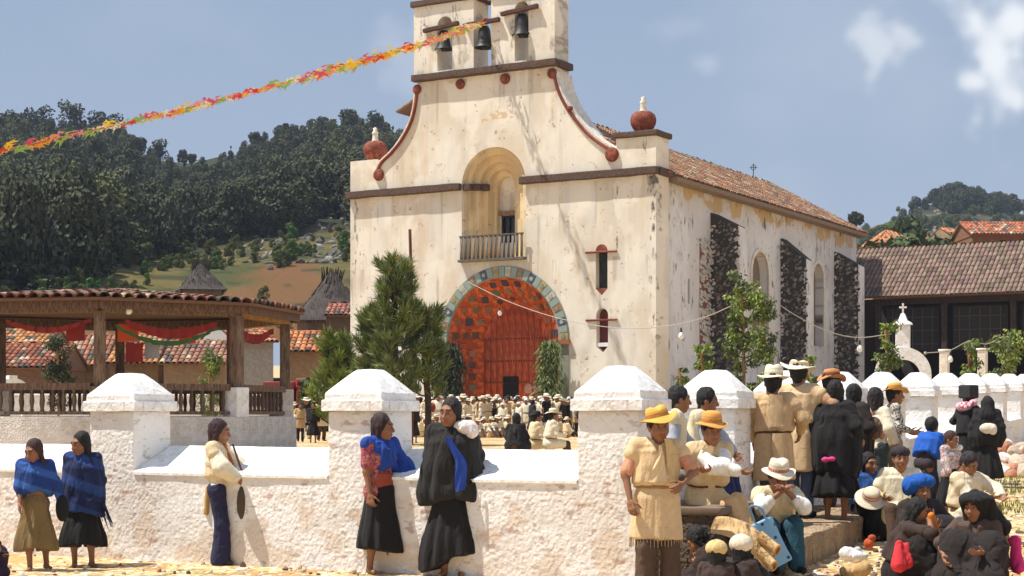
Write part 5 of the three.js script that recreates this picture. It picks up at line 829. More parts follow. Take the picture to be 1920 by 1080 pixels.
function surfaceNet(sdf, lo, hi, cell) {
  const n = [0, 1, 2].map(i => Math.ceil((hi[i] - lo[i]) / cell) + 1), [nx, ny, nz] = n, v = new Float32Array(nx * ny * nz);
  // coarse skip: value changes at most 1 per metre, roughly
  for (let k = 0; k < nz; k++) for (let j = 0; j < ny; j++) { let i = 0; const row = (k * ny + j) * nx; while (i < nx) { const d = sdf(lo[0] + i * cell, lo[1] + j * cell, lo[2] + k * cell); v[row + i] = d; let s = Math.min(nx - i, Math.floor(Math.abs(d) * .5 / cell)); for (let q = 1; q < s; q++) v[row + i + q] = d; i += Math.max(1, s); } }
  const id = new Int32Array(nx * ny * nz).fill(-1), pos = [], nor = [], idx = [], C = [0, 1, nx, nx + 1, nx * ny, nx * ny + 1, nx * ny + nx, nx * ny + nx + 1];
  const E = [[0, 1], [2, 3], [4, 5], [6, 7], [0, 2], [1, 3], [4, 6], [5, 7], [0, 4], [1, 5], [2, 6], [3, 7]], e = cell * .6;
  for (let k = 0; k < nz - 1; k++) for (let j = 0; j < ny - 1; j++) for (let i = 0; i < nx - 1; i++) {
    const b = (k * ny + j) * nx + i; let m = 0; for (let c = 0; c < 8; c++) if (v[b + C[c]] < 0) m |= 1 << c; if (m === 0 || m === 255) continue;
    let x = 0, y = 0, z = 0, q = 0; for (const [s, t] of E) { const a = v[b + C[s]], d = v[b + C[t]]; if ((a < 0) === (d < 0)) continue; const f = a / (a - d); x += lerp(s & 1, t & 1, f); y += lerp((s >> 1) & 1, (t >> 1) & 1, f); z += lerp(s >> 2, t >> 2, f); q++; }
    x = lo[0] + (i + x / q) * cell; y = lo[1] + (j + y / q) * cell; z = lo[2] + (k + z / q) * cell;
    let gx = sdf(x + e, y, z) - sdf(x - e, y, z), gy = sdf(x, y + e, z) - sdf(x, y - e, z), gz = sdf(x, y, z + e) - sdf(x, y, z - e); const l = Math.hypot(gx, gy, gz) || 1;
    id[b] = pos.length / 3; pos.push(x, y, z); nor.push(gx / l, gy / l, gz / l);
  }
  const quad = (a, b, c, d, f) => { if (a < 0 || b < 0 || c < 0 || d < 0) return; if (f) idx.push(a, b, c, a, c, d); else idx.push(a, c, b, a, d, c); };
  for (let k = 1; k < nz - 1; k++) for (let j = 1; j < ny - 1; j++) for (let i = 1; i < nx - 1; i++) {
    const b = (k * ny + j) * nx + i, s = v[b] < 0;
    if (s !== v[b + 1] < 0) quad(id[b - nx - nx * ny], id[b - nx * ny], id[b], id[b - nx], s);
    if (s !== v[b + nx] < 0) quad(id[b - 1 - nx * ny], id[b - 1], id[b], id[b - nx * ny], s);
    if (s !== v[b + nx * ny] < 0) quad(id[b - 1 - nx], id[b - nx], id[b], id[b - 1], s);
  }
  const g = new THREE.BufferGeometry(); g.setAttribute('position', new THREE.Float32BufferAttribute(pos, 3)); g.setAttribute('normal', new THREE.Float32BufferAttribute(nor, 3)); const uv = []; for (let i = 0; i < pos.length; i += 3) uv.push((pos[i] * .8 + pos[i + 2] * .6) * 1.6, pos[i + 1] * 1.6); g.setAttribute('uv', new THREE.Float32BufferAttribute(uv, 2)); g.setIndex(idx); return g;
}
const HEADS = {};
function headGeo(cell, lipRed) {
  const key = cell + '|' + lipRed; if (HEADS[key]) return HEADS[key];
  const P = [ellip(V(0, .022, -.012), .073, .096, .09), ellip(V(0, -.03, .018), .06, .084, .068), ellip(V(0, -.09, .046), .028, .026, .026), ellip(V(.036, -.03, .05), .027, .026, .024), ellip(V(-.036, -.03, .05), .027, .026, .024), capsule(V(-.036, .03, .073), V(.036, .03, .073), .011), capsule(V(0, -.06, -.02), V(0, -.17, -.03), .052, .055)];
  const Q = [capsule(V(0, .014, .084), V(0, -.028, .103), .008, .0135), capsule(V(-.013, -.03, .092), V(.013, -.03, .092), .008), capsule(V(-.018, -.060, .079), V(.018, -.060, .079), .0075), capsule(V(-.015, -.068, .077), V(.015, -.068, .077), .0075), ellip(V(.075, -.005, -.008), .011, .03, .02), ellip(V(-.075, -.005, -.008), .011, .03, .02)];
  const sk = [ellip(V(.031, .007, .094), .021, .013, .018), ellip(V(-.031, .007, .094), .021, .013, .018)];
  const sdf = (x, y, z) => { let d = 1e9; for (const p of P) d = smin(d, p(x, y, z), .03); for (const p of Q) d = smin(d, p(x, y, z), .012); for (const s of sk) d = smax(d, -s(x, y, z), .012); return d; };
  let g = surfaceNet(sdf, [-.1, -.2, -.12], [.1, .14, .13], cell);
  paint(g, (x, y, z) => { const ax = Math.abs(x); if (z > .055 && y > .026 && y < .04 && ax > .012 && ax < .05) return [.12, .1, .1]; if (z > .07 && Math.abs(y + .064) < .011 && ax < .024) return [1.0, .62, .58]; return [1, 1, 1]; });
  if (cell < .009) { const eyes = []; for (const s of [-1, 1]) { const e = new THREE.SphereGeometry(.0125, 14, 10); e.scale(1.15, .8, 1); e.translate(s * .031, .007, .0735); paint(e, (x, y, z) => { const q = Math.hypot(x - s * .031, y - .007); return q < .0068 ? [.04, .03, .03] : [1.5, 1.6, 1.7]; }); eyes.push(e); const lid = capsule(V(s * .031 - .014, .016, .079), V(s * .031 + .014, .016, .079), .004); lid.box; } g = merge([g, ...eyes]); }
  return HEADS[key] = g;
}
const HANDS = {};
function handGeo(cell, curl) {
  const key = cell + '|' + curl; if (HANDS[key]) return HANDS[key];
  const L = [capsule(V(-.026, .028, 0), V(-.028, .08, 0), .0145), capsule(V(-.006, .02, -.002), V(-.008, .086, -.002), .0155), capsule(V(.018, .022, 0), V(.022, .084, 0), .0155), capsule(V(0, -.03, 0), V(0, .03, 0), .023, .021)], Fg = [];
  const len = [[.024, .017, .014], [.031, .021, .016], [.034, .023, .017], [.03, .02, .016]], bx = [-.030, -.010, .011, .030];
  len.forEach((l, i) => { let p = V(bx[i], .088 + (i === 2 ? .004 : i === 0 ? -.006 : 0), 0), a = curl * .55; l.forEach((s, j) => { const d = V((bx[i]) * .8 * (j ? 0 : 1), Math.cos(a), Math.sin(a)).normalize(), q = p.clone().addScaledVector(d, s); Fg.push(capsule(p, q, .0088 - j * .0008, .0082 - j * .0008)); p = q; a += curl * .75; }); });
  let p = V(.028, .03, .004); [[V(.75, .62, .3), .036, .0115], [V(.35, .85, .4 + curl * .4), .028, .0095], [V(.1, .9, .45 + curl * .6), .02, .0085]].forEach(([d, s, r]) => { const q = p.clone().addScaledVector(d.clone().normalize(), s); Fg.push(capsule(p, q, r, r * .9)); p = q; });
  const sdf = (x, y, z) => { let d = 1e9, f = 1e9; for (const q of L) d = smin(d, q(x, y, z), .016); for (const q of Fg) f = Math.min(f, q(x, y, z)); return smin(d, f, .009); };
  const g = surfaceNet(sdf, [-.07, -.07, -.05], [.11, .2, .12], cell); return HANDS[key] = g;
}
function ik(a, t, l1, l2, hint) { const d = t.clone().sub(a); let L = d.length(); const mx = (l1 + l2) * .995; if (L > mx) { d.multiplyScalar(mx / L); L = mx; } const end = a.clone().add(d), u = d.clone().normalize(), x = (l1 * l1 - l2 * l2 + L * L) / (2 * L), hgt = Math.sqrt(Math.max(0, l1 * l1 - x * x)), n = hint.clone().addScaledVector(u, -hint.dot(u)).normalize(); return [a.clone().addScaledVector(u, x).addScaledVector(n, hgt), end]; }
function rig(p = {}) {
  const R = {}, a = (k, d) => V(...(p[k] || d));
  R.P = a('pelvis', [0, .858, 0]); const lean = p.lean || 0, roll = p.roll || 0, tw = p.twist || 0;
  R.u = V(0, 1, 0).applyAxisAngle(V(1, 0, 0), lean).applyAxisAngle(V(0, 0, 1), -roll); R.s = V(1, 0, 0).applyAxisAngle(V(0, 0, 1), -roll).applyAxisAngle(V(0, 1, 0), tw); R.f = R.s.clone().cross(R.u).normalize();
  R.sp = V(1, 0, 0); const lean2 = R.u.clone().applyAxisAngle(V(1, 0, 0), (p.hunch || 0) * .5);
  R.C = R.P.clone().addScaledVector(R.u, .30); R.N = R.P.clone().addScaledVector(R.u, .28).addScaledVector(lean2, .22);
  const sw = p.sw || .155; R.sh = [1, -1].map(q => R.N.clone().addScaledVector(R.s, q * sw).addScaledVector(R.u, -.045 + (p.shrug || 0)));
  R.hip = [1, -1].map(q => R.P.clone().addScaledVector(R.sp, q * .085).add(V(0, -.02, 0)));
  const hd = p.head || [0, 0, 0]; R.hq = new THREE.Quaternion().setFromEuler(new THREE.Euler(hd[1] || 0, hd[0] || 0, hd[2] || 0, 'YXZ'));
  R.H = R.N.clone().addScaledVector(lean2.clone().lerp(V(0, 1, 0), .6).normalize(), .15).add(V(0, -.02, .035).applyQuaternion(R.hq)); R.hs = (p.hs || 1) * 1.1;
  R.el = []; R.wr = []; R.kn = []; R.an = [];
  for (const i of [0, 1]) { const q = i ? -1 : 1, t = a(i ? 'handR' : 'handL', p.seated ? [q * .16, R.P.y + .16, .34] : [q * .24, .82, .05]), h = a(i ? 'elbowR' : 'elbowL', [q * .5, -.2, -1]); const [e, w] = ik(R.sh[i], t, .27, .235, h); R.el.push(e); R.wr.push(w); const ft = a(i ? 'footR' : 'footL', [q * .09, .075, q * .02]), kh = a(i ? 'kneeR' : 'kneeL', [q * .15, .1, 1]); const [k, n] = ik(R.hip[i], ft, .39, .38, kh); R.kn.push(k); R.an.push(n); }
  R.fy = [p.toeL ?? .25, p.toeR ?? -.25]; R.p = p; return R;
}
const mixp = (a, b, t) => a.clone().lerp(b, t);
function bodyPrims(R, bw = 1) {
  const L = [capsule(mixp(R.hip[0], R.P, .1), mixp(R.hip[1], R.P, .1), .10 * bw), capsule(R.P.clone().addScaledVector(R.u, .12).addScaledVector(R.s, .04), R.P.clone().addScaledVector(R.u, .12).addScaledVector(R.s, -.04), .098 * bw), capsule(R.C.clone().addScaledVector(R.s, .06), R.C.clone().addScaledVector(R.s, -.06), .112 * bw), capsule(R.sh[0], R.sh[1], .056), capsule(R.N.clone().addScaledVector(R.u, -.03), R.H.clone().lerp(R.N, .35), .05)];
  for (const i of [0, 1]) { L.push(capsule(R.sh[i], R.el[i], .046 * bw, .036 * bw), capsule(R.el[i], R.wr[i], .037 * bw, .025), capsule(R.hip[i], R.kn[i], .082 * bw, .053), capsule(R.kn[i], R.an[i], .052, .033)); const sh = mixp(R.kn[i], R.an[i], .28), bk = R.an[i].clone().sub(R.kn[i]).cross(R.sp).normalize(); if (bk.z > 0) bk.negate(); L.push(capsule(sh.clone().addScaledVector(bk, .012), mixp(R.kn[i], R.an[i], .55).addScaledVector(bk, .006), .05, .036)); const t = V(Math.sin(R.fy[i]), 0, Math.cos(R.fy[i])); L.push(capsule(R.an[i].clone().add(V(0, -.045, 0)).addScaledVector(t, -.03), R.an[i].clone().add(V(0, -.052, 0)).addScaledVector(t, .12), .031, .024)); }
  return L;
}
const SKIN = [.27, .12, .06];
function handMatrix(R, i) { const y = R.wr[i].clone().sub(R.el[i]).normalize(), hint = V(...(R.p[i ? 'thumbR' : 'thumbL'] || [0, .15, 1])), x = hint.addScaledVector(y, -hint.dot(y)).normalize(), z = x.clone().cross(y); if (i === 0) z.negate(); const m = new THREE.Matrix4().makeBasis(x, y, z); m.setPosition(R.wr[i]); return m; }
const cloth = (r, n) => (x, y, z) => { const b = (n === undefined ? .86 : 1 - n * .5) + (n === undefined ? .28 : n) * fbm(x * 34, y * 34, z * 34, 3); return [r[0] * b, r[1] * b, r[2] * b]; };
const weave = tex(512, 512, (u, v) => { const f = tfbm(u, v * .25, 22, 3, 3), w = .5 + .25 * Math.sin(u * 6.283 * 64) + .25 * Math.sin(v * 6.283 * 64); return clamp(.5 + (f - .5) * 1.5 + (w - .5) * .03 + (tfbm(u, v, 50, 8, 3) - .5) * .35); }, false);
const clothMat = new THREE.MeshStandardMaterial({ vertexColors: true, roughness: .95, bumpMap: weave, bumpScale: .006 }), skinMat = new THREE.MeshStandardMaterial({ vertexColors: true, roughness: .65 }), hairMat = new THREE.MeshStandardMaterial({ vertexColors: true, roughness: .8, bumpMap: weave, bumpScale: .006 });
const straw = tex(128, 128, (u, v) => { const k = .5 + .5 * Math.sin(v * Math.PI * 2 * 14), a = .5 + .5 * Math.sin(u * Math.PI * 2 * 40 + Math.floor(v * 14) * 2); const b = .72 + .28 * (k * .6 + a * .4); return [b, b, b]; });
// a folded piece of cloth lying on the front of a torso: two edges given as [sideways, height above the pelvis]
function flap(R, A, B, w, d, front = 1, th = .016) {
  const ca = new THREE.CatmullRomCurve3(A.map(q => V(q[0], q[1], 0))), cb = new THREE.CatmullRomCurve3(B.map(q => V(q[0], q[1], 0))), pos = [], idx = [], NU = 12, NV = 8, n = NV + 1;
  for (let sd = 0; sd < 2; sd++) for (let i = 0; i <= NU; i++) for (let j = 0; j <= NV; j++) { const p = ca.getPoint(i / NU).lerp(cb.getPoint(i / NU), j / NV), k = Math.pow(Math.max(.02, 1 - Math.pow(Math.abs(p.x / w), 2.6)), 1 / 2.6), edge = Math.sin(Math.PI * j / NV); const z = d * k + (sd ? -.02 : th * (.5 + .5 * Math.sqrt(edge)) + .006 * Math.sin(j * 1.3 + i * .9)); const q = R.P.clone().addScaledVector(R.s, p.x).addScaledVector(R.u, p.y).addScaledVector(R.f, z * front); pos.push(q.x, q.y, q.z); if (i && j) { const b = sd * (NU + 1) * n + i * n + j, f = sd ? 1 : 0; if (f) idx.push(b - n - 1, b - 1, b - n, b - n, b - 1, b); else idx.push(b - n - 1, b - n, b - 1, b - n, b, b - 1); } }
  const g = new THREE.BufferGeometry(); g.setAttribute('position', new THREE.Float32BufferAttribute(pos, 3)); g.setIndex(idx); g.computeVertexNormals(); return uvm(g, 1.6);
}
const flapMat = new THREE.MeshStandardMaterial({ vertexColors: true, roughness: .95, bumpMap: weave, bumpScale: .006, side: THREE.DoubleSide });
function makePerson(s) {
  const R = rig(s.pose), lo = s.low, cell = lo ? .03 : .014, k = s.h / 1.6, t = new THREE.Group(); t.name = numbered('person');
  const add = (name, g, m, parent = t) => { g.scale(k, k, k); return part(name, g, m, parent); };
  const out = (name, prims, kk, o, col, m = clothMat, parent = t) => add(name, paint(mesher(prims, kk, o.cell || cell, o), col), m, parent);
  // body
  const skin = s.skin || SKIN; const gs = [paint(mesher(bodyPrims(R, s.bw || 1), .035, cell), () => [1, 1, 1])];
  const hg = headGeo(lo ? .016 : .0055, 1).clone(); hg.scale(R.hs, R.hs, R.hs); hg.applyQuaternion(R.hq); hg.translate(R.H.x, R.H.y, R.H.z); gs.push(hg);
  if (!lo) for (const i of [0, 1]) { const g = flat(handGeo(.0055, s.curl?.[i] ?? .45).clone()); paint(g, () => [1, 1, 1]); if (i === 0) { const p = g.attributes.position, n = g.attributes.normal; for (let q = 0; q < p.count; q += 3) for (const A of [p, n]) { const a = [A.getX(q), A.getY(q), A.getZ(q)]; A.setXYZ(q, A.getX(q + 1), A.getY(q + 1), A.getZ(q + 1)); A.setXYZ(q + 1, ...a); } } g.applyMatrix4(handMatrix(R, i)); if (i === 0) { const n = g.attributes.normal, inv = handMatrix(R, 0); const p0 = handGeo(.0055, s.curl?.[i] ?? .45); void p0; void inv; void n; } gs.push(g); }
  const bg = merge(gs); { const c = bg.attributes.color, p = bg.attributes.position; for (let i = 0; i < c.count; i++) { const f = .88 + .24 * fbm(p.getX(i) * 25, p.getY(i) * 25, p.getZ(i) * 25, 2); c.setXYZ(i, c.getX(i) * skin[0] * f, c.getY(i) * skin[1] * f, c.getZ(i) * skin[2] * f); } }
  add('body', bg, skinMat);
  // clothes
  const tor = (g) => [capsule(mixp(R.hip[0], R.P, .1), mixp(R.hip[1], R.P, .1), .10 + g), capsule(R.P.clone().addScaledVector(R.u, .12).addScaledVector(R.s, .045), R.P.clone().addScaledVector(R.u, .12).addScaledVector(R.s, -.045), .098 + g), capsule(R.C.clone().addScaledVector(R.s, .065), R.C.clone().addScaledVector(R.s, -.065), .112 + g), capsule(R.sh[0], R.sh[1], .058 + g * .8)];
  const down = R.u.clone().negate();
  for (const w of s.wear || []) {
    const c = w.c, col = w.col || cloth(c, w.n);
    if (w.k === 'shirt') { const L = tor(.014), f = w.sleeve ?? .95; for (const i of [0, 1]) { if (f <= .5) L.push(capsule(R.sh[i], mixp(R.sh[i], R.el[i], f * 2), .064, .062)); else { L.push(capsule(R.sh[i], R.el[i], .064, (w.puff || 0) + .056)); L.push(capsule(R.el[i], mixp(R.el[i], R.wr[i], (f - .5) * 2), (w.puff || 0) + .056, (w.puff || 0) * .8 + .042)); } } out('shirt', L, .03, { fold: .006 }, col); }
    if (w.k === 'trousers') { const L = [capsule(R.hip[0], R.hip[1], .112)]; for (const i of [0, 1]) { L.push(capsule(R.hip[i], R.kn[i], .098, w.knee || .07)); L.push(capsule(R.kn[i], mixp(R.kn[i], R.an[i], w.len || .97), w.knee || .07, w.hem || .062)); } out('trousers', L, .03, { fold: .007, fy: 9 }, col); }
    if (w.k === 'shoes') { const L = []; for (const i of [0, 1]) { const f = V(Math.sin(R.fy[i]), 0, Math.cos(R.fy[i])); L.push(capsule(R.an[i].clone().add(V(0, -.04, 0)).addScaledVector(f, -.03), R.an[i].clone().add(V(0, -.048, 0)).addScaledVector(f, .13), .041, .034)); } out('shoes', L, .01, {}, col); }
    if (w.k === 'tunic') {                                       // thick woollen tunic, boxy, pouched over a belt
      const wa = w.w || .20, U = R.P.clone().addScaledVector(R.u, .10), L = [profile(R.N.clone().addScaledVector(R.u, .015), down, R.s, [[0, .07, .075], [.05, .15, .095], [.10, wa - .01, .12], [.25, wa + .005, .135], [.36, wa + .02, .145], [.405, wa, .13]], { pow: 2.8, r: .018 })];
      for (const i of [0, 1]) { const q = i ? -1 : 1, o2 = mixp(R.sh[i], R.el[i], w.cap ?? .34).addScaledVector(R.s, q * .02); L.push(capsule(R.N.clone().addScaledVector(R.s, q * .06).addScaledVector(R.u, -.02), R.sh[i].clone().addScaledVector(R.s, q * .02).addScaledVector(R.u, .008), .062, .066)); L.push(capsule(R.sh[i].clone().addScaledVector(R.s, q * .02), o2, .07, .074)); L.push(capsule(o2, R.C.clone().addScaledVector(R.s, q * (wa - .05)).addScaledVector(R.u, -.04), .058, .05)); }
      const cut = [capsule(R.N.clone().addScaledVector(R.f, .09).addScaledVector(R.u, .05), R.C.clone().addScaledVector(R.f, .185).addScaledVector(R.u, w.vee ?? .07), .06, .018), capsule(R.N.clone(), R.N.clone().addScaledVector(R.u, .2), .066, .08)]; if (!lo) for (const q of [-1, 1]) for (const z of [-1, 1]) cut.push(capsule(R.sh[0].clone().lerp(R.sh[1], .5).addScaledVector(R.s, q * (wa - .075)).addScaledVector(R.f, z * .135).addScaledVector(R.u, .0), R.P.clone().addScaledVector(R.u, .16).addScaledVector(R.s, q * (wa - .05)).addScaledVector(R.f, z * .148), .013));
      const up = out('tunic', L, .035, { fold: .007, ff: 7, fy: 2.5, cut, cell: lo ? .03 : .011 }, col);
      if (w.skirt !== 0) { const hem = w.skirt || .30; const g = R.p.seated ? mesher([capsule(R.hip[0].clone(), mixp(R.hip[0], R.kn[0], .75), .125, .10), capsule(R.hip[1].clone(), mixp(R.hip[1], R.kn[1], .75), .125, .10), capsule(R.P, R.P.clone().addScaledVector(R.u, .12), .145)], .07, cell, { fold: .01 }) : mesher([profile(R.P.clone().addScaledVector(R.u, .12), V(0, -1, 0).lerp(down, .5).normalize(), R.s, [[0, wa - .02, .125], [.12, wa + .005, .145], [hem + .1, wa + .03, .155]], { pow: 2.5, rip: .04, n: 7, slant: w.slant || 0, r: .02 })], .03, cell, { fold: .007, ff: 10, fy: 1.5 }); add('tunic_skirt', paint(g, col), clothMat, up);
        if (w.fringe) { const fr = [], r = rng(3), y0 = R.P.y + .12 - hem - .10; for (let i = 0; i < 46; i++) { const a = i / 46 * 6.283, x = R.P.x + Math.cos(a) * (wa + .028), z = R.P.z + Math.sin(a) * .152; fr.push(bar(V(x, y0 + .02, z), V(x * 1.02, y0 - .05 - .02 * r(), z * 1.02), .006, .004, 4)); } add('fringe', paint(merge(fr), cloth(c.map(q => q * .9))), clothMat, up); } }
      if (w.belt !== 0) out('belt', [profile(R.P.clone().addScaledVector(R.u, .135), down, R.s, [[0, wa - .002, .138], [.035, wa - .002, .138]], { pow: 2.5, r: .01 })], .01, {}, cloth(w.belt || [.10, .05, .03]));
    }
    if (w.k === 'skirt') { const y = w.top ?? .10, U = R.P.clone().addScaledVector(R.u, y); const len = w.len || .55; if (R.p.seated) { const L = []; for (const i of [0, 1]) L.push(capsule(R.hip[i], R.kn[i], .135, .12), capsule(R.kn[i], mixp(R.kn[i], R.an[i], .85), .12, .13)); L.push(capsule(R.hip[0], R.hip[1], .16), capsule(R.P, R.P.clone().addScaledVector(R.u, .12), .13)); L.push(capsule(R.an[0], R.an[1], .10)); out('skirt', L, .16, { fold: .014, ff: 8, fy: 8 }, col); } else out('skirt', [profile(U, V(w.dx || 0, -1, w.dz || 0).normalize(), R.sp, [[0, .125, .105], [.14, .17, .15], [len, w.w || .27, w.d || .22]], { rip: w.rip ?? .10, n: w.nf || 8, slant: w.slant || 0, slantF: w.slantF || 0, wave: w.wave || 0, r: .015 })], .02, { fold: .008, fy: 2 }, col); }
    if (w.k === 'shawl') { const L = [profile(R.N.clone().addScaledVector(R.u, .03), down, R.s, w.prof || [[0, .07, .07], [.06, .15, .11], [.16, .20, .145], [.40, .235, .17], [.52, .235, .17]], { rip: w.rip ?? .07, n: w.nf || 7, slant: w.slant || 0, slantF: w.slantF || 0, wave: w.wave ?? .03, r: .03, pow: 2.2 })]; L.push(capsule(R.sh[0].clone().addScaledVector(R.u, .008), R.sh[1].clone().addScaledVector(R.u, .008), .076)); for (const i of [0, 1]) if (w.arms?.[i] !== 0) { L.push(capsule(R.sh[i], R.el[i], .07, .072)); const f = w.arms?.[i] ?? .7; if (f > 0) L.push(capsule(R.el[i], mixp(R.el[i], R.wr[i], f), .07, .05)); } if (w.extra) L.push(...w.extra(R)); out('shawl', L, .04, { fold: .013, ff: 9, fy: 3, cut: [capsule(R.N.clone().addScaledVector(R.f, .1).addScaledVector(R.u, .06), R.N.clone().addScaledVector(R.f, .15).addScaledVector(R.u, -.06), .05, .02)] }, col); }
    if (w.k === 'veil') out('head_shawl', [ellip(R.H.clone().add(V(0, .02, -.02).applyQuaternion(R.hq)), .105, .125, .12), capsule(R.H.clone().add(V(0, -.02, -.06)), R.N.clone().addScaledVector(R.f, -.06).addScaledVector(R.u, -.08), .11, .16), ...(w.extra ? w.extra(R) : [])], .07, { fold: .014, cut: [ellip(R.H.clone().add(V(0, -.03, .1).applyQuaternion(R.hq)), .068, .10, .11)] }, col);
    if (w.k === 'belt') out('belt', [profile(R.P.clone().addScaledVector(R.u, .17), down, R.s, [[0, .142, .125], [w.h || .12, .155, .135]], { r: .012 })], .01, { fold: .003, fy: 30 }, col);
    if (w.k === 'bits') { const ps = w.make(R); out(w.name, ps, w.kk || .02, { fold: w.fold || .004, cell: w.cell || .01 }, col); }
    if (w.k === 'geo') add(w.name, paint(w.make(R), col), flapMat);
  }
  // hair
  const hw = q => R.H.clone().add(V(...q).multiplyScalar(R.hs).applyQuaternion(R.hq)), hs = R.hs, hc = s.hairC || [.008, .0065, .0065];
  const hcol = (x, y, z) => { const b = .6 + .9 * noise(x * 90, y * 14, z * 90); return [hc[0] * b, hc[1] * b, hc[2] * b]; };
  if (s.hair !== 0) {
    const L = [ellip(hw([0, .036, -.022]), .088 * hs, .107 * hs, .101 * hs)], cut = [];
    const fq = V(0, 0, 1).applyQuaternion(R.hq), uq = V(0, 1, 0).applyQuaternion(R.hq), fc = hw([0, -.045, .088]); cut.push(ellip(fc, .084 * hs, .122 * hs, .098 * hs));
    if (s.hair === 'long' || s.hair === 'bob' || s.hair === 'braid' || s.hair === 'braids') L.push(capsule(hw([0, -.02, -.05]), hw([0, -.10, -.055]), .066 * hs, .055 * hs), capsule(hw([.066, .01, -.01]), hw([.066, -.08, -.02]), .032 * hs, .024 * hs), capsule(hw([-.066, .01, -.01]), hw([-.066, -.08, -.02]), .032 * hs, .024 * hs));
    else L.push(capsule(hw([0, -.02, -.05]), hw([0, -.055, -.05]), .06 * hs, .045 * hs));
    if (s.hair === 'long') L.push(capsule(hw([0, -.1, -.06]), R.C.clone().addScaledVector(R.f, -.15), .05, .04));
    const braid = (a, b, side) => { for (let i = 0; i < 9; i++) { const p = mixp(a, b, i / 9).add(V(side * .03 * Math.sin(i / 9 * 3), 0, 0)); L.push(ellip(p, .019, .024, .019)); } };
    if (s.hair === 'braid') braid(hw([.07, -.06, -.01]), R.sh[0].clone().addScaledVector(R.u, -.16).addScaledVector(R.f, .10), 1);
    if (s.hair === 'braids') { braid(hw([.075, -.03, .0]), hw([.10, -.19, .03]), 1); braid(hw([-.075, -.03, .0]), hw([-.10, -.17, .05]), -1); }
    out('hair', L, .025, { cut, fold: lo ? 0 : .007, ff: 42, fy: 14, cell: lo ? .022 : .0075 }, hcol, hairMat);
  }
  if (s.hat) {
    const h = s.hat, R0 = h.r || .165, ch = h.h || .10, cr = .088 * hs, pts = [[0, ch], [cr * .5, ch + .004], [cr * .88, ch * .93], [cr, ch * .6], [cr * 1.06, .012], [cr * 1.14, .002], [R0 * .85, -.004], [R0, h.lip ?? -.012], [R0 - .002, (h.lip ?? -.012) - .006], [R0 * .85, -.012], [cr * 1.1, -.008], [cr * 1.0, -.02]];
    const g = lathe(pts, lo ? 12 : 28), p = g.attributes.position; for (let i = 0; i < p.count; i++) { const x = p.getX(i), z = p.getZ(i), q = Math.hypot(x, z); if (q > cr * 1.15) { const f = (q - cr * 1.15) / (R0 - cr * 1.15), a = Math.atan2(z, x); p.setY(i, p.getY(i) + f * ((h.curl ?? .03) * Math.cos(2 * a) + .008 * Math.sin(3 * a + 1))); } else if (p.getY(i) > ch * .8 && h.dent !== 0) p.setY(i, p.getY(i) - .02 * Math.max(0, 1 - Math.abs(x) / (cr * .5))); }
    g.computeVertexNormals(); const e = new THREE.Euler(h.tilt || 0, 0, h.roll || 0, 'YXZ'); g.applyQuaternion(new THREE.Quaternion().setFromEuler(e)); g.translate(0, .072 * hs + (h.dy || 0), -.012); if (hs !== 1) g.scale(1, 1, 1); g.applyQuaternion(R.hq); g.translate(R.H.x, R.H.y, R.H.z);
    const m = h.m || (h.m = new THREE.MeshStandardMaterial({ color: lin(...h.c), map: straw, bumpMap: straw, bumpScale: .004, roughness: .85, side: THREE.DoubleSide })); const hm = add('hat', g, m);
    if (h.band) { const b = lathe([[cr * 1.075, .008], [cr * 1.07, .012], [cr * 1.03, .045], [cr * 1.0, .045]], lo ? 12 : 24); b.applyQuaternion(new THREE.Quaternion().setFromEuler(e)); b.translate(0, .072 * hs + (h.dy || 0), -.012); b.applyQuaternion(R.hq); b.translate(R.H.x, R.H.y, R.H.z); add('hat_band', paint(b, () => h.band), clothMat, hm); }
  }
  return t;
}
function person(s) {
  const t = makePerson(s); const x = (s.px - CX) * s.D / F; t.position.set(x, s.base ?? ground(x, -s.D), -s.D); t.rotation.y = s.yaw || 0; tag(t, s.label, 'person', s.group); scene.add(t); return t;
}
// ---------- the people of the photograph ----------
const K = { cream: [.68, .54, .33], tan: [.55, .37, .18], pale: [.72, .64, .48], blue: [.015, .055, .30], navy: [.012, .018, .075], black: [.010, .009, .010], brown: [.075, .04, .025], khaki: [.20, .13, .05], denim: [.10, .13, .19], teal: [.03, .10, .15], white: [.78, .75, .68], red: [.50, .05, .025], greyb: [.35, .37, .42] };
const HATS = { straw: { c: [.80, .45, .08], band: [.45, .2, .05] }, white: { c: [.82, .74, .56], band: [.55, .40, .22] }, brown: { c: [.55, .24, .08], band: [.2, .07, .03] } };
const hat = (k, o = {}) => { const b = HATS[k]; b.m ||= new THREE.MeshStandardMaterial({ color: lin(...b.c), map: straw, bumpMap: straw, bumpScale: .004, roughness: .85, side: THREE.DoubleSide }); return { ...b, ...o }; };
const stripes = (a, b, fy, fx = 0) => (x, y, z) => { const n = .85 + .3 * fbm(x * 34, y * 34, z * 34, 3), q = Math.sin(y * fy + x * fx) > .35 ? b : a; return q.map(v => v * n); };
const motif = (cols, s, seed) => (x, y, z) => { const i = Math.floor(noise(x * s + seed, y * s, z * s) * 12.99) % cols.length; return cols[i]; };
const sitGround = (o = {}) => ({ seated: true, pelvis: [0, .12, 0], footL: [.14, .08, .50], footR: [-.14, .08, .50], kneeL: [.1, 1, .2], kneeR: [-.1, 1, .2], ...o });
const sitAt = (S, o = {}) => ({ seated: true, pelvis: [0, S + .10, 0], footL: [.12, .075, .46], footR: [-.12, .075, .46], kneeL: [.1, 1, .6], kneeR: [-.1, 1, .6], ...o });

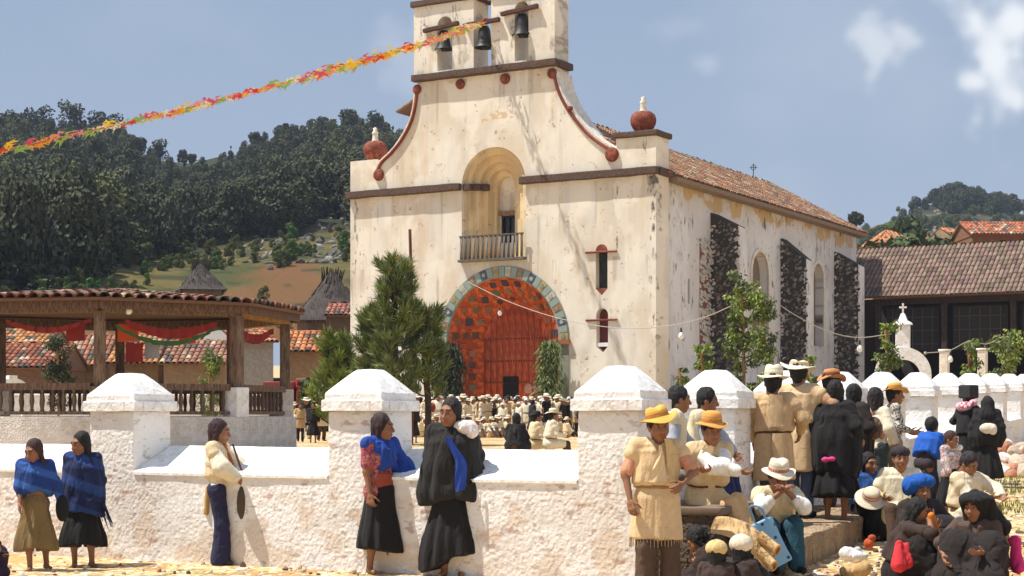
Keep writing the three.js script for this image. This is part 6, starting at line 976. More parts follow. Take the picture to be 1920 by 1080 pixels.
// --- left of the picture
person({ px: 66, D: 15.55, h: 1.2, yaw: .1, label: 'small girl in blue shawl and khaki skirt, left of the braided girl', hair: 'braids', hairC: [.04, .015, .012],
  pose: { hs: 1.12, head: [-.5, .25, .05], handL: [.36, .72, .02], elbowL: [1, -.2, -.3], handR: [-.16, .84, .16], footL: [.12, .075, -.1], footR: [-.05, .075, .08], toeL: .6, toeR: .1 },
  wear: [{ k: 'skirt', c: K.khaki, len: .70, w: .27, d: .22, nf: 7, rip: .12, wave: .03 }, { k: 'shawl', c: K.blue, col: stripes([.012, .04, .18], [.03, .10, .34], 26, 9), prof: [[0, .08, .08], [.06, .17, .12], [.18, .23, .16], [.36, .25, .18], [.44, .22, .17]], arms: [.9, .3], wave: .04 }, { k: 'bits', name: 'cloth_bag', c: K.black, make: R => [ellip(R.wr[0].clone().add(V(.02, -.06, .02)), .085, .17, .07), capsule(R.wr[0], R.el[0].clone().add(V(.02, .08, .02)), .02)] }] });  // shawl stripes: highlights on the folds painted in as lighter blue
person({ px: 155, D: 15.95, h: 1.27, yaw: -.1, label: 'braided girl in long dark blue fringed shawl and black skirt at the left', hair: 'braid',
  pose: { hs: 1.1, head: [-.55, .12, 0], handL: [.16, .85, .04], handR: [-.14, .9, .04], footL: [.13, .075, .04], footR: [-.1, .075, 0], toeL: .9, toeR: .2 },
  wear: [{ k: 'skirt', c: K.black, len: .70, w: .29, d: .24, rip: .1, wave: .025 }, { k: 'shawl', c: K.navy, col: stripes([.010, .018, .07], [.018, .045, .17], 20, 8), prof: [[0, .08, .08], [.06, .17, .12], [.2, .24, .17], [.48, .28, .2], [.74, .27, .2]], slant: .12, arms: [.5, .4] },  // paler stripes here are painted light on the shawl folds
  { k: 'geo', name: 'fringe', c: K.navy, make: R => { const r = rng(4), o = []; for (let i = 0; i < 14; i++) { const x = .24 + .09 * r(), z = .05 + .12 * r(), y = .70 + .1 * r(); o.push(bar(V(x, y, z), V(x + .06 + .05 * r(), y - .20 - .06 * r(), z + .02), .009, .005, 4)); } return merge(o); } }] });
person({ px: 412, D: 15.9, h: 1.36, yaw: 1.35, label: 'boy in cream tunic and dark flared trousers standing in profile before the wall', hair: 'bob', hairC: [.03, .01, .012],
  pose: { hs: 1.06, head: [.1, .05, 0], lean: -.06, handL: [.08, .98, .26], elbowL: [1, -.5, .2], handR: [-.10, .96, .27], elbowR: [-1, -.6, .1], thumbR: [.2, 1, .3], footL: [.09, .075, -.02], footR: [-.09, .075, .05] },
  curl: [1.2, 1.2],
  wear: [{ k: 'trousers', c: [.02, .02, .06], hem: .115, knee: .082, len: 1.02 }, { k: 'shoes', c: [.05, .03, .02] }, { k: 'shirt', c: K.pale, sleeve: .85, puff: .05 }, { k: 'tunic', c: K.cream, w: .165, skirt: 0, belt: 0, cap: .3 }, { k: 'bits', name: 'red_scarf', c: [.42, .12, .05], make: R => [capsule(R.N.clone().add(V(0, -.02, .09)), R.C.clone().add(V(0, -.02, .17)), .022), capsule(R.N.clone().add(V(-.09, -.02, 0)), R.N.clone().add(V(0, -.02, .1)), .02)] },
  { k: 'bits', name: 'shoulder_bag', c: [.085, .06, .035], make: R => [ellip(V(-.06, .70, .30), .10, .20, .06), capsule(V(-.05, .86, .28), V(-.08, 1.1, .2), .022)] }, { k: 'bits', name: 'tan_sash', c: [.5, .3, .1], make: R => [capsule(V(.03, .86, -.15), V(.02, .58, -.17), .03, .035)] }, { k: 'geo', name: 'stick', c: [.16, .06, .04], make: R => bar(V(-.02, .98, .30), V(-.06, 1.36, .18), .014, .012, 6) }] });
person({ px: 712, D: 15.0, h: 1.42, yaw: .75, label: 'girl in blue shawl, red sash and black skirt facing the cloaked woman', hair: 'bob', hairC: [.025, .01, .01],
  pose: { hs: 1.02, head: [.55, .02, 0], handR: [-.19, .70, .09], elbowR: [-.6, -.2, -.6], handL: [.32, .98, .28], elbowL: [.6, -.8, -.2], thumbR: [.3, .1, 1], footL: [.1, .075, .02], footR: [-.09, .075, -.05] },
  curl: [.4, .9],
  wear: [{ k: 'shirt', c: [.3, .06, .09], sleeve: .36, col: motif([[.45, .10, .12], [.10, .03, .12], [.5, .22, .08], [.32, .04, .10]], 42, 2) }, { k: 'skirt', c: K.black, len: .76, w: .28, d: .23, rip: .11, slant: .22, slantF: 0, dx: .05, top: .12 }, { k: 'belt', c: [.33, .065, .03], h: .15 }, { k: 'shawl', c: K.blue, prof: [[0, .07, .08], [.05, .13, .12], [.12, .155, .15, .01], [.28, .165, .155, .02], [.34, .15, .14, .03]], arms: [.55, 0], slant: .1, extra: R => [ellip(V(.235, .90, .08), .10, .22, .13)] }] });
person({ px: 848, D: 14.75, h: 1.56, yaw: -.05, label: 'woman in a long black cloak with white scarf on her shoulder, before the wall', hair: 'long', hairC: [.014, .009, .011],
  pose: { head: [-.45, .04, -.06], handL: [.12, 1.0, .04], handR: [-.12, 1.0, .04], footL: [.07, .075, .02], footR: [-.07, .075, .03] },
  wear: [{ k: 'skirt', c: K.black, len: .82, w: .30, d: .25, rip: .12, slant: -.26, wave: .04, nf: 9 }, { k: 'shawl', c: [.018, .017, .017], prof: [[0, .08, .09], [.05, .17, .12], [.18, .24, .17], [.45, .30, .2], [.62, .33, .21], [.72, .32, .2]], slant: .08, arms: [.5, .5], nf: 9, rip: .09, wave: .05 }, { k: 'bits', name: 'white_scarf', c: [.72, .66, .64], fold: .012, make: R => [ellip(R.sh[0].clone().add(V(-.03, .05, .06)), .115, .075, .09), ellip(R.sh[0].clone().add(V(.03, .01, .07)), .07, .07, .08)] }, { k: 'geo', name: 'blue_ribbon', c: [.02, .06, .34], make: R => flap(R, [[-.05, .40], [.0, .30], [.05, .18], [.04, .04], [.05, -.08]], [[-.0, .42], [.06, .32], [.14, .20], [.15, .08], [.13, -.06]], .33, .215) }] });
person({ px: -24, D: 14.9, h: .85, yaw: .6, label: 'child in dark purple cut off by the left edge at the foot of the picture', hair: 'bob', pose: sitGround({ lean: .8, hunch: .5, footL: [.1, .08, .42], footR: [-.1, .08, .36], handL: [.1, .4, .4], handR: [-.1, .4, .4] }), wear: [{ k: 'skirt', c: [.025, .01, .03] }, { k: 'shawl', c: [.03, .012, .035], prof: [[0, .08, .08], [.06, .18, .13], [.2, .25, .18], [.4, .26, .2]] }] });

// --- the men at the corner
person({ px: 1230, D: 13.2, h: 1.48, yaw: .12, label: 'standing man in yellow straw hat and fringed tunic, hand on his hip', hair: 'short',
  pose: { head: [.1, .06, .08], roll: .02, handR: [-.245, .86, .10], elbowR: [-1, -.1, -.5], handL: [.17, 1.00, .24], elbowL: [.8, -.6, .1], thumbL: [-.3, 1, .2], thumbR: [.6, .3, .6], footL: [.13, .075, 0], footR: [-.1, .075, .02] }, curl: [1.1, .7],
  wear: [{ k: 'trousers', c: [.10, .06, .042], hem: .10, knee: .085 }, { k: 'shoes', c: K.brown }, { k: 'shirt', c: [.60, .28, .17], sleeve: .42 }, { k: 'tunic', c: [.69, .49, .27], w: .20, skirt: .36, fringe: 1, cap: .25, vee: .03, belt: [.30, .18, .08] }, { k: 'geo', name: 'front_flap', c: [.74, .56, .32], make: R => flap(R, [[-.01, .47], [-.03, .36], [-.07, .26], [-.10, .155]], [[.01, .47], [.03, .38], [.045, .28], [.07, .155]], .225, .142) }, { k: 'geo', name: 'lapel', c: [.60, .43, .22], make: R => flap(R, [[.035, .53], [.05, .42], [.06, .3], [.10, .16]], [[.09, .53], [.14, .44], [.17, .32], [.18, .17]], .225, .138) }, { k: 'bits', name: 'held_fruit', c: [.06, .035, .025], make: R => [ellip(R.wr[0].clone().add(V(-.01, .06, .05)), .035, .035, .035)] }], hat: hat('straw', { tilt: -.06, roll: .18, r: .17, curl: .03 }) });
person({ px: 1322, D: 14.25, base: ground(1.6, -14.2), h: 1.44, yaw: .3, label: 'man in orange straw hat sitting on the stone bench with arms crossed', hair: 'short',
  pose: sitAt(.76, { lean: .22, head: [-.05, .12, 0], handL: [-.14, 1.12, .42], elbowL: [.9, -.6, .2], handR: [.16, 1.10, .40], elbowR: [-.9, -.6, .2], footL: [.16, .3, .42], footR: [-.10, .24, .44], kneeL: [.4, .8, .6] }), curl: [.8, .8],
  wear: [{ k: 'trousers', c: [.05, .035, .03], knee: .08 }, { k: 'shirt', c: K.white, sleeve: .97, puff: .022 }, { k: 'tunic', c: [.64, .48, .27], w: .20, cap: .2, vee: .05 }, { k: 'geo', name: 'lapel', c: [.72, .54, .30], make: R => flap(R, [[-.03, .52], [-.03, .42], [-.05, .30]], [[-.10, .52], [-.15, .42], [-.18, .30]], .225, .138) }, { k: 'bits', name: 'tunic_flap', c: [.58, .37, .18], fold: .008, make: R => [capsule(V(.20, .80, .30), V(.26, .52, .46), .10, .075), capsule(V(.10, .78, .34), V(.18, .55, .48), .09, .07)] }], hat: hat('straw', { c: [.78, .36, .08], m: null, tilt: .02, r: .155, h: .11, curl: .012, dent: 0 }) });
const onWall = (t, o) => P3.clone().addScaledVector(dirB, t).addScaledVector(outB, o);
const sitter = (t, px, lab, yaw, o) => { const p = onWall(t, .12), s = { px: CX + p.x / -p.z * F, D: -p.z, yaw, h: 1.42, label: lab, hair: 'short', ...o }; s.base = 0; person(s); };
sitter(.95, 0, 'bareheaded boy with grey sleeves sitting on the wall beside the corner post', 1.5, { pose: sitAt(1.08, { lean: .12, head: [.2, .05, 0], footL: [.1, .7, .42], footR: [-.1, .7, .42], handL: [.12, 1.28, .36], handR: [-.2, 1.22, .2] }), wear: [{ k: 'trousers', c: K.navy }, { k: 'shirt', c: K.greyb, sleeve: .95, puff: .012 }, { k: 'tunic', c: [.70, .60, .40], w: .20, cap: .08, skirt: 0 }] });
sitter(1.75, 0, 'bareheaded boy in cream tunic and navy trousers sitting on the wall, face in profile', 1.05, { pose: sitAt(1.08, { lean: .16, head: [.35, .12, 0], footL: [.1, .62, .46], footR: [-.1, .66, .46], handL: [.1, 1.2, .42], handR: [-.16, 1.2, .34] }), wear: [{ k: 'trousers', c: [.02, .025, .09], knee: .085 }, { k: 'shirt', c: K.greyb, sleeve: .95, puff: .012 }, { k: 'tunic', c: [.70, .60, .40], w: .20, cap: .1, skirt: .3 }] });
const STEP = .40;
person({ px: 1452, D: 16.9, base: .36, h: 1.53, yaw: 2.75, label: 'man in tall white hat and tan belted tunic seen from behind on the step', hair: 'short',
  pose: { head: [.1, .0, .1], roll: .03, handL: [.26, .86, .14], handR: [-.24, .95, .16], elbowR: [-.8, -.5, -.3], footL: [.1, .075, .03], footR: [-.14, .075, -.05] },
  wear: [{ k: 'trousers', c: [.07, .085, .12], hem: .085 }, { k: 'shoes', c: K.black }, { k: 'shirt', c: [.50, .33, .16], sleeve: .9, puff: .008 }, { k: 'tunic', c: [.55, .37, .20], w: .20, skirt: .42, cap: .3 }, { k: 'geo', name: 'back_panel', c: [.58, .40, .22], make: R => flap(R, [[-.13, .50], [-.14, .35], [-.13, .17]], [[.01, .52], [.02, .35], [.03, .17]], .225, .138, -1) }, { k: 'geo', name: 'skirt_panel', c: [.57, .39, .21], make: R => flap(R, [[-.16, .10], [-.17, -.1], [-.16, -.30]], [[-.02, .10], [-.01, -.1], [.0, -.32]], .245, .158, -1) }], hat: hat('white', { r: .175, h: .13, roll: -.08, tilt: .1, curl: .02 }) });
person({ px: 1497, D: 17.6, base: .38, h: 1.63, yaw: 2.5, label: 'taller man in wide pale hat half hidden behind the tunic in front of him', hair: 'short',
  pose: { head: [.3, .05, 0], handL: [.25, .9, .16], handR: [-.32, 1.05, .2], elbowR: [-1, -.3, -.2] },
  wear: [{ k: 'trousers', c: K.denim, hem: .085 }, { k: 'shoes', c: K.black }, { k: 'shirt', c: [.5, .28, .16], sleeve: .95, puff: .006 }, { k: 'tunic', c: [.62, .44, .25], w: .20, skirt: .40, cap: .3 }], hat: hat('white', { r: .2, h: .07, curl: .04, tilt: .05, roll: .1 }) });
person({ px: 1566, D: 17.4, base: .34, h: 1.46, yaw: 2.6, label: 'barelegged woman in a long black shawl seen from behind on the step', hair: 'bob',
  pose: { head: [.35, 0, 0], footL: [.1, .075, .02], footR: [-.1, .075, .02], handL: [.22, .95, .15], handR: [-.28, .95, .1], toeL: .4, toeR: -.4 },
  wear: [{ k: 'skirt', c: K.black, len: .66, w: .29, d: .24, rip: .1, wave: .03 }, { k: 'shawl', c: K.black, prof: [[0, .09, .09], [.05, .17, .13], [.18, .25, .18], [.45, .31, .22], [.72, .31, .22], [.84, .27, .2]], slant: -.15, rip: .08 }, { k: 'bits', name: 'pink_tassel', c: [.6, .05, .2], make: R => [ellip(V(.03, .72, -.24), .05, .035, .03), ellip(V(-.05, .73, -.24), .045, .03, .03)] }] });
person({ px: 1600, D: 18.4, base: .36, h: 1.42, yaw: 2.2, label: 'second woman in black with a brown bundle, just right of the barelegged one', hair: 'bob',
  pose: { head: [.3, .1, 0], handR: [-.25, 1.0, .2], handL: [.2, 1.0, .2] }, wear: [{ k: 'skirt', c: K.black, len: .75, w: .27, d: .22 }, { k: 'shawl', c: [.02, .014, .013], prof: [[0, .09, .09], [.05, .18, .13], [.18, .26, .19], [.5, .29, .2], [.7, .27, .2]] }, { k: 'bits', name: 'carried_bundle', c: [.13, .075, .05], fold: .012, make: R => [ellip(V(-.24, 1.08, .1), .11, .15, .11)] }] });
person({ px: 1556, D: 19.1, base: .36, h: 1.58, yaw: 1.75, label: 'man in brown curled hat behind the barelegged woman, only his head showing', hair: 'short', pose: { head: [.1, 0, 0] }, wear: [{ k: 'trousers', c: K.brown }, { k: 'shirt', c: [.3, .2, .15] }], hat: hat('brown', { r: .17, h: .09, curl: .045 }) });
person({ px: 1641, D: 21, h: 1.52, yaw: 2.35, label: 'youth with bushy hair in cream shirt and green trousers seen from behind', hair: 'bob', hairC: [.016, .011, .011],
  pose: { hs: 1.06, head: [.5, .05, 0], handL: [.2, .92, .2], handR: [-.28, .9, .05] }, wear: [{ k: 'trousers', c: [.035, .05, .055], hem: .09 }, { k: 'shoes', c: K.black }, { k: 'shirt', c: [.62, .54, .40], sleeve: .9, puff: .022 }] });
person({ px: 1674, D: 21.6, h: 1.56, yaw: 1.6, label: 'person in orange straw hat and black and white patterned shirt beside the bushy haired youth', hair: 'short',
  pose: { handL: [.15, 1.0, .25], handR: [-.15, 1.0, .25] }, wear: [{ k: 'trousers', c: [.26, .2, .11], hem: .085 }, { k: 'shoes', c: K.brown }, { k: 'shirt', c: K.white, sleeve: .8, col: motif([[.7, .66, .6], [.03, .03, .04], [.55, .5, .4], [.04, .04, .05]], 15, 7) }], hat: hat('straw', { r: .19, h: .09, curl: .03, roll: -.1 }) });
person({ px: 1733, D: 20.6, h: 1.2, yaw: 2.3, label: 'child in bright blue shawl bending forward in front of the side wall', hair: 'short',
  pose: { hs: 1.12, lean: .38, head: [.35, .15, 0], handL: [.2, .85, .35], handR: [-.2, .8, .3] }, wear: [{ k: 'shirt', c: [.04, .03, .035], sleeve: .9 }, { k: 'skirt', c: [.035, .025, .028], top: .2, len: .82, w: .25, d: .22 }, { k: 'shawl', c: [.012, .09, .42], prof: [[0, .08, .08], [.05, .19, .13], [.18, .25, .18], [.42, .25, .19]], arms: [.2, .2] }] });
person({ px: 1781, D: 20.2, h: 1.02, yaw: .5, label: 'toddler in patterned cream top and black skirt beside the blue shawled child', hair: 'short', hairC: [.05, .018, .012],
  pose: { hs: 1.2, head: [.3, .1, 0], handL: [.2, .85, .2], handR: [-.2, .85, .2] }, wear: [{ k: 'skirt', c: K.black, len: .74, w: .3, d: .24 }, { k: 'shirt', c: K.white, sleeve: .9, puff: .03, col: motif([[.65, .6, .55], [.45, .12, .12], [.62, .55, .5], [.2, .2, .25]], 26, 3) }, { k: 'bits', name: 'white_collar', c: K.white, make: R => [ellip(R.sh[0].clone().add(V(.03, .02, .05)), .08, .06, .07)] }] });
person({ px: 1851, D: 24.6, h: 1.33, yaw: 2.75, label: 'woman wholly wrapped in black carrying a white bundle, by the side wall', hair: 'short',
  pose: { head: [0, .15, 0], lean: .05, handL: [.2, .95, .15], handR: [-.2, .95, .15] }, wear: [{ k: 'skirt', c: K.black, len: .80, w: .29, d: .25 }, { k: 'shawl', c: K.black, prof: [[0, .10, .10], [.06, .18, .14], [.22, .28, .2], [.48, .34, .23], [.66, .27, .2]] }, { k: 'veil', c: K.black }, { k: 'bits', name: 'white_bundle', c: [.66, .6, .5], fold: .008, make: R => [ellip(V(-.04, 1.05, -.235), .15, .10, .07), ellip(V(-.12, 1.03, -.225), .08, .1, .07)] }] });
person({ px: 1815, D: 25.3, h: 1.38, yaw: 2.2, label: 'woman with pink and white bundle and a folded black cloth on her head', hair: 'bob',
  pose: { handL: [.2, 1.2, .2], handR: [-.25, 1.2, .1] }, wear: [{ k: 'skirt', c: K.black, len: .78, w: .27, d: .23 }, { k: 'shawl', c: [.015, .013, .015] }, { k: 'bits', name: 'pink_white_bundle', c: [.7, .5, .5], fold: .012, col: motif([[.62, .06, .16], [.7, .62, .6], [.66, .16, .24], [.72, .66, .62]], 11, 5), make: R => [ellip(R.N.clone().add(V(.02, .02, -.1)), .17, .09, .10), ellip(R.N.clone().add(V(-.15, .08, -.04)), .07, .06, .07)] }, { k: 'geo', name: 'folded_cloth', c: [.03, .028, .03], make: R => cbox(.28, .24, .24, .03, 4, 4, 4).translate(R.H.x, R.H.y + .15, R.H.z - .02) }] });
// --- seated group at the right
person({ px: 1441, D: 14.95, base: .08, h: 1.46, yaw: .12, label: 'hunched man in banded white hat sitting with both hands at his mouth', hair: 'short',
  pose: sitAt(.27, { lean: .5, hunch: .4, head: [0, .3, 0], handL: [.035, .78, .55], handR: [-.035, .78, .55], elbowL: [.8, -.8, .2], elbowR: [-.8, -.8, .2], footL: [.16, .075, .42], footR: [-.06, .075, .5], thumbL: [-.2, .2, -1], thumbR: [.2, .2, -1] }), curl: [.7, .7],
  wear: [{ k: 'trousers', c: [.02, .075, .11], knee: .09, hem: .09 }, { k: 'shoes', c: K.black }, { k: 'shirt', c: K.white, sleeve: .7, puff: .02 }, { k: 'tunic', c: [.70, .58, .36], w: .21, skirt: 0, cap: .3, belt: 0 }], hat: hat('white', { band: [.45, .17, .12], r: .165, h: .12, tilt: .02, curl: .02 }) });
person({ px: 1627, D: 18.1, h: 1.42, yaw: .25, label: 'woman in blue shawl sitting beside the step, face turned to the camera', hair: 'long',
  pose: sitGround({ pelvis: [0, .26, 0], head: [.15, .05, 0], handL: [.1, .5, .3], handR: [-.18, .45, .3] }), wear: [{ k: 'skirt', c: K.black }, { k: 'shawl', c: [.02, .075, .26], prof: [[0, .08, .08], [.05, .17, .12], [.2, .22, .16], [.46, .22, .17]], col: stripes([.02, .075, .26], [.04, .13, .36], 46) }] });
person({ px: 1687, D: 17.2, h: 1.46, yaw: -.1, label: 'smiling man in cream tunic and dark cap sitting behind the blue head cloth', hair: 'short', hairC: [.03, .025, .026],
  pose: sitGround({ pelvis: [0, .36, 0], head: [.05, -.05, .04], handL: [.14, .62, .26], handR: [-.2, .56, .26], lean: .05 }), wear: [{ k: 'trousers', c: K.brown }, { k: 'shirt', c: [.55, .4, .2], sleeve: .9, puff: .01 }, { k: 'tunic', c: [.72, .64, .46], w: .225, skirt: .3, cap: .5, belt: 0 }, { k: 'bits', name: 'knit_cap', c: [.03, .022, .026], fold: .006, make: R => [ellip(R.H.clone().add(V(0, .075, -.018)), .112, .08, .122)] }] });
person({ px: 1806, D: 17.4, h: 1.42, yaw: .55, label: 'young man in cream tunic sitting with bowed head at the right', hair: 'short', hairC: [.022, .014, .016],
  pose: sitGround({ pelvis: [0, .32, 0], head: [.1, .5, 0], lean: .12, handL: [.2, .56, .42], handR: [-.02, .56, .42], elbowL: [.9, -.3, .1] }), wear: [{ k: 'trousers', c: K.khaki }, { k: 'shirt', c: [.68, .6, .46], sleeve: .9, puff: .025 }, { k: 'tunic', c: [.72, .60, .40], w: .22, skirt: .3, cap: .35, belt: [.16, .09, .06] }] });
person({ px: 1722, D: 15.6, h: 1.42, yaw: .1, label: 'woman with a bright blue cloth wrapped on her head sitting among black skirts', hair: 'bob',
  pose: sitGround({ pelvis: [0, .17, 0], head: [.1, .06, -.05], handL: [.25, .42, .42], handR: [-.1, .42, .38], lean: .08 }), wear: [{ k: 'skirt', c: [.012, .01, .011] }, { k: 'shirt', c: [.035, .02, .017], sleeve: .55 }, { k: 'shawl', c: [.035, .022, .018], prof: [[0, .08, .09], [.05, .18, .13], [.2, .25, .17], [.44, .27, .2]], arms: [.1, .1] }, { k: 'bits', name: 'head_cloth', c: [.008, .085, .36], fold: .012, kk: .04, make: R => [ellip(R.H.clone().add(V(0, .09, -.02)), .145, .085, .14), ellip(R.H.clone().add(V(-.11, .04, -.03)), .085, .10, .10), ellip(R.H.clone().add(V(.06, .10, 0)), .09, .07, .1)] }] });
person({ px: 1694, D: 14.35, h: 1.36, yaw: 1.05, label: 'dark dressed woman in profile with a red tassel and orange cloth at her chin', hair: 'bob', hairC: [.01, .008, .008],
  pose: sitGround({ pelvis: [0, .12, 0], lean: .22, head: [.1, .22, 0], handL: [.12, .56, .30], handR: [-.05, .66, .28], elbowR: [-.8, -.6, .1], footL: [.16, .08, .44], footR: [-.16, .08, .44] }), curl: [.8, 1],
  wear: [{ k: 'skirt', c: [.012, .01, .010] }, { k: 'shirt', c: [.05, .03, .024], sleeve: .4 }, { k: 'shawl', c: [.042, .025, .02], prof: [[0, .08, .09], [.05, .17, .14], [.2, .23, .2], [.44, .26, .24]], arms: [.1, .1] }, { k: 'bits', name: 'orange_cloth', c: [.7, .2, .02], fold: .01, make: R => [capsule(R.wr[1].clone().add(V(0, .04, .02)), R.wr[1].clone().add(V(.04, -.14, .06)), .04, .05)] }, { k: 'bits', name: 'red_tassel', c: [.62, .035, .045], fold: .012, kk: .03, make: R => [capsule(V(-.28, .42, .04), V(-.32, .22, .05), .045, .09), capsule(V(-.24, .40, .10), V(-.26, .24, .12), .04, .07)] }] });
person({ px: 1834, D: 14.0, h: 1.46, yaw: -.45, label: 'broad woman in brown with a black cloth over her head sitting nearest at the right', hair: 'bob',
  pose: sitGround({ pelvis: [0, .13, 0], lean: .2, head: [-.25, .08, .05], handL: [.1, .36, .46], handR: [-.22, .30, .44], elbowR: [-.9, -.3, .1], footL: [.18, .08, .46], footR: [-.2, .08, .44] }),
  wear: [{ k: 'skirt', c: [.018, .012, .011] }, { k: 'shirt', c: [.085, .05, .04], sleeve: .5, puff: .03 }, { k: 'shawl', c: [.085, .05, .038], prof: [[0, .08, .09], [.05, .18, .14], [.2, .25, .19], [.45, .29, .24]], arms: [.3, 0] }, { k: 'veil', c: [.010, .009, .010], extra: R => [ellip(R.H.clone().add(V(.02, .075, .01)), .15, .075, .14), capsule(R.H.clone().add(V(.12, -.02, -.05)), R.sh[0].clone().add(V(.08, -.02, -.04)), .085, .08)] }, { k: 'bits', name: 'pink_tassel', c: [.62, .03, .17], fold: .012, kk: .03, make: R => [ellip(V(.32, .44, -.02), .06, .055, .05), capsule(V(.33, .40, -.02), V(.36, .2, 0), .045, .065)] }] });
// crouched figures low at the front
person({ px: 1392, D: 13.5, h: 1.3, yaw: -1.9, label: 'crouched person in dark clothes under the thrown tan wool garment', hair: 'bob', pose: sitGround({ lean: .75, hunch: .6, head: [0, .7, 0], handL: [.1, .3, .4], handR: [-.1, .3, .4] }), wear: [{ k: 'skirt', c: [.03, .017, .014] }, { k: 'shawl', c: [.035, .02, .017], prof: [[0, .08, .09], [.05, .18, .14], [.2, .25, .2], [.45, .27, .22]] }] });
person({ px: 1385, D: 12.3, h: .98, yaw: 2.6, label: 'child in a round cream cap at the lower edge before the tan garment', hair: 'bob', pose: sitGround({ hs: 1.2, lean: .1, head: [0, .1, 0] }), wear: [{ k: 'skirt', c: [.03, .02, .018] }, { k: 'shawl', c: [.045, .028, .024] }, { k: 'bits', name: 'cap', c: [.70, .60, .46], make: R => [ellip(R.H.clone().add(V(0, .075, -.02)), .145, .125, .15)] }] });
person({ px: 1342, D: 12.2, h: .93, yaw: 2.9, label: 'child in a yellow cap at the lower edge, left of the cream cap', hair: 'bob', pose: sitGround({ hs: 1.2, lean: .1 }), wear: [{ k: 'skirt', c: [.03, .02, .018] }, { k: 'shawl', c: [.05, .03, .025] }, { k: 'bits', name: 'cap', c: [.62, .45, .2], make: R => [ellip(R.H.clone().add(V(0, .075, -.02)), .142, .115, .148)] }] });
{ // tan wool garment thrown over the crouched back, with two rolled sleeves
  const p = at(1396, 1000, 13.45), pos = [], idx = [], NU = 40, NV = 30;
  for (let sd = 0; sd < 2; sd++) for (let j = 0; j <= NV; j++) for (let i = 0; i <= NU; i++) {
    const u = i / NU, v = j / NV, a = lerp(-1.35, 1.5, v), x = lerp(-.24, .22, u), drop = -.32 * u * u, r0 = lerp(.20, .27, u) - sd * .014;
    const rip = .022 * Math.sin(u * 9 + v * 4) * sstep(.2, 1, v) + .016 * Math.sin(v * 13 + u * 5) + .012 * (fbm(u * 6, v * 6, 3, 3) - .5);
    pos.push(x + .05 * Math.sin(v * 5) + .03 * (v - .5), drop + Math.cos(a) * (r0 * .62 + rip), Math.sin(a) * (r0 + rip) * .8);
    if (i && j) { const n = (NU + 1), k = sd * n * (NV + 1) + j * n + i, q = [k - n - 1, k - n, k - 1, k]; sd ? idx.push(q[0], q[2], q[1], q[1], q[2], q[3]) : idx.push(q[0], q[1], q[2], q[1], q[3], q[2]); }
  }
  const g = new THREE.BufferGeometry(); g.setAttribute('position', new THREE.Float32BufferAttribute(pos, 3)); g.setIndex(idx); g.computeVertexNormals();
  const woolM = new THREE.MeshStandardMaterial({ vertexColors: true, roughness: .95, side: THREE.DoubleSide, bumpMap: weave, bumpScale: .03 });
  const t = thing('wool_garment', 'tan wool tunic with rolled cuffs thrown over the crouched figure', 'tunic', p, -.1); part('cloth', paint(uvm(g), cloth([.58, .37, .17])), woolM, t);
  for (const [a, b] of [[V(.12, -.02, .12), V(.25, -.12, .20)], [V(.12, -.14, .17), V(.22, -.24, .25)]]) { const s = part('sleeve', paint(uvm(rough(new THREE.CylinderGeometry(.055, .062, a.distanceTo(b), 16, 6, true), .012, 9)), cloth([.60, .39, .18])), woolM, t); s.position.copy(a).lerp(b, .5); s.quaternion.setFromUnitVectors(V(0, 1, 0), b.clone().sub(a).normalize()); s.scale.set(1, 1, .6); const c = part('cuff', paint(new THREE.TorusGeometry(.055, .012, 8, 18).rotateX(Math.PI / 2).translate(0, a.distanceTo(b) / 2, 0), cloth([.50, .30, .13])), clothMat, s); }
  const b = at(1440, 1020, 13.9), bag = thing('blue_bag', 'light blue cloth bag with small dark dots at the seated man\'s knees', 'bag', b, .1); const bgm = rough(cbox(.26, .42, .05, .02, 6, 8, 3), .012, 4); bgm.rotateZ(.45); part('cloth', uvm(bgm), new THREE.MeshStandardMaterial({ roughness: .9, map: tex(128, 128, (u, v) => { const a = (u * 3) % 1 - .5, c = (v * 3 + Math.floor(u * 3) * .5) % 1 - .5; return Math.hypot(a, c) < .13 ? [.04, .06, .16] : [.22, .42, .62]; }) }), bag).material.map.repeat.set(3, 3); part('handle', tube([V(-.12, .2, 0), V(-.16, .32, .02), V(-.06, .3, .02), V(-.02, .2, 0)], .01, 12, 5), mat(.2, .38, .58), bag);
  const h2 = at(1633, 932, 17.0), ht = thing('straw_hat', 'cream straw hat with red stripes held in a lap', 'hat', h2); const hg = lathe([[0, .1], [.06, .1], [.085, .07], [.095, .01], [.11, 0], [.165, -.02], [.163, -.026], [.1, -.012]], 24); hg.rotateX(.7); part('straw', hg, mat(.74, .64, .46, .85, { map: straw, side: THREE.DoubleSide }), ht); for (const y of [.02, .05]) part('red_stripe', lathe([[.097 - y * .12, y], [.096 - y * .12, y + .015]], 24).rotateX(.7), mat(.42, .1, .08), ht);
  // odds and ends on the ground
  const bu = (label, px, D, y, prims2, c, name = 'cloth_bundle', cat = 'bundle') => { const q = gAt(px, D); q.y += y; const o = thing(name, label, cat, q); part('cloth', paint(mesher(prims2, .05, .012, { fold: .012 }), cloth(c)), clothMat, o); part('knot', paint(mesher([ellip(V(.02, prims2[0].box[4], .02), .04, .035, .03)], .02, .01, {}), cloth(c.map(v => v * .8))), clothMat, o); };
  bu('tan bundle tied with red at the feet of the black dressed women', 1602, 14.7, .05, [ellip(V(0, .02, 0), .13, .07, .1), ellip(V(.08, .05, .02), .06, .06, .06)], [.5, .32, .14]);
  bu('white cloth lying at the end of the stone step', 1603, 15.6, .05, [ellip(V(0, .04, 0), .13, .055, .1), ellip(V(-.08, .08, 0), .07, .05, .06)], [.7, .68, .66]);
  bu('small red and orange bundle against the black skirts', 1630, 15.3, .22, [ellip(V(0, .02, 0), .05, .05, .05)], [.5, .09, .03]);
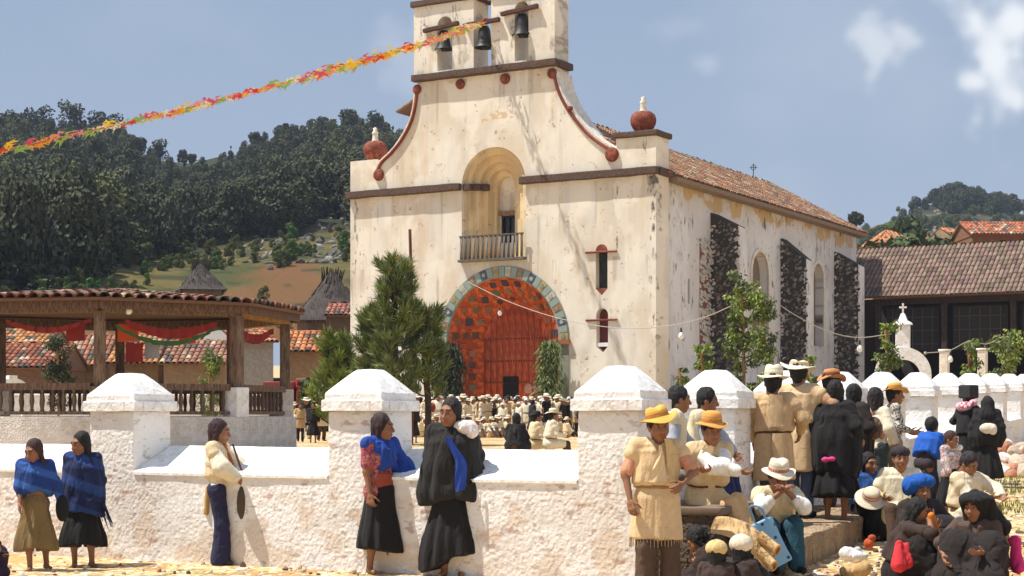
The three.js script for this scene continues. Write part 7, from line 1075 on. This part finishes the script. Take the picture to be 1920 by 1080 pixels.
  bu('pale bundle in front of the woman with the black head cloth', 1775, 14.6, .10, [ellip(V(0, 0, 0), .13, .09, .1), ellip(V(.09, .05, 0), .07, .06, .07)], [.6, .45, .28]);
  bu('blue and white cloth between the two women at the right', 1793, 15.0, .30, [ellip(V(0, .05, 0), .07, .15, .07)], [.42, .45, .52]);
}
// --- the plaza: three seated behind the wall, a group by the bandstand, the crowd at the church
person({ px: 967, D: 36, h: 1.5, yaw: 2.9, label: 'seated figure in black with dark hair just behind the wall', hair: 'long', pose: sitAt(.32, { lean: .1 }), wear: [{ k: 'skirt', c: K.black }, { k: 'shawl', c: K.black }] });
person({ px: 1000, D: 37, h: 1.52, yaw: 1.9, label: 'seated person in black hat between the dark haired one and the white hat', hair: 'short', pose: sitAt(.34, { lean: .1 }), wear: [{ k: 'trousers', c: K.brown }, { k: 'shirt', c: K.pale }, { k: 'tunic', c: K.cream, skirt: .3 }], hat: { c: [.012, .010, .010], r: .17, h: .08 } });
person({ px: 1030, D: 36.5, h: 1.56, yaw: 1.8, label: 'seated person in broad white hat just behind the wall', hair: 'short', pose: sitAt(.36, { lean: .12 }), wear: [{ k: 'trousers', c: K.brown }, { k: 'shirt', c: K.pale }, { k: 'tunic', c: K.pale, skirt: .3 }], hat: hat('white', { r: .2, h: .09 }) });
{
  const stand = { head: [.1, .05, 0] }, P = [
    { lab: 'man in cream tunic and white hat standing in the crowd before the church', h: 1.62, pose: stand, hair: 0, hat: hat('white'), wear: [{ k: 'trousers', c: K.brown }, { k: 'shirt', c: K.white }, { k: 'tunic', c: K.cream, skirt: .32 }] },
    { lab: 'bareheaded man in cream tunic standing in the crowd before the church', h: 1.58, pose: stand, hair: 'short', wear: [{ k: 'trousers', c: K.black }, { k: 'shirt', c: K.white }, { k: 'tunic', c: K.tan, skirt: .3 }] },
    { lab: 'man in black tunic and white hat standing in the crowd before the church', h: 1.64, pose: stand, hair: 0, hat: hat('white', { r: .18 }), wear: [{ k: 'trousers', c: K.white }, { k: 'tunic', c: K.black, skirt: .34 }] },
    { lab: 'woman in black shawl standing in the crowd before the church', h: 1.48, pose: stand, hair: 'bob', wear: [{ k: 'skirt', c: K.black, len: .66 }, { k: 'shawl', c: [.02, .016, .017] }] },
    { lab: 'man in cream tunic with white kerchief tied on his head in the crowd', h: 1.6, pose: stand, hair: 0, wear: [{ k: 'trousers', c: K.white }, { k: 'shirt', c: K.white }, { k: 'tunic', c: K.pale, skirt: .3, belt: K.red }, { k: 'bits', name: 'kerchief', c: K.white, cell: .022, make: R => [ellip(R.H.clone().add(V(0, .04, -.01)), .095, .1, .105)] }] },
    { lab: 'man in cream tunic carrying a dark red bundle on his back in the crowd', h: 1.6, pose: stand, hair: 0, hat: hat('white', { r: .17, h: .1 }), wear: [{ k: 'trousers', c: K.black }, { k: 'shirt', c: K.pale }, { k: 'tunic', c: K.cream, skirt: .34 }, { k: 'bits', name: 'bundle', c: [.2, .03, .03], cell: .025, make: R => [ellip(R.C.clone().add(V(0, .02, -.2)), .15, .19, .12)] }] },
    { lab: 'person in cream tunic sitting on the ground before the standing crowd', h: 1.55, pose: sitGround({}), hair: 0, hat: hat('white'), wear: [{ k: 'trousers', c: K.brown }, { k: 'shirt', c: K.white }, { k: 'tunic', c: K.cream, skirt: .3 }] },
    { lab: 'person in pale red shawl sitting on the ground before the standing crowd', h: 1.45, pose: sitGround({}), hair: 'bob', wear: [{ k: 'skirt', c: K.black }, { k: 'shawl', c: [.6, .34, .24] }] },
  ];
  const protos = P.map(s => makePerson({ ...s, low: 1 })), used = P.map(() => 0), r = rng(2024), groups = ['crowd in cream tunics and white hats', 'bareheaded crowd in tan tunics', 'crowd in black tunics', 'crowd in black shawls', 'crowd with white kerchiefs', 'crowd with red bundles', 'people sitting before the crowd', 'shawled people sitting before the crowd'];
  const put = (i, px, D, yaw, lab) => { const x = (px - CX) * D / F, p = V(x, ground(x, -D), -D); if (!used[i]++) { const t = protos[i]; t.position.copy(p); t.rotation.y = yaw; tag(t, lab || P[i].lab, 'person', lab ? undefined : groups[i]); scene.add(t); } else { const c = copyOf(protos[i], p, yaw, lab || P[i].lab, groups[i]); c.userData.category = 'person'; if (lab) delete c.userData.group; const s = .84 + .22 * r(); c.scale.set(s * (.9 + .25 * r()), s, s * (.9 + .25 * r())); } };
  const pick = [0, 4, 1, 4, 0, 5, 2, 1, 0, 4, 3, 4];
  for (let row = 0; row < 6; row++) for (let k = 0; k < 25; k++) { const px = 778 + (k + r()) * 12.8; if (px > 1098 || r() < .08) continue; if (row === 0 && px > 880 && px < 935) continue; put(pick[(r() * 12) | 0], px, 68.5 + row * 1.35 + (r() - .5) * 1.8, Math.PI + (r() - .5) * 2.6); }
  for (let k = 0; k < 20; k++) { const px = 785 + k * 9 + (r() - .5) * 8; if (px > 960) continue; put(r() < .65 ? 6 : 7, px, 64 + r() * 3, (r() - .5) * 4); }
  for (const [px, D] of [[1010, 66], [1048, 66.5], [1062, 65.5]]) put(6, px, D, 2);
  put(1, 563, 57, 2.9, 'man in tan tunic standing with his back turned beside the bandstand'); put(3, 587, 56, 3, 'woman in black beside the man in tan near the bandstand'); put(0, 602, 59, 2.4, 'man in white hat at the right of the group near the bandstand'); put(5, 551, 60, 3.3, 'man with a red bundle at the left of the group near the bandstand');
  put(2, 574, 62, 3, 'man in black tunic and white hat behind the group near the bandstand'); put(3, 776, 56, 2.8, 'woman in black standing right beside the tall pine trunk');
}
renderer.render(scene, camera);
